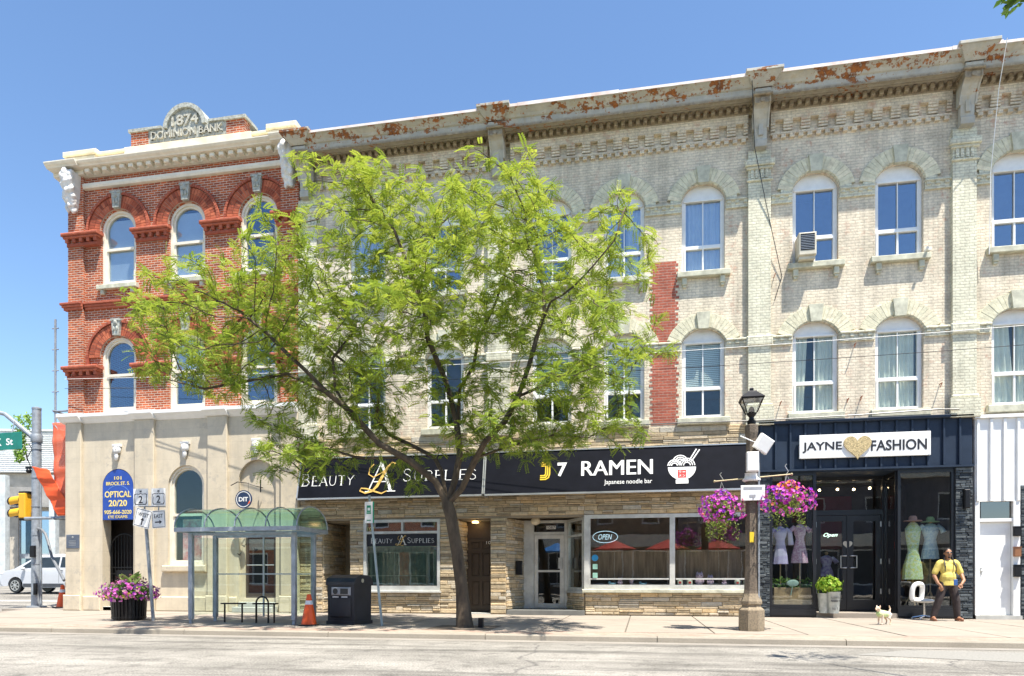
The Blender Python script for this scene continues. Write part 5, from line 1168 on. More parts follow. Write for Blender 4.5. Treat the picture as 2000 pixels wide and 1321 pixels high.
m.build('roof_beam', GALV2, bs, local=True)
def vault(z, f=1.0): return [(ry * f * math.cos(R(a)), z + .46 * f * math.sin(R(a))) for a in range(0, 181, 12)]
m = MB(); vv = vault(HZ + .115); n = len(vv); m.add([(-rx, y, z) for y, z in vv] + [(rx, y, z) for y, z in vv], [(i, i + 1, n + i + 1, n + i) for i in range(n - 1)])
for s in (-rx + .01, rx - .01): m.add([(s, y, z) for y, z in vv], [tuple(range(n))])
m.build('roof_glass', GLASS_ROOF, bs, True, local=True)
for k in range(5):
    x = -rx + k * rx / 2; r_ = MB(); r_.tube([(x, y, z) for y, z in vault(HZ + .12, 1.01)], .018, 6); r_.build('roof_rib', GALV2, bs, local=True)
for (x0, x1, y0, y1) in ((-W2 + .06, -.02, D2 - .004, D2 + .004), (.02, W2 - .06, D2 - .004, D2 + .004), (-W2 - .004, -W2 + .004, -D2 + .06, D2 - .06), (W2 - .004, W2 + .004, -D2 + .06, D2 - .06)):
    p = MB(); p.box(x0, x1, y0, y1, .18, 1.95); p.build('glass_panel', GLASS_SHEL, bs, local=True)
m = MB(); m.box(-W2, W2, D2 - .015, D2 + .015, 1.10, 1.13); m.box(-.015, .015, D2 - .02, D2 + .02, .12, 1.97); m.build('glazing_bar', mat('pale_bar', (.5, .55, .55), .5, metal=.3), bs, local=True)
def bird(x, z, s, f):
    b = MB(); P_ = [(-1, .1), (-.5, .25), (-.15, .1), (0, -.15), (.15, .1), (.55, .55), (.8, .9), (.45, .15), (.2, -.2), (.5, -.45), (.1, -.35), (-.2, -.25), (-.5, .05)]
    b.plate([(x + p[0] * s * f, z + p[1] * s) for p in (P_ if f < 0 else P_[::-1])][::1], [], D2 - .008, D2 - .0045); return b
m = MB()
for x, z, f in ((-.50, 1.78, 1), (-.20, 1.68, -1), (-.62, 1.58, 1)): b = bird(x, z, .08, f); m.add(b.v, b.f)
m.build('bird_decals', BLACK, bs, local=True)
def perch(x, arm, label):
    t = thing('perch_seat', label, 'bench', (x, -4.66, 0), group='perch seats in the bus shelter'); m = MB()
    m.tube([(-.22, 0, 0), (-.22, 0, .42)], .02, 8); m.tube([(.22, 0, 0), (.22, 0, .42)], .02, 8); m.build('frame', BLKM, t, local=True); m = MB(); m.cbox(-.27, .27, -.10, .10, .42, .45, .01); m.build('seat', BLKM, t, local=True)
    if arm: m = MB(); m.tube([(p[0], -.13, p[1]) for p in [(-.15, 0.0), (-.15, .45)] + arc(.0, .45, .15, 180, 0, 10) + [(.15, 0)]], .02, 8); m.build('hoop', BLKM, t, local=True)
perch(-9.25, False, 'low black metal perch seat in the left half of the bus shelter')
perch(-8.45, True, 'black metal perch seat with hooped armrest in the middle of the bus shelter')

# ------------------------------------------------------------------ litter bin, cones, signs on the sidewalk
bn_ = thing('litter_bin', 'black plastic recycling bin with rounded top and two slots beside the shelter', 'litter bin', (-6.42, -4.62, 0), R(-14))
BINM = mat('bin_plastic', (.018, .02, .028), .5, var=.2, bmp=.1)
m = MB(); m.prof_x([(-.30, .06), (.30, .06), (.31, .86), (-.31, .86)], -.36, .36); m.box(-.38, .38, -.33, .33, 0, .08); m.cbox(-.28, .28, -.335, -.311, .16, .60, .02); m.build('body', BINM, bn_, local=True)
m = MB(); m.prof_x([(-.34, .86), (.34, .86), (.34, .93), (.29, 1.02), (.15, 1.08), (-.10, 1.09), (-.28, 1.02), (-.34, .93)], -.39, .39); m.build('lid', BINM, bn_, local=True)
m = MB(); m.cbox(-.24, .28, -.345, -.315, .64, .82, .02); pn = m.build('slot_panel', mat('bin_grey', (.35, .36, .38), .5), bn_, local=True)
m = MB(); m.tube([(-.12, -.352, .73), (-.12, -.346, .73)], .065, 16); m.box(.02, .22, -.352, -.346, .67, .79); m.build('slots', BLACK, pn, local=True); m = MB(); m.box(-.2, -.04, -.338, -.331, .595, .615); m.box(.04, .2, -.338, -.331, .595, .615); m.build('slot_labels', SIGNW, bn_, local=True)
m = MB(); m.tube([(.385, -.05, .96), (.395, -.05, .96)], .045, 14); m.build('round_badge', mat('badge_cream', (.6, .55, .4), .6, bmp=0), bn_, local=True)
ORG = mat('cone_orange', (.85, .11, .015), .5, var=.06)
def cone(loc, s, label):
    t = thing('traffic_cone', label, 'traffic cone', loc, .3, group='orange traffic cones'); m = MB(); m.lathe([(.17 * s, .03 * s), (.125 * s, .30 * s), (.08 * s, .52 * s), (.045 * s, .70 * s), (.03 * s, .71 * s)], n=18); c = m.build('cone', ORG, t, True, local=True)
    m = MB(); m.lathe([(.0915 * s, .475 * s), (.0725 * s, .565 * s)], n=18); m.build('reflective_band', mat('reflective_white', (.75, .78, .80), .4, bmp=0), c, True, local=True)
    m = MB(); m.box(-.2 * s, .2 * s, -.2 * s, .2 * s, 0, .03 * s); m.build('base', BLACK, t, local=True)
cone((-7.05, -5.30, 0), .95, 'orange traffic cone on a black base by the bus shelter post')
cone((-19.75, 1.55, 0), 1.12, 'orange traffic cone by the corner of the brick bank building')
def post_thing(name, label, cat, base, top, r, m_=STEEL):
    t = thing(name, label, cat, base); m = MB(); m.tube([(0, 0, 0), tuple(Vector(top) - Vector(base))], r, 8); m.build('post', m_, t, local=True); return t
t = post_thing('bus_stop_sign', 'leaning bus stop post with small green and white bus sign', 'bus stop sign', (-5.45, -5.15, 0), (-5.80, -5.0, 2.80), .028, mat('green_steel', (.34, .40, .40), .5, metal=.4))
m = MB(); m.cbox(-.43, -.23, .09, .10, 2.20, 2.66, .002); pn = m.build('sign_plate', SIGNW, t, local=True)
m = MB(); m.box(-.245, -.215, .085, .0895, 2.20, 2.66); m.plate(rect(-.38, -.29, 2.44, 2.58), [rect(-.365, -.305, 2.47, 2.53)], .085, .0895); m.box(-.385, -.285, .085, .0895, 2.40, 2.43); m.box(-.38, -.29, .085, .0895, 2.25, 2.27); m.build('bus_pictogram', mat('sign_green', (.02, .30, .16), .5, bmp=0), pn, local=True)
t = post_thing('route_sign', 'leaning steel post with two number 2 shields, tilted WEST and EAST arrow signs', 'road sign', (-11.47, -4.48, 0), (-11.72, -4.42, 2.35), .04)
def plate_sign(M, w, h, txt, kind, name='sign_plate'):
    m = MB(); m.plate(rect(-w / 2, w / 2, -h / 2, h / 2), [], -.004, 0, M); p = m.build(name, SIGNW, t, local=True)
    f = MB(); 
    if kind == 'shield':
        o = [(-w * .42, -h * .3), (-w * .36, -h * .42), (w * .36, -h * .42), (w * .42, -h * .3), (w * .40, 0), (w * .44, h * .18), (w * .30, h * .22), (w * .1, h * .20), (0, h * .26), (-w * .1, h * .20), (-w * .3, h * .22), (-w * .44, h * .18), (-w * .40, 0)]
        f.plate(o, [[(x * .9, z * .88 - .003) for x, z in o]], -.006, -.0042, M); x_ = text_mb('2', w * .28, h * .42, .002, .01, M @ Tr(0, -.005, -h * .12)); f.add(x_.v, x_.f); f.plate([(-.03, h * .30), (.03, h * .30), (.02, h * .42), (0, h * .36), (-.02, h * .42)], [], -.006, -.0042, M)
    else:
        f.plate(rect(-w * .46, w * .46, -h * .46, h * .46), [rect(-w * .435, w * .435, -h * .435, h * .435)], -.006, -.0042, M); x_ = text_mb(txt, w * .66, h * .22, .002, .006, M @ Tr(0, -.005, h * .18)); f.add(x_.v, x_.f)
        A_ = Matrix.Rotation(R(0 if kind == 'up' else 90), 4, 'Y'); f.ribbon([(0, -.10), (0, .03)], .03, -.0062, -.0044, M @ Tr(0, 0, -h * .16) @ A_); f.plate([(-.05, .02), (.05, .02), (0, .085)], [], -.0065, -.0044, M @ Tr(0, 0, -h * .16) @ A_)
    f.build('marking', BLT, p, local=True)
plate_sign(Tr(-.34, .0, 2.95), .40, .42, '', 'shield'); plate_sign(Tr(.14, .0, 2.95), .38, .42, '', 'shield')
plate_sign(Tr(-.26, -.03, 2.45) @ Matrix.Rotation(R(14), 4, 'Y'), .44, .44, 'WEST', 'up'); plate_sign(Tr(.16, -.02, 2.42) @ Matrix.Rotation(R(-3), 4, 'Y'), .36, .42, 'EAST', 'right')
m = MB(); m.tube([(-.24, .03, 2.3), (-.28, .03, 3.1)], .02, 6); m.tube([(-.4, .03, 2.74), (.3, .03, 2.72)], .015, 6); m.tube([(.1, .03, 2.3), (.14, .03, 3.1)], .015, 6); m.build('bracket', STEEL, t, local=True)

# ------------------------------------------------------------------ wall mounted things on the bank
op = thing('shop_sign', 'blue round-topped optical shop sign with yellow letters hanging in the left arch', 'sign', (-16.19, -.10, 2.85))
OB = mat('sign_blue', (.02, .07, .36), .4, bmp=0); m = MB(); x0, x1 = -16.74, -15.65
m.plate(semi(x0, x1, 2.86, 4.44), [], -.06, .02); m.build('sign_board', OB, op)
rb = MB(); pts = arc(-16.195, 3.42, .50, 14, 166, 14); rb.ribbon([(p[0], p[1] + .02) for p in pts], .02, -.064, -.0605); rb.build('arc_line', mat('sign_blue_light', (.10, .22, .60), .4, bmp=0), op)
YL = mat('sign_pale_yellow', (.85, .68, .22), .5, bmp=0); y_ = -.061; m = MB()
for s, w, h, z in (('101', .26, .11, 4.17), ('BROCK ST. S.', .84, .11, 4.00), ('OPTICAL', .94, .20, 3.66), ('20/20', .66, .20, 3.38), ('905-666-2020', .98, .13, 3.10), ('EYE EXAMS', .68, .09, 2.95)):
    q = text_mb(s, w, h, .004, .022, Tr(-16.195, y_, z)); m.add(q.v, q.f)
m.build('lettering', YL, op)
pq = thing('wall_plaque', 'small dark grey engraved plaque on the beige corner pilaster', 'plaque', (-17.72, -.17, 1.95))
m = MB(); m.cbox(-17.96, -17.49, -.19, -.162, 1.96, 2.40, .01); m.build('plate', mat('plaque_grey', (.10, .12, .16), .4), pq); m = MB()
for k in range(4): m.box(-17.86 + .02 * (k % 2), -17.60, -.194, -.1905, 2.06 + k * .045, 2.075 + k * .045)
m.ball((-17.72, -.19, 2.32), (.035, .006, .035)); m.build('engraving', mat('plaque_print', (.35, .36, .36), .5, bmp=0), pq)
hs = thing('hanging_sign', 'round navy and white sign hanging from a curled iron bracket on the bank', 'sign', (-11.55, -.5, 3.0))
m = MB(); c = (-11.62, 3.36); m.tube([(c[0], -.42, c[1]), (c[0], -.45, c[1])], .27, 28); pl_ = m.build('round_board', mat('sign_navy', (.02, .04, .10), .4, bmp=0), hs)
m = MB(); m.plate(arc(c[0], c[1], .235, 0, 345, 24), [arc(c[0], c[1], .215, 0, 345, 24)], -.455, -.451); q = text_mb('DIT', .30, .13, .004, .03, Tr(c[0], -.451, c[1])); m.add(q.v, q.f); m.build('lettering', SIGNW, pl_)
m = MB(); m.plate([(c[0] + .13, c[1] - .16), (c[0] + .22, c[1] - .10), (c[0] + .20, c[1] - .04)], [], -.459, -.4555); m.build('orange_mark', ORG, pl_)
m = MB(); m.tube([(c[0] - .42, -.435, 3.78), (c[0] - .2, -.435, 3.88), (c[0] + .1, -.435, 3.84), (c[0] + .32, -.3, 3.76), (c[0] + .4, -.06, 3.74)], .013, 6); m.tube([(c[0] + .36, -.12, 3.6), (c[0] + .36, -.12, 3.96)], .02, 6)
for s in (-.15, .15): m.tube([(c[0] + s, -.435, 3.58), (c[0] + s, -.435, 3.86)], .005, 4)
m.build('iron_bracket', BLKM, hs)
# ------------------------------------------------------------------ fixtures on the cream block
ac = thing('air_conditioner', 'boxy beige window air conditioner with dark grille on the upper sill', 'air conditioner', (4.12, -.05, 9.24))
m = MB(); m.cbox(3.93, 4.36, -.36, .15, 9.28, 9.86, .02); m.box(3.95, 4.34, -.3, .1, 9.2, 9.279); m.build('housing', mat('ac_beige', (.60, .56, .45), .6), ac)
m = MB(); m.box(3.975, 4.315, -.366, -.361, 9.40, 9.82)
m.build('grille', BLKM, ac); m = MB()
for k in range(9): m.box(3.98, 4.31, -.372, -.3665, 9.43 + k * .042, 9.437 + k * .042)
m.build('slats', ALU, ac)
flat_thing(MB().box(7.0, 7.12, -.12, -.0, 9.26, 9.32).tube([(7.03, -.12, 9.30), (6.98, -.25, 9.26)], .035, 8), 'security_camera', WHITE, 'small white security camera at the right end of the upper window sill', 'camera')
flat_thing(MB().cbox(7.83, 7.96, -.24, -.115, 2.75, 3.22, .02), 'wall_light', BLKM, 'dark cylinder wall light on the right dark stone pier', 'wall lamp')
flat_thing(MB().cbox(-3.64, -3.46, .44, .53, 1.12, 1.52, .02, None), 'mailbox', BLKM, 'small black mailbox in the noodle bar entrance', 'mailbox').location.x += .06
gl_ = MB(); gl_.ball((-3.02, .55, 2.66), (.14, .14, .12)); gl_.lathe([(.07, 0), (.07, .05)], (-3.02, .55, 2.74), 12); flat_thing(gl_, 'globe_light', mat('opal_glass', (.75, .66, .48), .3), 'round opal globe light on the ceiling of the noodle bar entrance', 'ceiling light')
bx = [(9.03, 2.05, .16, .22, BLKM, 'black mailbox, topmost on the white post at the right edge'), (9.03, 1.55, .15, .22, mat('copper_box', (.35, .16, .08), .4, metal=.5), 'copper coloured mailbox, middle one on the white post'), (9.03, 1.05, .15, .28, BLKM, 'black mailbox, lowest on the white post at the right edge')]
for x, z, w, h, mt, l in bx:
    o = MB().cbox(x - w / 2, x + w / 2, -.19, -.102, z, z + h, .01); o.box(x - w / 2 - .005, x + w / 2 + .005, -.20, -.102, z + h + .001, z + h + .02); tag(flat_thing(o, 'mailbox', mt, l, 'mailbox'), l, 'mailbox', 'mailboxes beside the white door')
# cables
def cable(pts, r, m_, label, name='cable'):
    P_ = [Vector(p) for p in pts]; q = []
    for i in range(len(P_) - 1):
        for k in range(6): q.append(P_[i].lerp(P_[i + 1], k / 6))
    q.append(P_[-1]); mb = MB(); mb.tube(q, r, 5); return flat_thing(mb, name, m_, label, 'cable')
cable([(8.43, -.97, 13.72), (8.42, -.60, 12.8), (8.40, -.25, 11), (8.40, -.17, 9.0)], .010, WHITE, 'thin white cable hanging down from the cornice at the right')
cable([(2.70, -.95, 13.5), (2.86, -.3, 12.2), (3.20, -.16, 10.6), (3.58, -.03, 8.9), (3.40, -.03, 8.3)], .010, BLACK, 'thin black cable drooping diagonally past the pilaster to a wall bolt')
cable([(-.9, -.24, 5.13), (1.0, -.20, 5.15), (3.0, -.20, 5.13), (5.4, -.24, 5.16), (7.2, -.24, 5.22), (7.7, -.24, 5.20)], .018, BLACK, 'black cable running along the top of the shop fronts')
def sag(a, b, s, n=12):
    a, b = Vector(a), Vector(b); return [a.lerp(b, i / n) - Vector((0, 0, s * 4 * (i / n) * (1 - i / n))) for i in range(n + 1)]
for k, (a, b, s, l) in enumerate((((-17.9, -.3, 7.3), (14.5, -2.6, 6.6), .3, 'upper pale overhead wire crossing in front of the brick facades'), ((-17.9, -.3, 7.0), (14.5, -2.2, 6.3), .35, 'lower dark overhead wire crossing in front of the brick facades'))):
    mb = MB(); mb.tube(sag(a, b, s, 24), .007, 4); flat_thing(mb, 'overhead_wire', (WHITE, BLACK)[k], l, 'wire')
m = MB()
for i, (x, z) in enumerate(((3.55, 5.62), (5.18, 5.62), (5.50, 5.66), (7.35, 5.9), (5.35, 7.02), (3.4, 8.95))):
    o = MB(); o.tube([(x, 0, z), (x, -.16, z)], .012, 6); o.tube([(x, -.15, z), (x - .05, -.16, z - .12)], .012, 6); o.build('rusty_hook', mat('rust', (.25, .10, .05), .8), block)

# ------------------------------------------------------------------ things in and before the fashion shop
def limb(mb, pts, rr, n=12):
    mb.tube(pts, rr, n)
    for p, r in zip(pts, rr): mb.ball(p, r, n, 8)
    return mb
WOOD = mat('pale_wood', (.50, .34, .18), .6, var=.15, vscale=10)
def fabric(name, stops, sc=14, stretch=None):
    m, N, L, B = nodes_of(name); v = coords(N, L); mp = N.new('ShaderNodeMapping'); mp.inputs['Scale'].default_value = stretch or (1, 1, 1); L.new(v, mp.inputs[0])
    L.new(ramp(N, L, noise(N, L, mp.outputs[0], sc, 3, .6), stops), B.inputs['Base Color']); B.inputs['Roughness'].default_value = .9; MATS[name] = m; return m
def dress(u, y, vtop, vhem, wtop, whem, mt, label, sleeves=.0, hat=None, waist=.5, legs=True, zfoot=.27):
    a = at(u, vtop, y); b = at(u, vhem, y); h = a.z - b.z; t = thing('dress_form', label, 'mannequin', (a.x, y, zfoot), group='clothes on stands in the fashion shop')
    z0 = b.z - zfoot; z1 = a.z - zfoot; n = 36; vs = []; prof = [(whem, 0), (whem * .9, .25), (wtop * .62, waist), (wtop * .68, waist + .08), (wtop * .85, .75), (wtop * .95, .9), (wtop * .45, 1.0), (wtop * .22, 1.02)]
    for r, f in prof:
        for k in range(n):
            w = 2 * PI * k / n; fl = 1 + (.07 * math.sin(w * 9) if f < waist else 0) * (1 - f / waist if f < waist else 0); vs.append((r * fl * math.cos(w), r * fl * .6 * math.sin(w), z0 + h * f))
    m = MB(); m.add(vs, [(i * n + k, i * n + (k + 1) % n, (i + 1) * n + (k + 1) % n, (i + 1) * n + k) for i in range(len(prof) - 1) for k in range(n)]); m.build('dress', mt, t, True, local=True)
    if sleeves:
        for s in (-1, 1): m = MB(); m.tube([(s * wtop * .75, 0, z1 - .04), (s * (wtop + .06), 0, z1 - .14), (s * (wtop + .09), -.02, z1 - .06 - sleeves)], [.055, .06, .07], 10); m.build('sleeve', mt, t, True, local=True)
    m = MB(); m.tube([(0, 0, .4), (0, 0, z1 + .06)], .018, 6); m.ball((0, 0, z1 + .07), .05)
    for w in (.6, 2.7, 4.7): m.tube([(0, 0, .42), (.22 * math.cos(w), .16 * math.sin(w), .0)], .016, 6)
    m.build('stand', WOOD, t, local=True)
    if hat: m = MB(); m.lathe([(.22, 0), (.20, .02), (.10, .03), (.095, .10), (.06, .14)], (0, 0, z1 + .05), 20, M=None); m.build('sun_hat', hat, t, True, local=True)
    return t
dress(1783, .45, 1022, 1132, .20, .24, fabric('yellow_green_floral', [(.3, (.20, .50, .45)), (.45, (.75, .80, .55)), (.55, (.45, .65, .30)), (.7, (.85, .70, .20))], 16), 'long yellow and green floral dress under a pink sun hat in the right shop window', 0, mat('pink_straw', (.72, .38, .30), .8))
dress(1817, .50, 1024, 1092, .22, .21, fabric('pale_blue_print', [(.35, (.35, .50, .65)), (.6, (.62, .72, .72))], 18), 'pale blue short-sleeved dress under a green sun hat in the right shop window', .16, mat('green_straw', (.35, .50, .22), .8), waist=.55)
dress(1524, .45, 1030, 1102, .18, .20, fabric('lilac_ombre', [(.35, (.40, .28, .62)), (.65, (.70, .68, .82))], 2.5, (.3, .3, 1)), 'lilac long-sleeved dress fading to white in the left shop window', .42, None, waist=.6)
dress(1562, .50, 1026, 1100, .17, .21, fabric('mauve_print', [(.4, (.55, .30, .45)), (.6, (.75, .58, .68))], 24), 'mauve flared short dress beside the lilac dress in the left shop window', .1, None, waist=.62)
dress(1614, 1.6, 1086, 1126, .18, .19, fabric('violet_tee', [(.4, (.35, .25, .50)), (.6, (.62, .55, .72))], 12), 'small violet patterned top on a stand behind the left shop door', .14, None, waist=.5, zfoot=.13)
q = at(1812, 1112, .75); m = MB(); m.lathe([(.14, 0), (.20, .12), (.22, .40), (.17, .58), (.06, .64)], (q.x, .8, .85), 18, sy=.6); limb(m, [(q.x + .18, .75, 1.4), (q.x + .24, .7, 1.1), (q.x + .22, .68, .9)], [.06, .055, .05]); m.tube([(q.x, .8, .27), (q.x, .8, .86)], .02, 6); m.lathe([(.15, 0), (.15, .02)], (q.x, .8, .27), 14)
flat_thing(m, 'jacket_form', fabric('olive_cloth', [(.4, (.16, .14, .08)), (.6, (.30, .26, .15))], 8), 'olive brown jacket on a low stand between the dresses and the man', 'jacket')
q0 = at(1508, 1186, .3); q1 = at(1584, 1150, .3)
wb = thing('wooden_planter', 'long pale wooden box of leafy plants in the left fashion shop window', 'planter', ((q0.x + q1.x) / 2, .3, .27)); hw = (q1.x - q0.x) / 2 - .02
m = MB(); m.cbox(-hw, hw, -.12, .14, .0, .50, .01); m.build('box', WOOD, wb, local=True)
def f3(): return (random.uniform(-hw, hw), random.uniform(-.12, .1), .5 + random.random() ** 1.5 * .26), (0, -.4, 1)
scatter(330, f3, .085, 'leaf').build('leaves', GLEAF, wb, local=True); m = MB(); m.ball((.0, -.17, .62), (.15, .02, .09)); m.tube([(0, -.16, .56), (-.05, -.16, .30)], .012, 5); m.build('oval_sign', mat('mint_enamel', (.45, .62, .55), .5), wb, local=True)
q = at(1619, 1198, -.16); pt = thing('zinc_flower_buckets', 'two tall zinc flower buckets with bushy green plant on the shop step', 'planter', (q.x, -.16, .121)); ZN = mat('zinc', (.50, .52, .50), .5, metal=.35, c2=(.34, .38, .36), vscale=9)
m = MB(); m.lathe([(.115, 0), (.15, .50), (.158, .51)], (-.11, .05, 0), 20); m.build('bucket', ZN, pt, True, local=True); m = MB(); m.lathe([(.125, 0), (.165, .54), (.172, .55)], (.10, -.05, 0), 20); b_ = m.build('bucket', ZN, pt, True, local=True)
m = MB()
for s, w, h, z in (('FLOWER', .21, .055, .40), ('MARKET', .21, .055, .32), ('No 5', .13, .07, .12)): x_ = text_mb(s, w, h, .004, .01, Tr(.10, -.05 - .135 - (z * .06) - .012, z)); m.add(x_.v, x_.f)
m.build('lettering', mat('faded_black', (.10, .10, .10), .7, bmp=0), b_, local=True)
scatter(700, blob(.30, .22, .26, .70, -.6, .6), .10, 'leaf').build('leaves', island('bright_leaves', [(0, (.12, .28, .02)), (.5, (.30, .48, .05)), (1, (.50, .60, .08))], .4, 0, trans=.35), pt, local=True)
GLOW = mat('neon_white', (.8, .9, .8), emit=((.75, 1, .8), 1.6), bmp=0)
def flat_text(s, u, v, y, w, h, mt, label, name, cat, shear=0, ring=None):
    c = at(u, v, y); m = text_mb(s, w, h, .006, .0, Tr(c.x, y, c.z), shear)
    if ring: 
        rr = [(c.x + ring[0] * math.cos(t), y, c.z + ring[1] * math.sin(t)) for t in np.linspace(0, 2 * PI, 33)]; m.tube(rr, .008, 6)
    return flat_thing(m, name, mt, label, cat)
flat_text('Open', 1622, 1046, 1.10, .36, .13, GLOW, 'white script open sign hanging inside the fashion shop door', 'open_sign', 'sign', .4)
flat_text('OPEN', 1182, 1049, .14, .38, .15, mat('neon_blue_white', (.7, .85, .95), emit=((.6, .85, 1), .5), bmp=0), 'oval neon open sign inside the noodle bar window', 'open_sign', 'sign', .3, (.34, .16))
# figurines on the window shelf of the noodle bar
FP = mat('lilac_ceramic', (.62, .45, .58), .35, bmp=0); FB = mat('blue_ceramic', (.28, .55, .68), .35, bmp=0); FW = mat('white_ceramic', (.72, .72, .62), .35, bmp=0)
def figurine(u, kind, mt, s, label):
    c = at(u, 1147, .16); t = thing('figurine', label, 'figurine', (c.x, .16, .82), group='figurines on the noodle bar window shelf'); m = MB()
    if kind == 'cat':
        m.ball((0, 0, .07 * s), (.07 * s, .055 * s, .075 * s)); m.ball((0, -.01, .165 * s), (.065 * s, .055 * s, .055 * s))
        for k in (-1, 1): m.lathe([(.022 * s, 0), (.004, .04 * s)], (k * .035 * s, 0, .2 * s), 8); m.ball((k * .055 * s, -.04 * s, .08 * s), (.02 * s, .02 * s, .035 * s))
    elif kind == 'jar': m.lathe([(.06 * s, 0), (.075 * s, .02), (.078 * s, .12 * s), (.06 * s, .15 * s), (.05 * s, .16 * s), (.052 * s, .18 * s)], n=16)
    elif kind == 'cup': m.lathe([(.03 * s, 0), (.035 * s, .03), (.075 * s, .14 * s), (.078 * s, .18 * s)], n=16)
    else: m.ball((0, 0, .04 * s), (.10 * s, .05 * s, .045 * s)); m.ball((-.08 * s, 0, .08 * s), (.045 * s, .04 * s, .04 * s)); m.lathe([(.02, 0), (.004, .06 * s)], (.09 * s, 0, .05 * s), 8)
    m.build('body', mt, t, True, local=True)
    if kind in ('jar',): d = MB(); d.box(-.03 * s, .03 * s, -.085 * s, -.07 * s, .05 * s, .10 * s); d.build('label_patch', MATS['sign_red'], t, local=True)
    if kind == 'cat': d = MB(); [d.ball((k * .025 * s, -.062 * s, .17 * s), .009 * s, 6, 4) for k in (-1, 1)]; d.build('eyes', BLACK, t, local=True)
for a_ in ((1196, 'fish', FB, 1.0, 'blue and white reclining figurine, leftmost on the noodle bar shelf'), (1211, 'cat', FP, .95, 'lilac cat figurine beside the blue reclining one'), (1233, 'cup', FP, .9, 'lilac flared cup alone between figurines on the shelf'), (1256, 'fish', FB, .9, 'blue reclining figurine just left of the window mullion'),
           (1328, 'jar', FW, 1.1, 'white lucky jar nearest the right side of the mullion'), (1347, 'jar', FW, 1.1, 'white lucky jar beside the tallest lilac cat'), (1366, 'cat', FP, 1.6, 'tallest lilac cat figurine on the noodle bar shelf'), (1387, 'cat', FP, 1.25, 'middle-sized lilac cat figurine right of the tallest one'),
           (1414, 'cat', FP, .9, 'smallest lilac cat figurine standing alone on the right'), (1440, 'jar', FW, 1.0, 'white lucky jar between the smallest cat and the lamp post'), (1457, 'jar', FW, .95, 'white lucky jar partly hidden by the lamp post')): figurine(*a_)
c = at(1162, 1090, -.03); sk = MB()
for v, r, h in ((1090, .09, 0), ): sk.tube([(c.x, -.03, c.z), (c.x, -.036, c.z)], r, 18)
flat_thing(sk, 'window_sticker', mat('sticker_blue', (.03, .30, .60), .5, bmp=0), 'round blue sticker at the left edge of the noodle bar window', 'sticker')
for v, l in ((1107, 'upper small pale green sticker below the blue one'), (1124, 'lower small pale green sticker below the blue one')):
    c = at(1162, v, -.03); flat_thing(MB().box(c.x - .06, c.x + .07, -.034, -.029, c.z - .07, c.z + .07), 'window_sticker', mat('sticker_green', (.30, .55, .45), .5, bmp=0), l, 'sticker')

# ------------------------------------------------------------------ man, stool, dog
SKIN = mat('skin', (.36, .18, .10), .5, var=.06, bmp=0); HAIR = mat('black_hair', (.015, .012, .010), .5, bmp=.3)
mx = at(1851, 1213, -1.0).x; man = thing('person', 'man in yellow t-shirt and dark trousers with long dark braids standing by the stone pier', 'person', (mx, -1.0, 0))
b = MB()
HD = 1.60; b.ball((0, -.01, HD + .02), (.078, .095, .105), 16, 12); b.ball((0, -.045, HD - .055), (.055, .055, .06)); b.ball((0, -.105, HD - .005), (.014, .022, .025)); b.ball((0, -.092, HD - .045), (.03, .014, .010))
for s in (-1, 1): b.ball((s * .078, .0, HD), (.014, .022, .032)); b.ball((s * .03, -.088, HD + .022), (.017, .014, .010))
limb(b, [(0, .01, 1.40), (0, 0, 1.53)], [.065, .058])
b.ball((0, .0, 1.22), (.148, .10, .21)); b.ball((0, -.01, 1.02), (.150, .115, .16)); b.ball((0, .0, .90), (.150, .11, .12)); limb(b, [(-.15, 0, 1.37), (.15, 0, 1.37)], [.068, .068])
limb(b, [(-.18, 0, 1.355), (-.28, .02, 1.12), (-.30, .0, 1.08)], [.058, .048, .044]); limb(b, [(-.30, .0, 1.08), (-.25, -.10, .90), (-.20, -.13, .84)], [.046, .034, .028])
limb(b, [(.18, 0, 1.355), (.28, .0, 1.12)], [.058, .048]); limb(b, [(.29, .0, 1.12), (.30, -.12, .96), (.22, -.20, .88)], [.046, .038, .028])
def hand(mb, w, d, side, up=(0, 0, 1)):
    """palm and five curled fingers; d = pointing direction"""
    w = Vector(w); d = Vector(d).normalized(); s = d.cross(Vector(up)).normalized() * side; n = s.cross(d).normalized()
    mb.ball(w + d * .045, (.034, .030, .036)); limb(mb, [w, w + d * .05], [.026, .030], 8)
    for k, ln_ in enumerate((.060, .072, .068, .052)):
        o = w + d * .075 + s * (.030 - .020 * k); k1 = o + d * ln_ * .5 - n * .006; k2 = k1 + d * ln_ * .25 - n * ln_ * .35; k3 = k2 - n * ln_ * .3 - d * .004; limb(mb, [o - d * .02, k1, k2, k3], [.0095, .009, .0085, .0075], 7)
    o = w + d * .02 + s * .032; limb(mb, [o, o + s * .022 + d * .028, o + s * .020 + d * .055 - n * .012], [.0115, .0105, .009], 7)
hand(b, (-.20, -.13, .84), (.25, -.1, -1), 1, (0, -1, 0)); hand(b, (.22, -.20, .88), (-.6, -.2, -.75), -1, (0, -1, 0))
for s, pts in ((-1, [(-.09, 0, .88), (-.20, -.02, .50), (-.31, .02, .09)]), (1, [(.09, 0, .88), (.17, -.03, .49), (.21, .0, .09)])): limb(b, pts, [.095, .062, .045]); limb(b, [pts[2], (pts[2][0] + s * .02, pts[2][1] - .12, .05)], [.045, .035])
body = b.build('body', SKIN, man, local=True); remesh(body, .006, 3)
b = MB(); b.ball((0, .0, 1.23), (.170, .122, .21)); b.ball((0, -.015, 1.04), (.175, .142, .17)); limb(b, [(-.155, 0, 1.375), (.155, 0, 1.375)], [.085, .085]); b.lathe([(.188, 0), (.180, .10), (.175, .2)], (0, -.005, .84), 20, sy=.74)
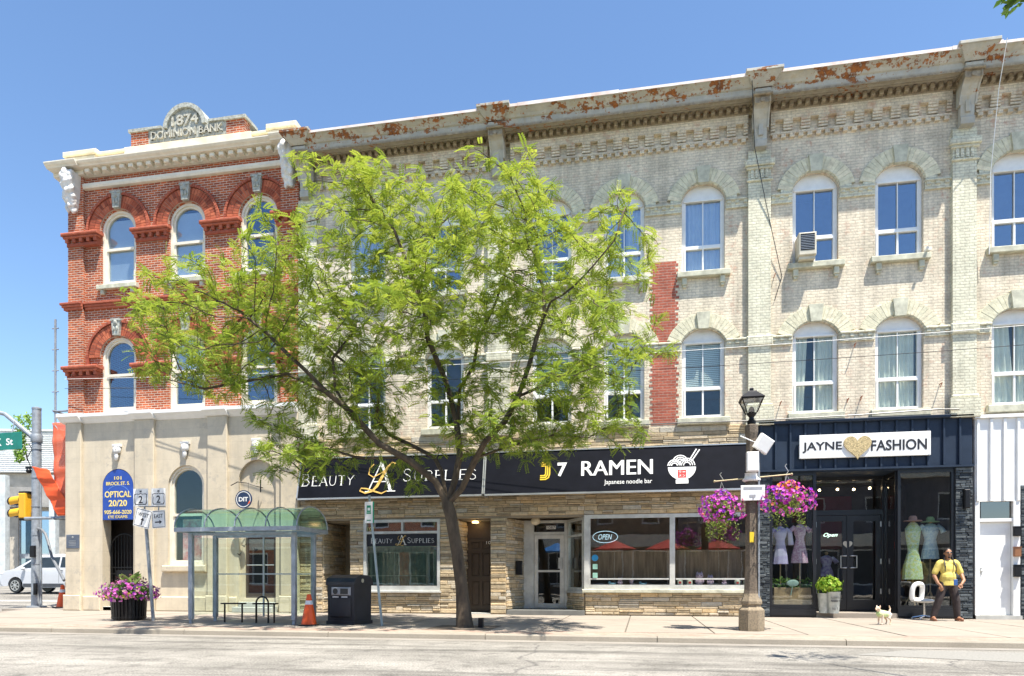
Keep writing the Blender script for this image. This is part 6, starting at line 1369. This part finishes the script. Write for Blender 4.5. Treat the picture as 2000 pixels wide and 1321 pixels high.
for s in (-1, 1): limb(b, [(s * .18, 0, 1.36), (s * .272, .012, 1.16)], [.080, .072])
SH = mat('yellow_cotton', (.72, .58, .15), .9, var=.08, vscale=12, bmp=1.0, bscale=9); sh = b.build('tshirt', SH, man, local=True); remesh(sh, .009, 6)
b = MB(); b.ball((0, .0, .90), (.185, .135, .13))
for s, pts in ((-1, [(-.09, 0, .88), (-.20, -.02, .50), (-.305, .02, .10)]), (1, [(.09, 0, .88), (.17, -.03, .49), (.21, .0, .10)])): limb(b, pts, [.112, .086, .070])
tr_ = b.build('trousers', mat('dark_denim', (.045, .033, .032), .85, var=.2, vscale=9, bmp=.4, bscale=14), man, local=True); remesh(tr_, .009, 4)
for x, y in ((-.31, .02), (.21, .0)):
    b = MB(); s = 1 if x > 0 else -1; limb(b, [(x, y + .03, .05), (x + s * .02, y - .10, .045), (x + s * .03, y - .17, .04)], [.055, .05, .042]); b.box(x - .045 + s * .01, x + .045 + s * .02, y - .19, y + .07, 0, .025); o = b.build('shoe', mat('brown_leather', (.30, .13, .07), .5), man, local=True); remesh(o, .008, 3)
b = MB(); b.ball((0, .012, HD + .055), (.086, .098, .085), 16, 12); b.ball((0, .05, HD + .0), (.08, .065, .09))
for s in (-1, 1): limb(b, [(s * .075, .0, HD - .02), (s * .10, -.05, HD - .16), (s * .115, -.155, HD - .30), (s * .12, -.17, HD - .42)], [.020, .018, .018, .010], 8)
o = b.build('hair', HAIR, man, local=True); remesh(o, .007, 2)
b = MB(); b.ball((0, -.098, HD - .038), (.036, .012, .008)); b.ball((0, -.085, HD - .085), (.03, .02, .025)); b.build('moustache', HAIR, man, True, local=True)
b = MB()
for s in (-1, 1): b.ball((s * .033, -.103, HD + .022), (.026, .008, .018)); b.tube([(s * .06, -.09, HD + .024), (s * .085, .0, HD + .02)], .004, 5)
b.tube([(-.03, -.105, HD + .025), (.03, -.105, HD + .025)], .004, 5); b.build('sunglasses', BLACK, man, True, local=True)
flat_thing(MB().cbox(mx + .04, mx + .12, -1.235, -1.222, .85, .99, .004), 'phone', mat('blue_case', (.04, .12, .35), .4, bmp=0), 'small blue phone held at the waist of the man in yellow', 'phone')
sx = at(1806, 1205, -.55).x; st_ = thing('salon_chair', 'white salon chair with looped back on a chrome star base beside the man', 'chair', (sx, -.55, 0), R(-58))
WV = mat('white_vinyl', (.80, .80, .78), .35, bmp=.1)
m = MB(); m.ball((0, 0, .46), (.24, .22, .055), 16, 8); m.build('seat', WV, st_, True, local=True)
m = MB(); lp = [(-.15, .2, .50), (-.17, .22, .72), (-.12, .25, .85), (0, .26, .88), (.12, .25, .85), (.17, .22, .72), (.15, .2, .50), (0, .19, .48), (-.15, .2, .50)]; lp = [(y - .42, x, z) for x, y, z in lp]; lq = [tuple(Vector(lp[0]).lerp(Vector(lp[1]), .5))]
_c = [Vector(p) for p in lp[:-1]]; lq = []
for _i in range(8):
    p0, p1, p2, p3 = _c[_i - 1], _c[_i], _c[(_i + 1) % 8], _c[(_i + 2) % 8]
    for _t in (0, .25, .5, .75): lq.append(.5 * ((2 * p1) + (p2 - p0) * _t + (2 * p0 - 5 * p1 + 4 * p2 - p3) * _t * _t + (3 * p1 - p0 - 3 * p2 + p3) * _t ** 3))
m.tube(lq + lq[:1], .058, 10); m.build('backrest', WV, st_, True, local=True)
CHR = mat('chrome', (.75, .76, .78), .15, metal=1, bmp=0); m = MB(); m.tube([(0, 0, .08), (0, 0, .42)], .03, 10); m.build('column', CHR, st_, local=True)
for k in range(5):
    w = 2 * PI * k / 5; m = MB(); m.tube([(0, 0, .10), (.26 * math.cos(w), .26 * math.sin(w), .05)], [.028, .018], 8); m.ball((.27 * math.cos(w), .27 * math.sin(w), .025), .025, 8, 6); m.build('leg', CHR, st_, True, local=True)
dx_ = at(1727, 1220, -2.68).x; dog = thing('dog', 'small white and tan dog in a green vest standing on the sidewalk', 'dog', (dx_, -2.68, 0), R(38))
b = MB(); limb(b, [(-.12, 0, .235), (-.02, 0, .225), (.10, 0, .225), (.15, 0, .24)], [.072, .070, .058, .05]); limb(b, [(-.13, 0, .26), (-.19, 0, .325)], [.05, .042]); b.ball((-.215, 0, .355), (.055, .048, .048)); limb(b, [(-.245, 0, .345), (-.285, 0, .335)], [.028, .018])
for s in (-1, 1):
    b.ball((-.195, s * .04, .395), (.018, .012, .03)); limb(b, [(-.13, s * .045, .20), (-.125, s * .045, .11), (-.13, s * .045, .025), (-.145, s * .045, .015)], [.032, .018, .014, .016], 8)
    limb(b, [(.13, s * .045, .21), (.10, s * .048, .14), (.155, s * .048, .09), (.145, s * .048, .02), (.13, s * .048, .014)], [.045, .026, .015, .014, .016], 8)
limb(b, [(.17, 0, .27), (.20, 0, .34), (.175, 0, .40)], [.02, .017, .012], 8)
o = b.build('body', mat('dog_fur', (.78, .72, .64), .9, c2=(.58, .36, .20), vscale=7, bmp=.6, bscale=60), dog, local=True); remesh(o, .005, 2)
b = MB(); limb(b, [(-.14, 0, .245), (-.02, 0, .232), (.05, 0, .230)], [.082, .079, .070]); o = b.build('vest', fabric('green_vest', [(.4, (.40, .58, .25)), (.6, (.72, .72, .40))], 12), dog, local=True); remesh(o, .006, 3)
b = MB(); b.ball((-.30, 0, .338), .011, 8, 6); [b.ball((-.255, s * .028, .368), .007, 6, 5) for s in (-1, 1)]; b.build('nose_and_eyes', BLACK, dog, local=True)

# ------------------------------------------------------------------ left edge: traffic pole, scaffold, far building, van
PX, PY = -20.75, 1.5
tp = thing('traffic_pole', 'tall thick galvanised traffic signal pole at the corner with diagonal mast arm', 'traffic pole', (PX, PY, 0))
m = MB(); m.tube([(0, 0, .03), (0, 0, 6.9)], [.165, .14], 16); m.lathe([(.30, 0), (.30, .05), (.20, .07)], n=16); m.lathe([(.15, 6.9), (.15, 6.96), (.03, 7.0)], n=14); m.build('pole', STEEL, tp, True, local=True)
m = MB(); m.tube([(-.1, 0, 5.9), (-1.3, -.0, 6.8), (-4.5, 0, 7.6)], [.085, .075, .06], 10); m.lathe([(.175, 5.75), (.18, 5.76), (.18, 6.02), (.175, 6.03)], n=14); m.build('mast_arm', STEEL, tp, True, local=True)
m = MB(); m.tube([(.22, -.05, 0), (.21, -.05, 4.9)], .025, 6); 
for z in (1.5, 2.5, 3.5, 4.5, 5.5): m.lathe([(.165, z), (.17, z + .01), (.17, z + .03)], n=14)
m.build('conduit', STEEL, tp, local=True); m = MB(); m.cbox(-.06, .14, -.24, -.165, 1.75, 2.15, .02); m.build('push_button_box', BLKM, tp, local=True); m = MB(); m.cbox(.05, .18, -.21, -.14, .45, .85, .02); m.build('hand_hole_cover', BLKM, tp, local=True)
m = MB(); m.ball((-.2, -.12, 4.75), .09); m.box(-.3, -.1, -.16, -.08, 4.82, 4.9); m.tube([(-.15, -.1, 4.9), (-.25, -.14, 5.2), (-.05, -.14, 5.5), (-.18, -.14, 5.7)], .015, 5); m.build('cable_fittings', BLKM, tp, local=True)
SYEL = mat('signal_yellow', (.80, .42, .02), .45, var=.05)
ts = thing('traffic_signal', 'yellow traffic signal head with black visors mounted on the left of the pole', 'traffic signal', (PX - .36, PY - .1, 3.05))
m = MB(); m.cbox(-.13, .15, -.17, .17, .06, .92, .03); m.build('housing', SYEL, ts, local=True); m = MB(); m.box(-.16, .20, -.10, .10, .925, .99); m.box(-.16, .20, -.10, .10, -.02, .055); m.build('mounting_bracket', BLKM, ts, local=True)
for z in (.70, .28):
    m = MB(); pr = []
    for f, r in ((0, .165), (1, .17)):
        for k in range(17): w = R(-50 + k * 280 / 16 + 0); pr.append((-.13 - f * .38, -.0 + r * math.cos(w + 0), z + r * math.sin(w) + .0 - f * .05))
    m.add(pr, [(i, i + 1, 17 + i + 1, 17 + i) for i in range(16)]); v = m.build('visor', SYEL, ts, True, local=True); m = MB(); m.add([(p[0] * (1 if abs(p[0]) < .2 else 1.16), p[1] * .93, z + (p[2] - z) * .93) for p in pr], [(i, i + 1, 17 + i + 1, 17 + i) for i in range(16)]); m.build('visor_lining', BLACK, v, local=True); m = MB(); m.tube([(-.132, 0, z), (-.15, 0, z)], .15, 16); m.build('lens', BLACK, v, local=True)
gs = thing('street_name_sign', 'green street name sign with white letters hanging from the mast arm', 'sign', (PX - 1.05, PY - .25, 5.5)); M = Matrix.Rotation(R(-1), 4, 'Y')
m = MB(); m.cbox(-1.75, .72, -.015, .0, -.02, .58, .01, M); m.build('sign_plate', mat('street_sign_green', (.01, .20, .15), .45, bmp=0), gs, local=True); m = MB(); m.add(*(lambda t: (t.v, t.f))(text_mb('K', .19, .26, .003, .02, M @ Tr(-.20, -.016, .26)))); m.add(*(lambda t: (t.v, t.f))(text_mb('St', .28, .24, .003, .02, M @ Tr(.22, -.016, .26)))); m.add(*(lambda t: (t.v, t.f))(text_mb('BROC', .80, .26, .003, .02, M @ Tr(-.82, -.016, .26)))); m.build('lettering', SIGNW, gs, local=True)
m = MB(); m.tube([(.3, .0, .55), (.3, .1, 1.0)], .02, 5); m.tube([(-1.2, .0, .55), (-1.2, .1, 1.6)], .02, 5); m.build('hangers', STEEL, gs, local=True)
br = MB(); br.tube([(PX + .15, PY - .1, 2.75), (PX + .35, PY - .15, 2.70), (PX + .55, PY - .2, 2.55), (PX + .75, PY - .3, 2.3), (PX + 1.1, PY - .5, 1.75), (-18.4, .2, .95)], .045, 8); flat_thing(br, 'diagonal_brace', mat('dark_pipe', (.16, .17, .18), .6), 'curved grey pipe slanting from the traffic pole down to the bank corner', 'pipe')
sc_ = thing('scaffold', 'thin scaffold tubes clamped to the side of the brick bank building', 'scaffold', (-19.12, .6, 2.9)); m = MB()
for y in (.6, 2.9): m.tube([(-19.12, y, 2.95), (-19.12, y, 9.6 if y < 1 else 8)], .035, 8)
for z in (9.3, 8.6, 7.9, 7.2): m.tube([(-19.24, .6, z), (-19.0, .6, z)], .02, 6)
m.build('upright', STEEL, sc_, local=False); m = MB()
for y in (.6, 2.9):
    for z in (6.55, 4.6, 3.0): m.tube([(-19.2, y, z), (-17.99, y, z)], .03, 8)
for z in (3.0, 4.6, 6.55): m.tube([(-19.12, .5, z), (-19.12, 3.0, z)], .03, 8)
m.tube([(-20.3, .6, 3.02), (-17.99, .6, 3.02)], .05, 8); m.tube([(-19.1, .55, 6.1), (-18.1, .55, 4.9)], .02, 6); m.build('ledgers', STEEL, sc_)
def net(pts, name, mt, label):
    m = MB(); n = 26; A_, B_, C_, D_ = [Vector(p) for p in pts]; vs = []
    for i in range(n + 1):
        for j in range(n + 1):
            p = A_.lerp(B_, i / n).lerp(D_.lerp(C_, i / n), j / n); vs.append(p + Vector((0, .025 * math.sin(j * .75 + i * .06) + .008 * math.sin(j * 1.9), .006 * math.sin(i * .4))))
    m.add(vs, [(i * (n + 1) + j, (i + 1) * (n + 1) + j, (i + 1) * (n + 1) + j + 1, i * (n + 1) + j + 1) for i in range(n) for j in range(n)]); o = flat_thing(m, name, mt, label, 'safety netting'); [setattr(p_, 'use_smooth', True) for p_ in o.data.polygons]; s = o.modifiers.new('thick', 'SOLIDIFY'); s.thickness = .006; return o
def netmat(name, c, a):
    m, N, L, B = nodes_of(name); B.inputs['Base Color'].default_value = rgba(c); B.inputs['Roughness'].default_value = .7; t = N.new('ShaderNodeBsdfTransparent'); s = N.new('ShaderNodeMixShader'); s.inputs[0].default_value = a; L.new(t.outputs[0], s.inputs[1]); L.new(B.outputs[0], s.inputs[2]); L.new(s.outputs[0], N['Material Output'].inputs[0]); return m
net([(-19.16, .52, 6.15), (-18.02, .52, 6.15), (-18.02, .52, 3.65), (-19.04, .52, 3.4)], 'orange_netting', netmat('orange_mesh', (.80, .16, .07), .75), 'orange safety netting wrapped round the scaffold beside the bank')
net([(-19.85, .42, 4.72), (-19.2, .42, 4.60), (-18.25, .42, 3.12), (-18.85, .42, 3.06)], 'orange_tarp', mat('orange_tarp', (.80, .10, .02), .6, bmp=0), 'bright orange tarp sagging in a triangle below the scaffold')
# far building
fb = thing('far_building', 'distant low commercial building with white corrugated fascia and tall blue windows', 'building', (-36, 19, .8), R(13))
CORR = mat('white_corrugated', (.72, .74, .74), .5, var=.04); m = MB(); z = 6.9
while z < 9.5: m.prof_x([(-.5, z), (-.56, z + .06), (-.5, z + .12), (-.3, z + .12), (-.3, z)], -14, 16); z += .12
m.box(-14, 16, -.6, 0, 9.5, 9.62); m.build('fascia', CORR, fb, local=True)
m = MB(); m.plate(rect(-14, 16, -1.2, 6.89), [rect(x, x + 2.3, .2, 4.6) for x in (-12, -9, -6, -3, 0, 3)], -.2, .1); m.box(-14, 16, .1, 12, 6.5, 9.3); m.box(6.2, 16, -.35, -.21, -1.2, 5.0); m.build('wall', mat('grey_beige_wall', (.55, .50, .42), .8), fb, local=True)
m = MB(); m.box(-14, 16, -.45, -.21, 4.9, 6.0); m.box(-14, 16, -.8, -.46, 4.7, 5.0); m.build('soffit_band', mat('band_grey', (.36, .35, .33), .7), fb, local=True)
for x in (-9.3, -3.3, -.3, 2.6): m = MB(); m.box(x, x + .38, -1.5, -1.1, -1.2, 6.6); m.build('column', mat('pale_column', (.60, .64, .64), .6), fb, local=True)
for x in (-12, -9, -6, -3, 0, 3):
    m = MB(); m.plate(rect(x, x + 2.3, .2, 4.6), [rect(x + .08, x + 1.1, .3, 1.5), rect(x + 1.18, x + 2.22, .3, 1.5), rect(x + .08, x + 1.1, 1.8, 4.5), rect(x + 1.18, x + 2.22, 1.8, 4.5)], -.1, .0); w = m.build('window', mat('window_grey', (.45, .47, .48), .5), fb, local=True)
    m = MB(); m.box(x + .05, x + 2.25, -.06, -.05, .25, 4.55); m.build('pane', glass('far_glass', .45, (.3, .4, .5), (.6, .75, .95)), w, local=True)
vn = thing('hanging_vine', 'bright green vine spilling over the white corrugated fascia', 'plant', at(48, 840, 16.5)); 
def fv():
    z = random.uniform(-1.9, .9); w = .75 if z > 0 else .45 * (1 + z * .35); return (random.uniform(-w, w) * (1 if z > 0 else .9) - (.35 if z < 0 else 0), random.uniform(-.25, .25), z), (0, -1, .3)
scatter(700, fv, .20, 'leaf').build('leaves', island('vine_leaves', [(0, (.12, .25, .03)), (1, (.35, .50, .08))], .5, 0, trans=.3), vn, local=True)
m = MB(); m.tube([(-.1, .3, -1.8), (-.3, .2, -.5), (.1, .3, .5)], .04, 5); m.build('stem', MATS['locust_bark'], vn, local=True)
# minivan
vx = at(43, 1140, 8.0).x + 1.5; van = thing('minivan', 'white minivan with dark lower bumper driving left behind the traffic pole', 'car', (vx, 8.6, .37))
PAINT = mat('white_car_paint', (.56, .58, .61), .25, var=.02, bmp=0)
prof = [(-2.45, .40), (-2.50, .62), (-2.45, .82), (-2.25, .95), (-1.55, 1.10), (-.65, 1.60), (-.30, 1.70), (.6, 1.76), (1.8, 1.74), (2.25, 1.62), (2.42, 1.1), (2.50, .85), (2.48, .40), (2.2, .28)]
def wheel_arch(cx): return [(p[0], p[1]) for p in arc(cx, .33, .40, -5, 185, 10)]
o = prof + wheel_arch(1.50) + [(1.05, .24), (-1.05, .24)] + wheel_arch(-1.50) + [(-2.0, .30), (-2.3, .30)]
n = len(o); m = MB(); secs = [(-.95, .93), (-.90, 1.0), (.90, 1.0), (.95, .93)]; vs = []
def inset(p, k, y): 
    x, z = p; s = 1.0
    if z > 1.0: y = y * (1 - (z - 1.0) * .26)
    if abs(y) > .92 or k < 1: z = z - (.03 if z > 1.2 else 0)
    return (x * (k if abs(x) > 2.2 else 1), y, z)
for y, k in secs: vs += [inset(p, k, y) for p in o]
fs = [(i, (i + 1) % n, n + (i + 1) % n, n + i) for i in range(n)] + [(n + i, n + (i + 1) % n, 2 * n + (i + 1) % n, 2 * n + i) for i in range(n)] + [(2 * n + i, 2 * n + (i + 1) % n, 3 * n + (i + 1) % n, 3 * n + i) for i in range(n)]
for t in tessellate_polygon([[Vector((p[0], p[1], 0)) for p in o]]): fs += [tuple(t), tuple(3 * n + i for i in t)]
m.add(vs, fs); m.build('body', PAINT, van, True, local=True)
def side_poly(pts, y, d, mt, name):
    m = MB()
    f = lambda z: abs(y) * (1 - max(0, z - 1.0) * .26) * (1 if y > 0 else -1)
    a = [(x, f(z) - d, z) for x, z in pts]; b = [(x, f(z), z) for x, z in pts]; k = len(pts); m.add(a + b, [tuple(range(k))] + [(i, (i + 1) % k, k + (i + 1) % k, k + i) for i in range(k)]); return m.build(name, mt, van, local=True)
CG = glass('car_glass', .25, (.12, .14, .15))
CGD = mat('dark_car_glass', (.03, .04, .045), .08, bmp=0)
for pts, nm in (([(-1.25, 1.12), (-.45, 1.14), (-.40, 1.58), (-.58, 1.55)], 'front_side_window'), ([(-.35, 1.14), (.75, 1.15), (.75, 1.62), (-.28, 1.60)], 'sliding_door_window'), ([(.85, 1.15), (2.10, 1.16), (2.0, 1.58), (.85, 1.62)], 'rear_side_window')): side_poly(pts, -.953, .006, CGD, nm)
m = MB(); m.add([(-1.62, -.80, 1.12), (-1.62, .80, 1.12), (-.68, .70, 1.595), (-.68, -.70, 1.595)], [(0, 1, 2, 3)]); m.v = [(v[0] - .012, v[1], v[2] + .014) for v in m.v]; m.build('windscreen', CGD, van, local=True)
m = MB(); m.ball((-2.17, 0, .44), (.36, .90, .17), 24, 10); m.build('front_bumper', mat('dark_bumper', (.06, .065, .075), .5), van, local=True)
m = MB(); m.box(-1.08, 1.05, -.96, -.951, .26, .42); m.build('side_sill', MATS['dark_bumper'], van, local=True)
m = MB(); m.ball((-2.22, -.80, .86), (.24, .16, .075)); m.build('headlight', mat('lamp_clear', (.7, .72, .70), .15, bmp=0), van, True, local=True); m = MB(); m.ball((-1.0, -1.04, 1.10), (.10, .09, .075)); m.build('wing_mirror', PAINT, van, True, local=True)
m = MB(); 
for x in (-.45, .80): m.box(x, x + .008, -.957, -.950, .45, 1.1)
m.box(-.38, -.22, -.972, -.957, .98, 1.02); m.box(.86, 1.02, -.972, -.957, .98, 1.02); m.build('door_lines', MATS['dark_bumper'], van, local=True)
for x in (-1.5, 1.5):
    for y in (-.86, .86):
        m = MB(); m.lathe([(.22, -.10), (.32, -.105), (.335, -.06), (.335, .06), (.32, .105), (.22, .10)], n=28, M=Tr(x, y, .33) @ Matrix.Rotation(R(90), 4, 'X')); w = m.build('wheel', BLACK, van, True, local=True); r_ = MB(); s = -1 if y < 0 else 1
        r_.lathe([(.23, -.01), (.235, .012), (.205, .012), (.20, -.01)], n=24, M=Tr(x, y + s * .10, .33) @ Matrix.Rotation(R(90), 4, 'X'))
        for k in range(7): M = Tr(x, y + s * .108, .33) @ Matrix.Rotation(2 * PI * k / 7, 4, 'Y'); r_.box(-.018, .018, -.008, .008, .0, .21, M)
        r_.ball((x, y + s * .11, .33), (.05, .015, .05), 10, 6); r_.build('rim', ALU, w, True, local=True)
# tree over the photographer's side of the street: only the tip of one bough shows
t2 = thing('overhanging_tree', 'street tree outside the frame with one leafy bough tip in the top right corner', 'tree', (7.4, -17.0, 0)); m = MB()
tipp = Vector((3.15 + .25, -13.9, 5.35))
def wpt(u, v, dep): xr = (u - 1000) / FPX * dep; return Vector((xr * CY - dep * SY, xr * SY + dep * CY - CAM_D, 1 - (v - HORIZON) * dep / FPX))
e1 = wpt(1988, -2, 7.5); e0 = Vector((7.4, -17.0, 4.2))
m.tube([(7.4, -17, 0), (7.45, -17, 2), e0], [.16, .13, .10], 10); m.tube([e0, e0.lerp(e1, .4) + Vector((0, 0, 1.3)), e0.lerp(e1, .8) + Vector((0, 0, .7)), e1 + Vector((.05, 0, .05))], [.07, .05, .02, .006], 8); m.tube([e0, (7.8, -17.3, 7)], [.08, .03], 8)
m.build('trunk', MATS['locust_bark'], t2, True)
def ft():
    k = random.random()
    if k < .12: p = e1 + Vector((random.gauss(0, .05), random.gauss(0, .1), abs(random.gauss(0, .10)) - .02))
    elif k < .3: p = e1 + Vector((.3 + random.random() * .8, random.gauss(0, .3), .3 + random.random() * .6))
    else: p = Vector((7.8, -17.2, 6.6)) + Vector((random.gauss(0, .8), random.gauss(0, .9), random.gauss(0, .7)))
    return p, (0, 0, 1)
m = scatter(900, ft, .10, 'leaf'); m.build('foliage', GLEAF, t2)

flat_thing(MB().cbox(-3.30, -3.20, -5.36, -5.26, 0, .20, .01), 'pipe_stub', BLKM, 'short dark square stub standing at the right foot of the tree trunk', 'stub')
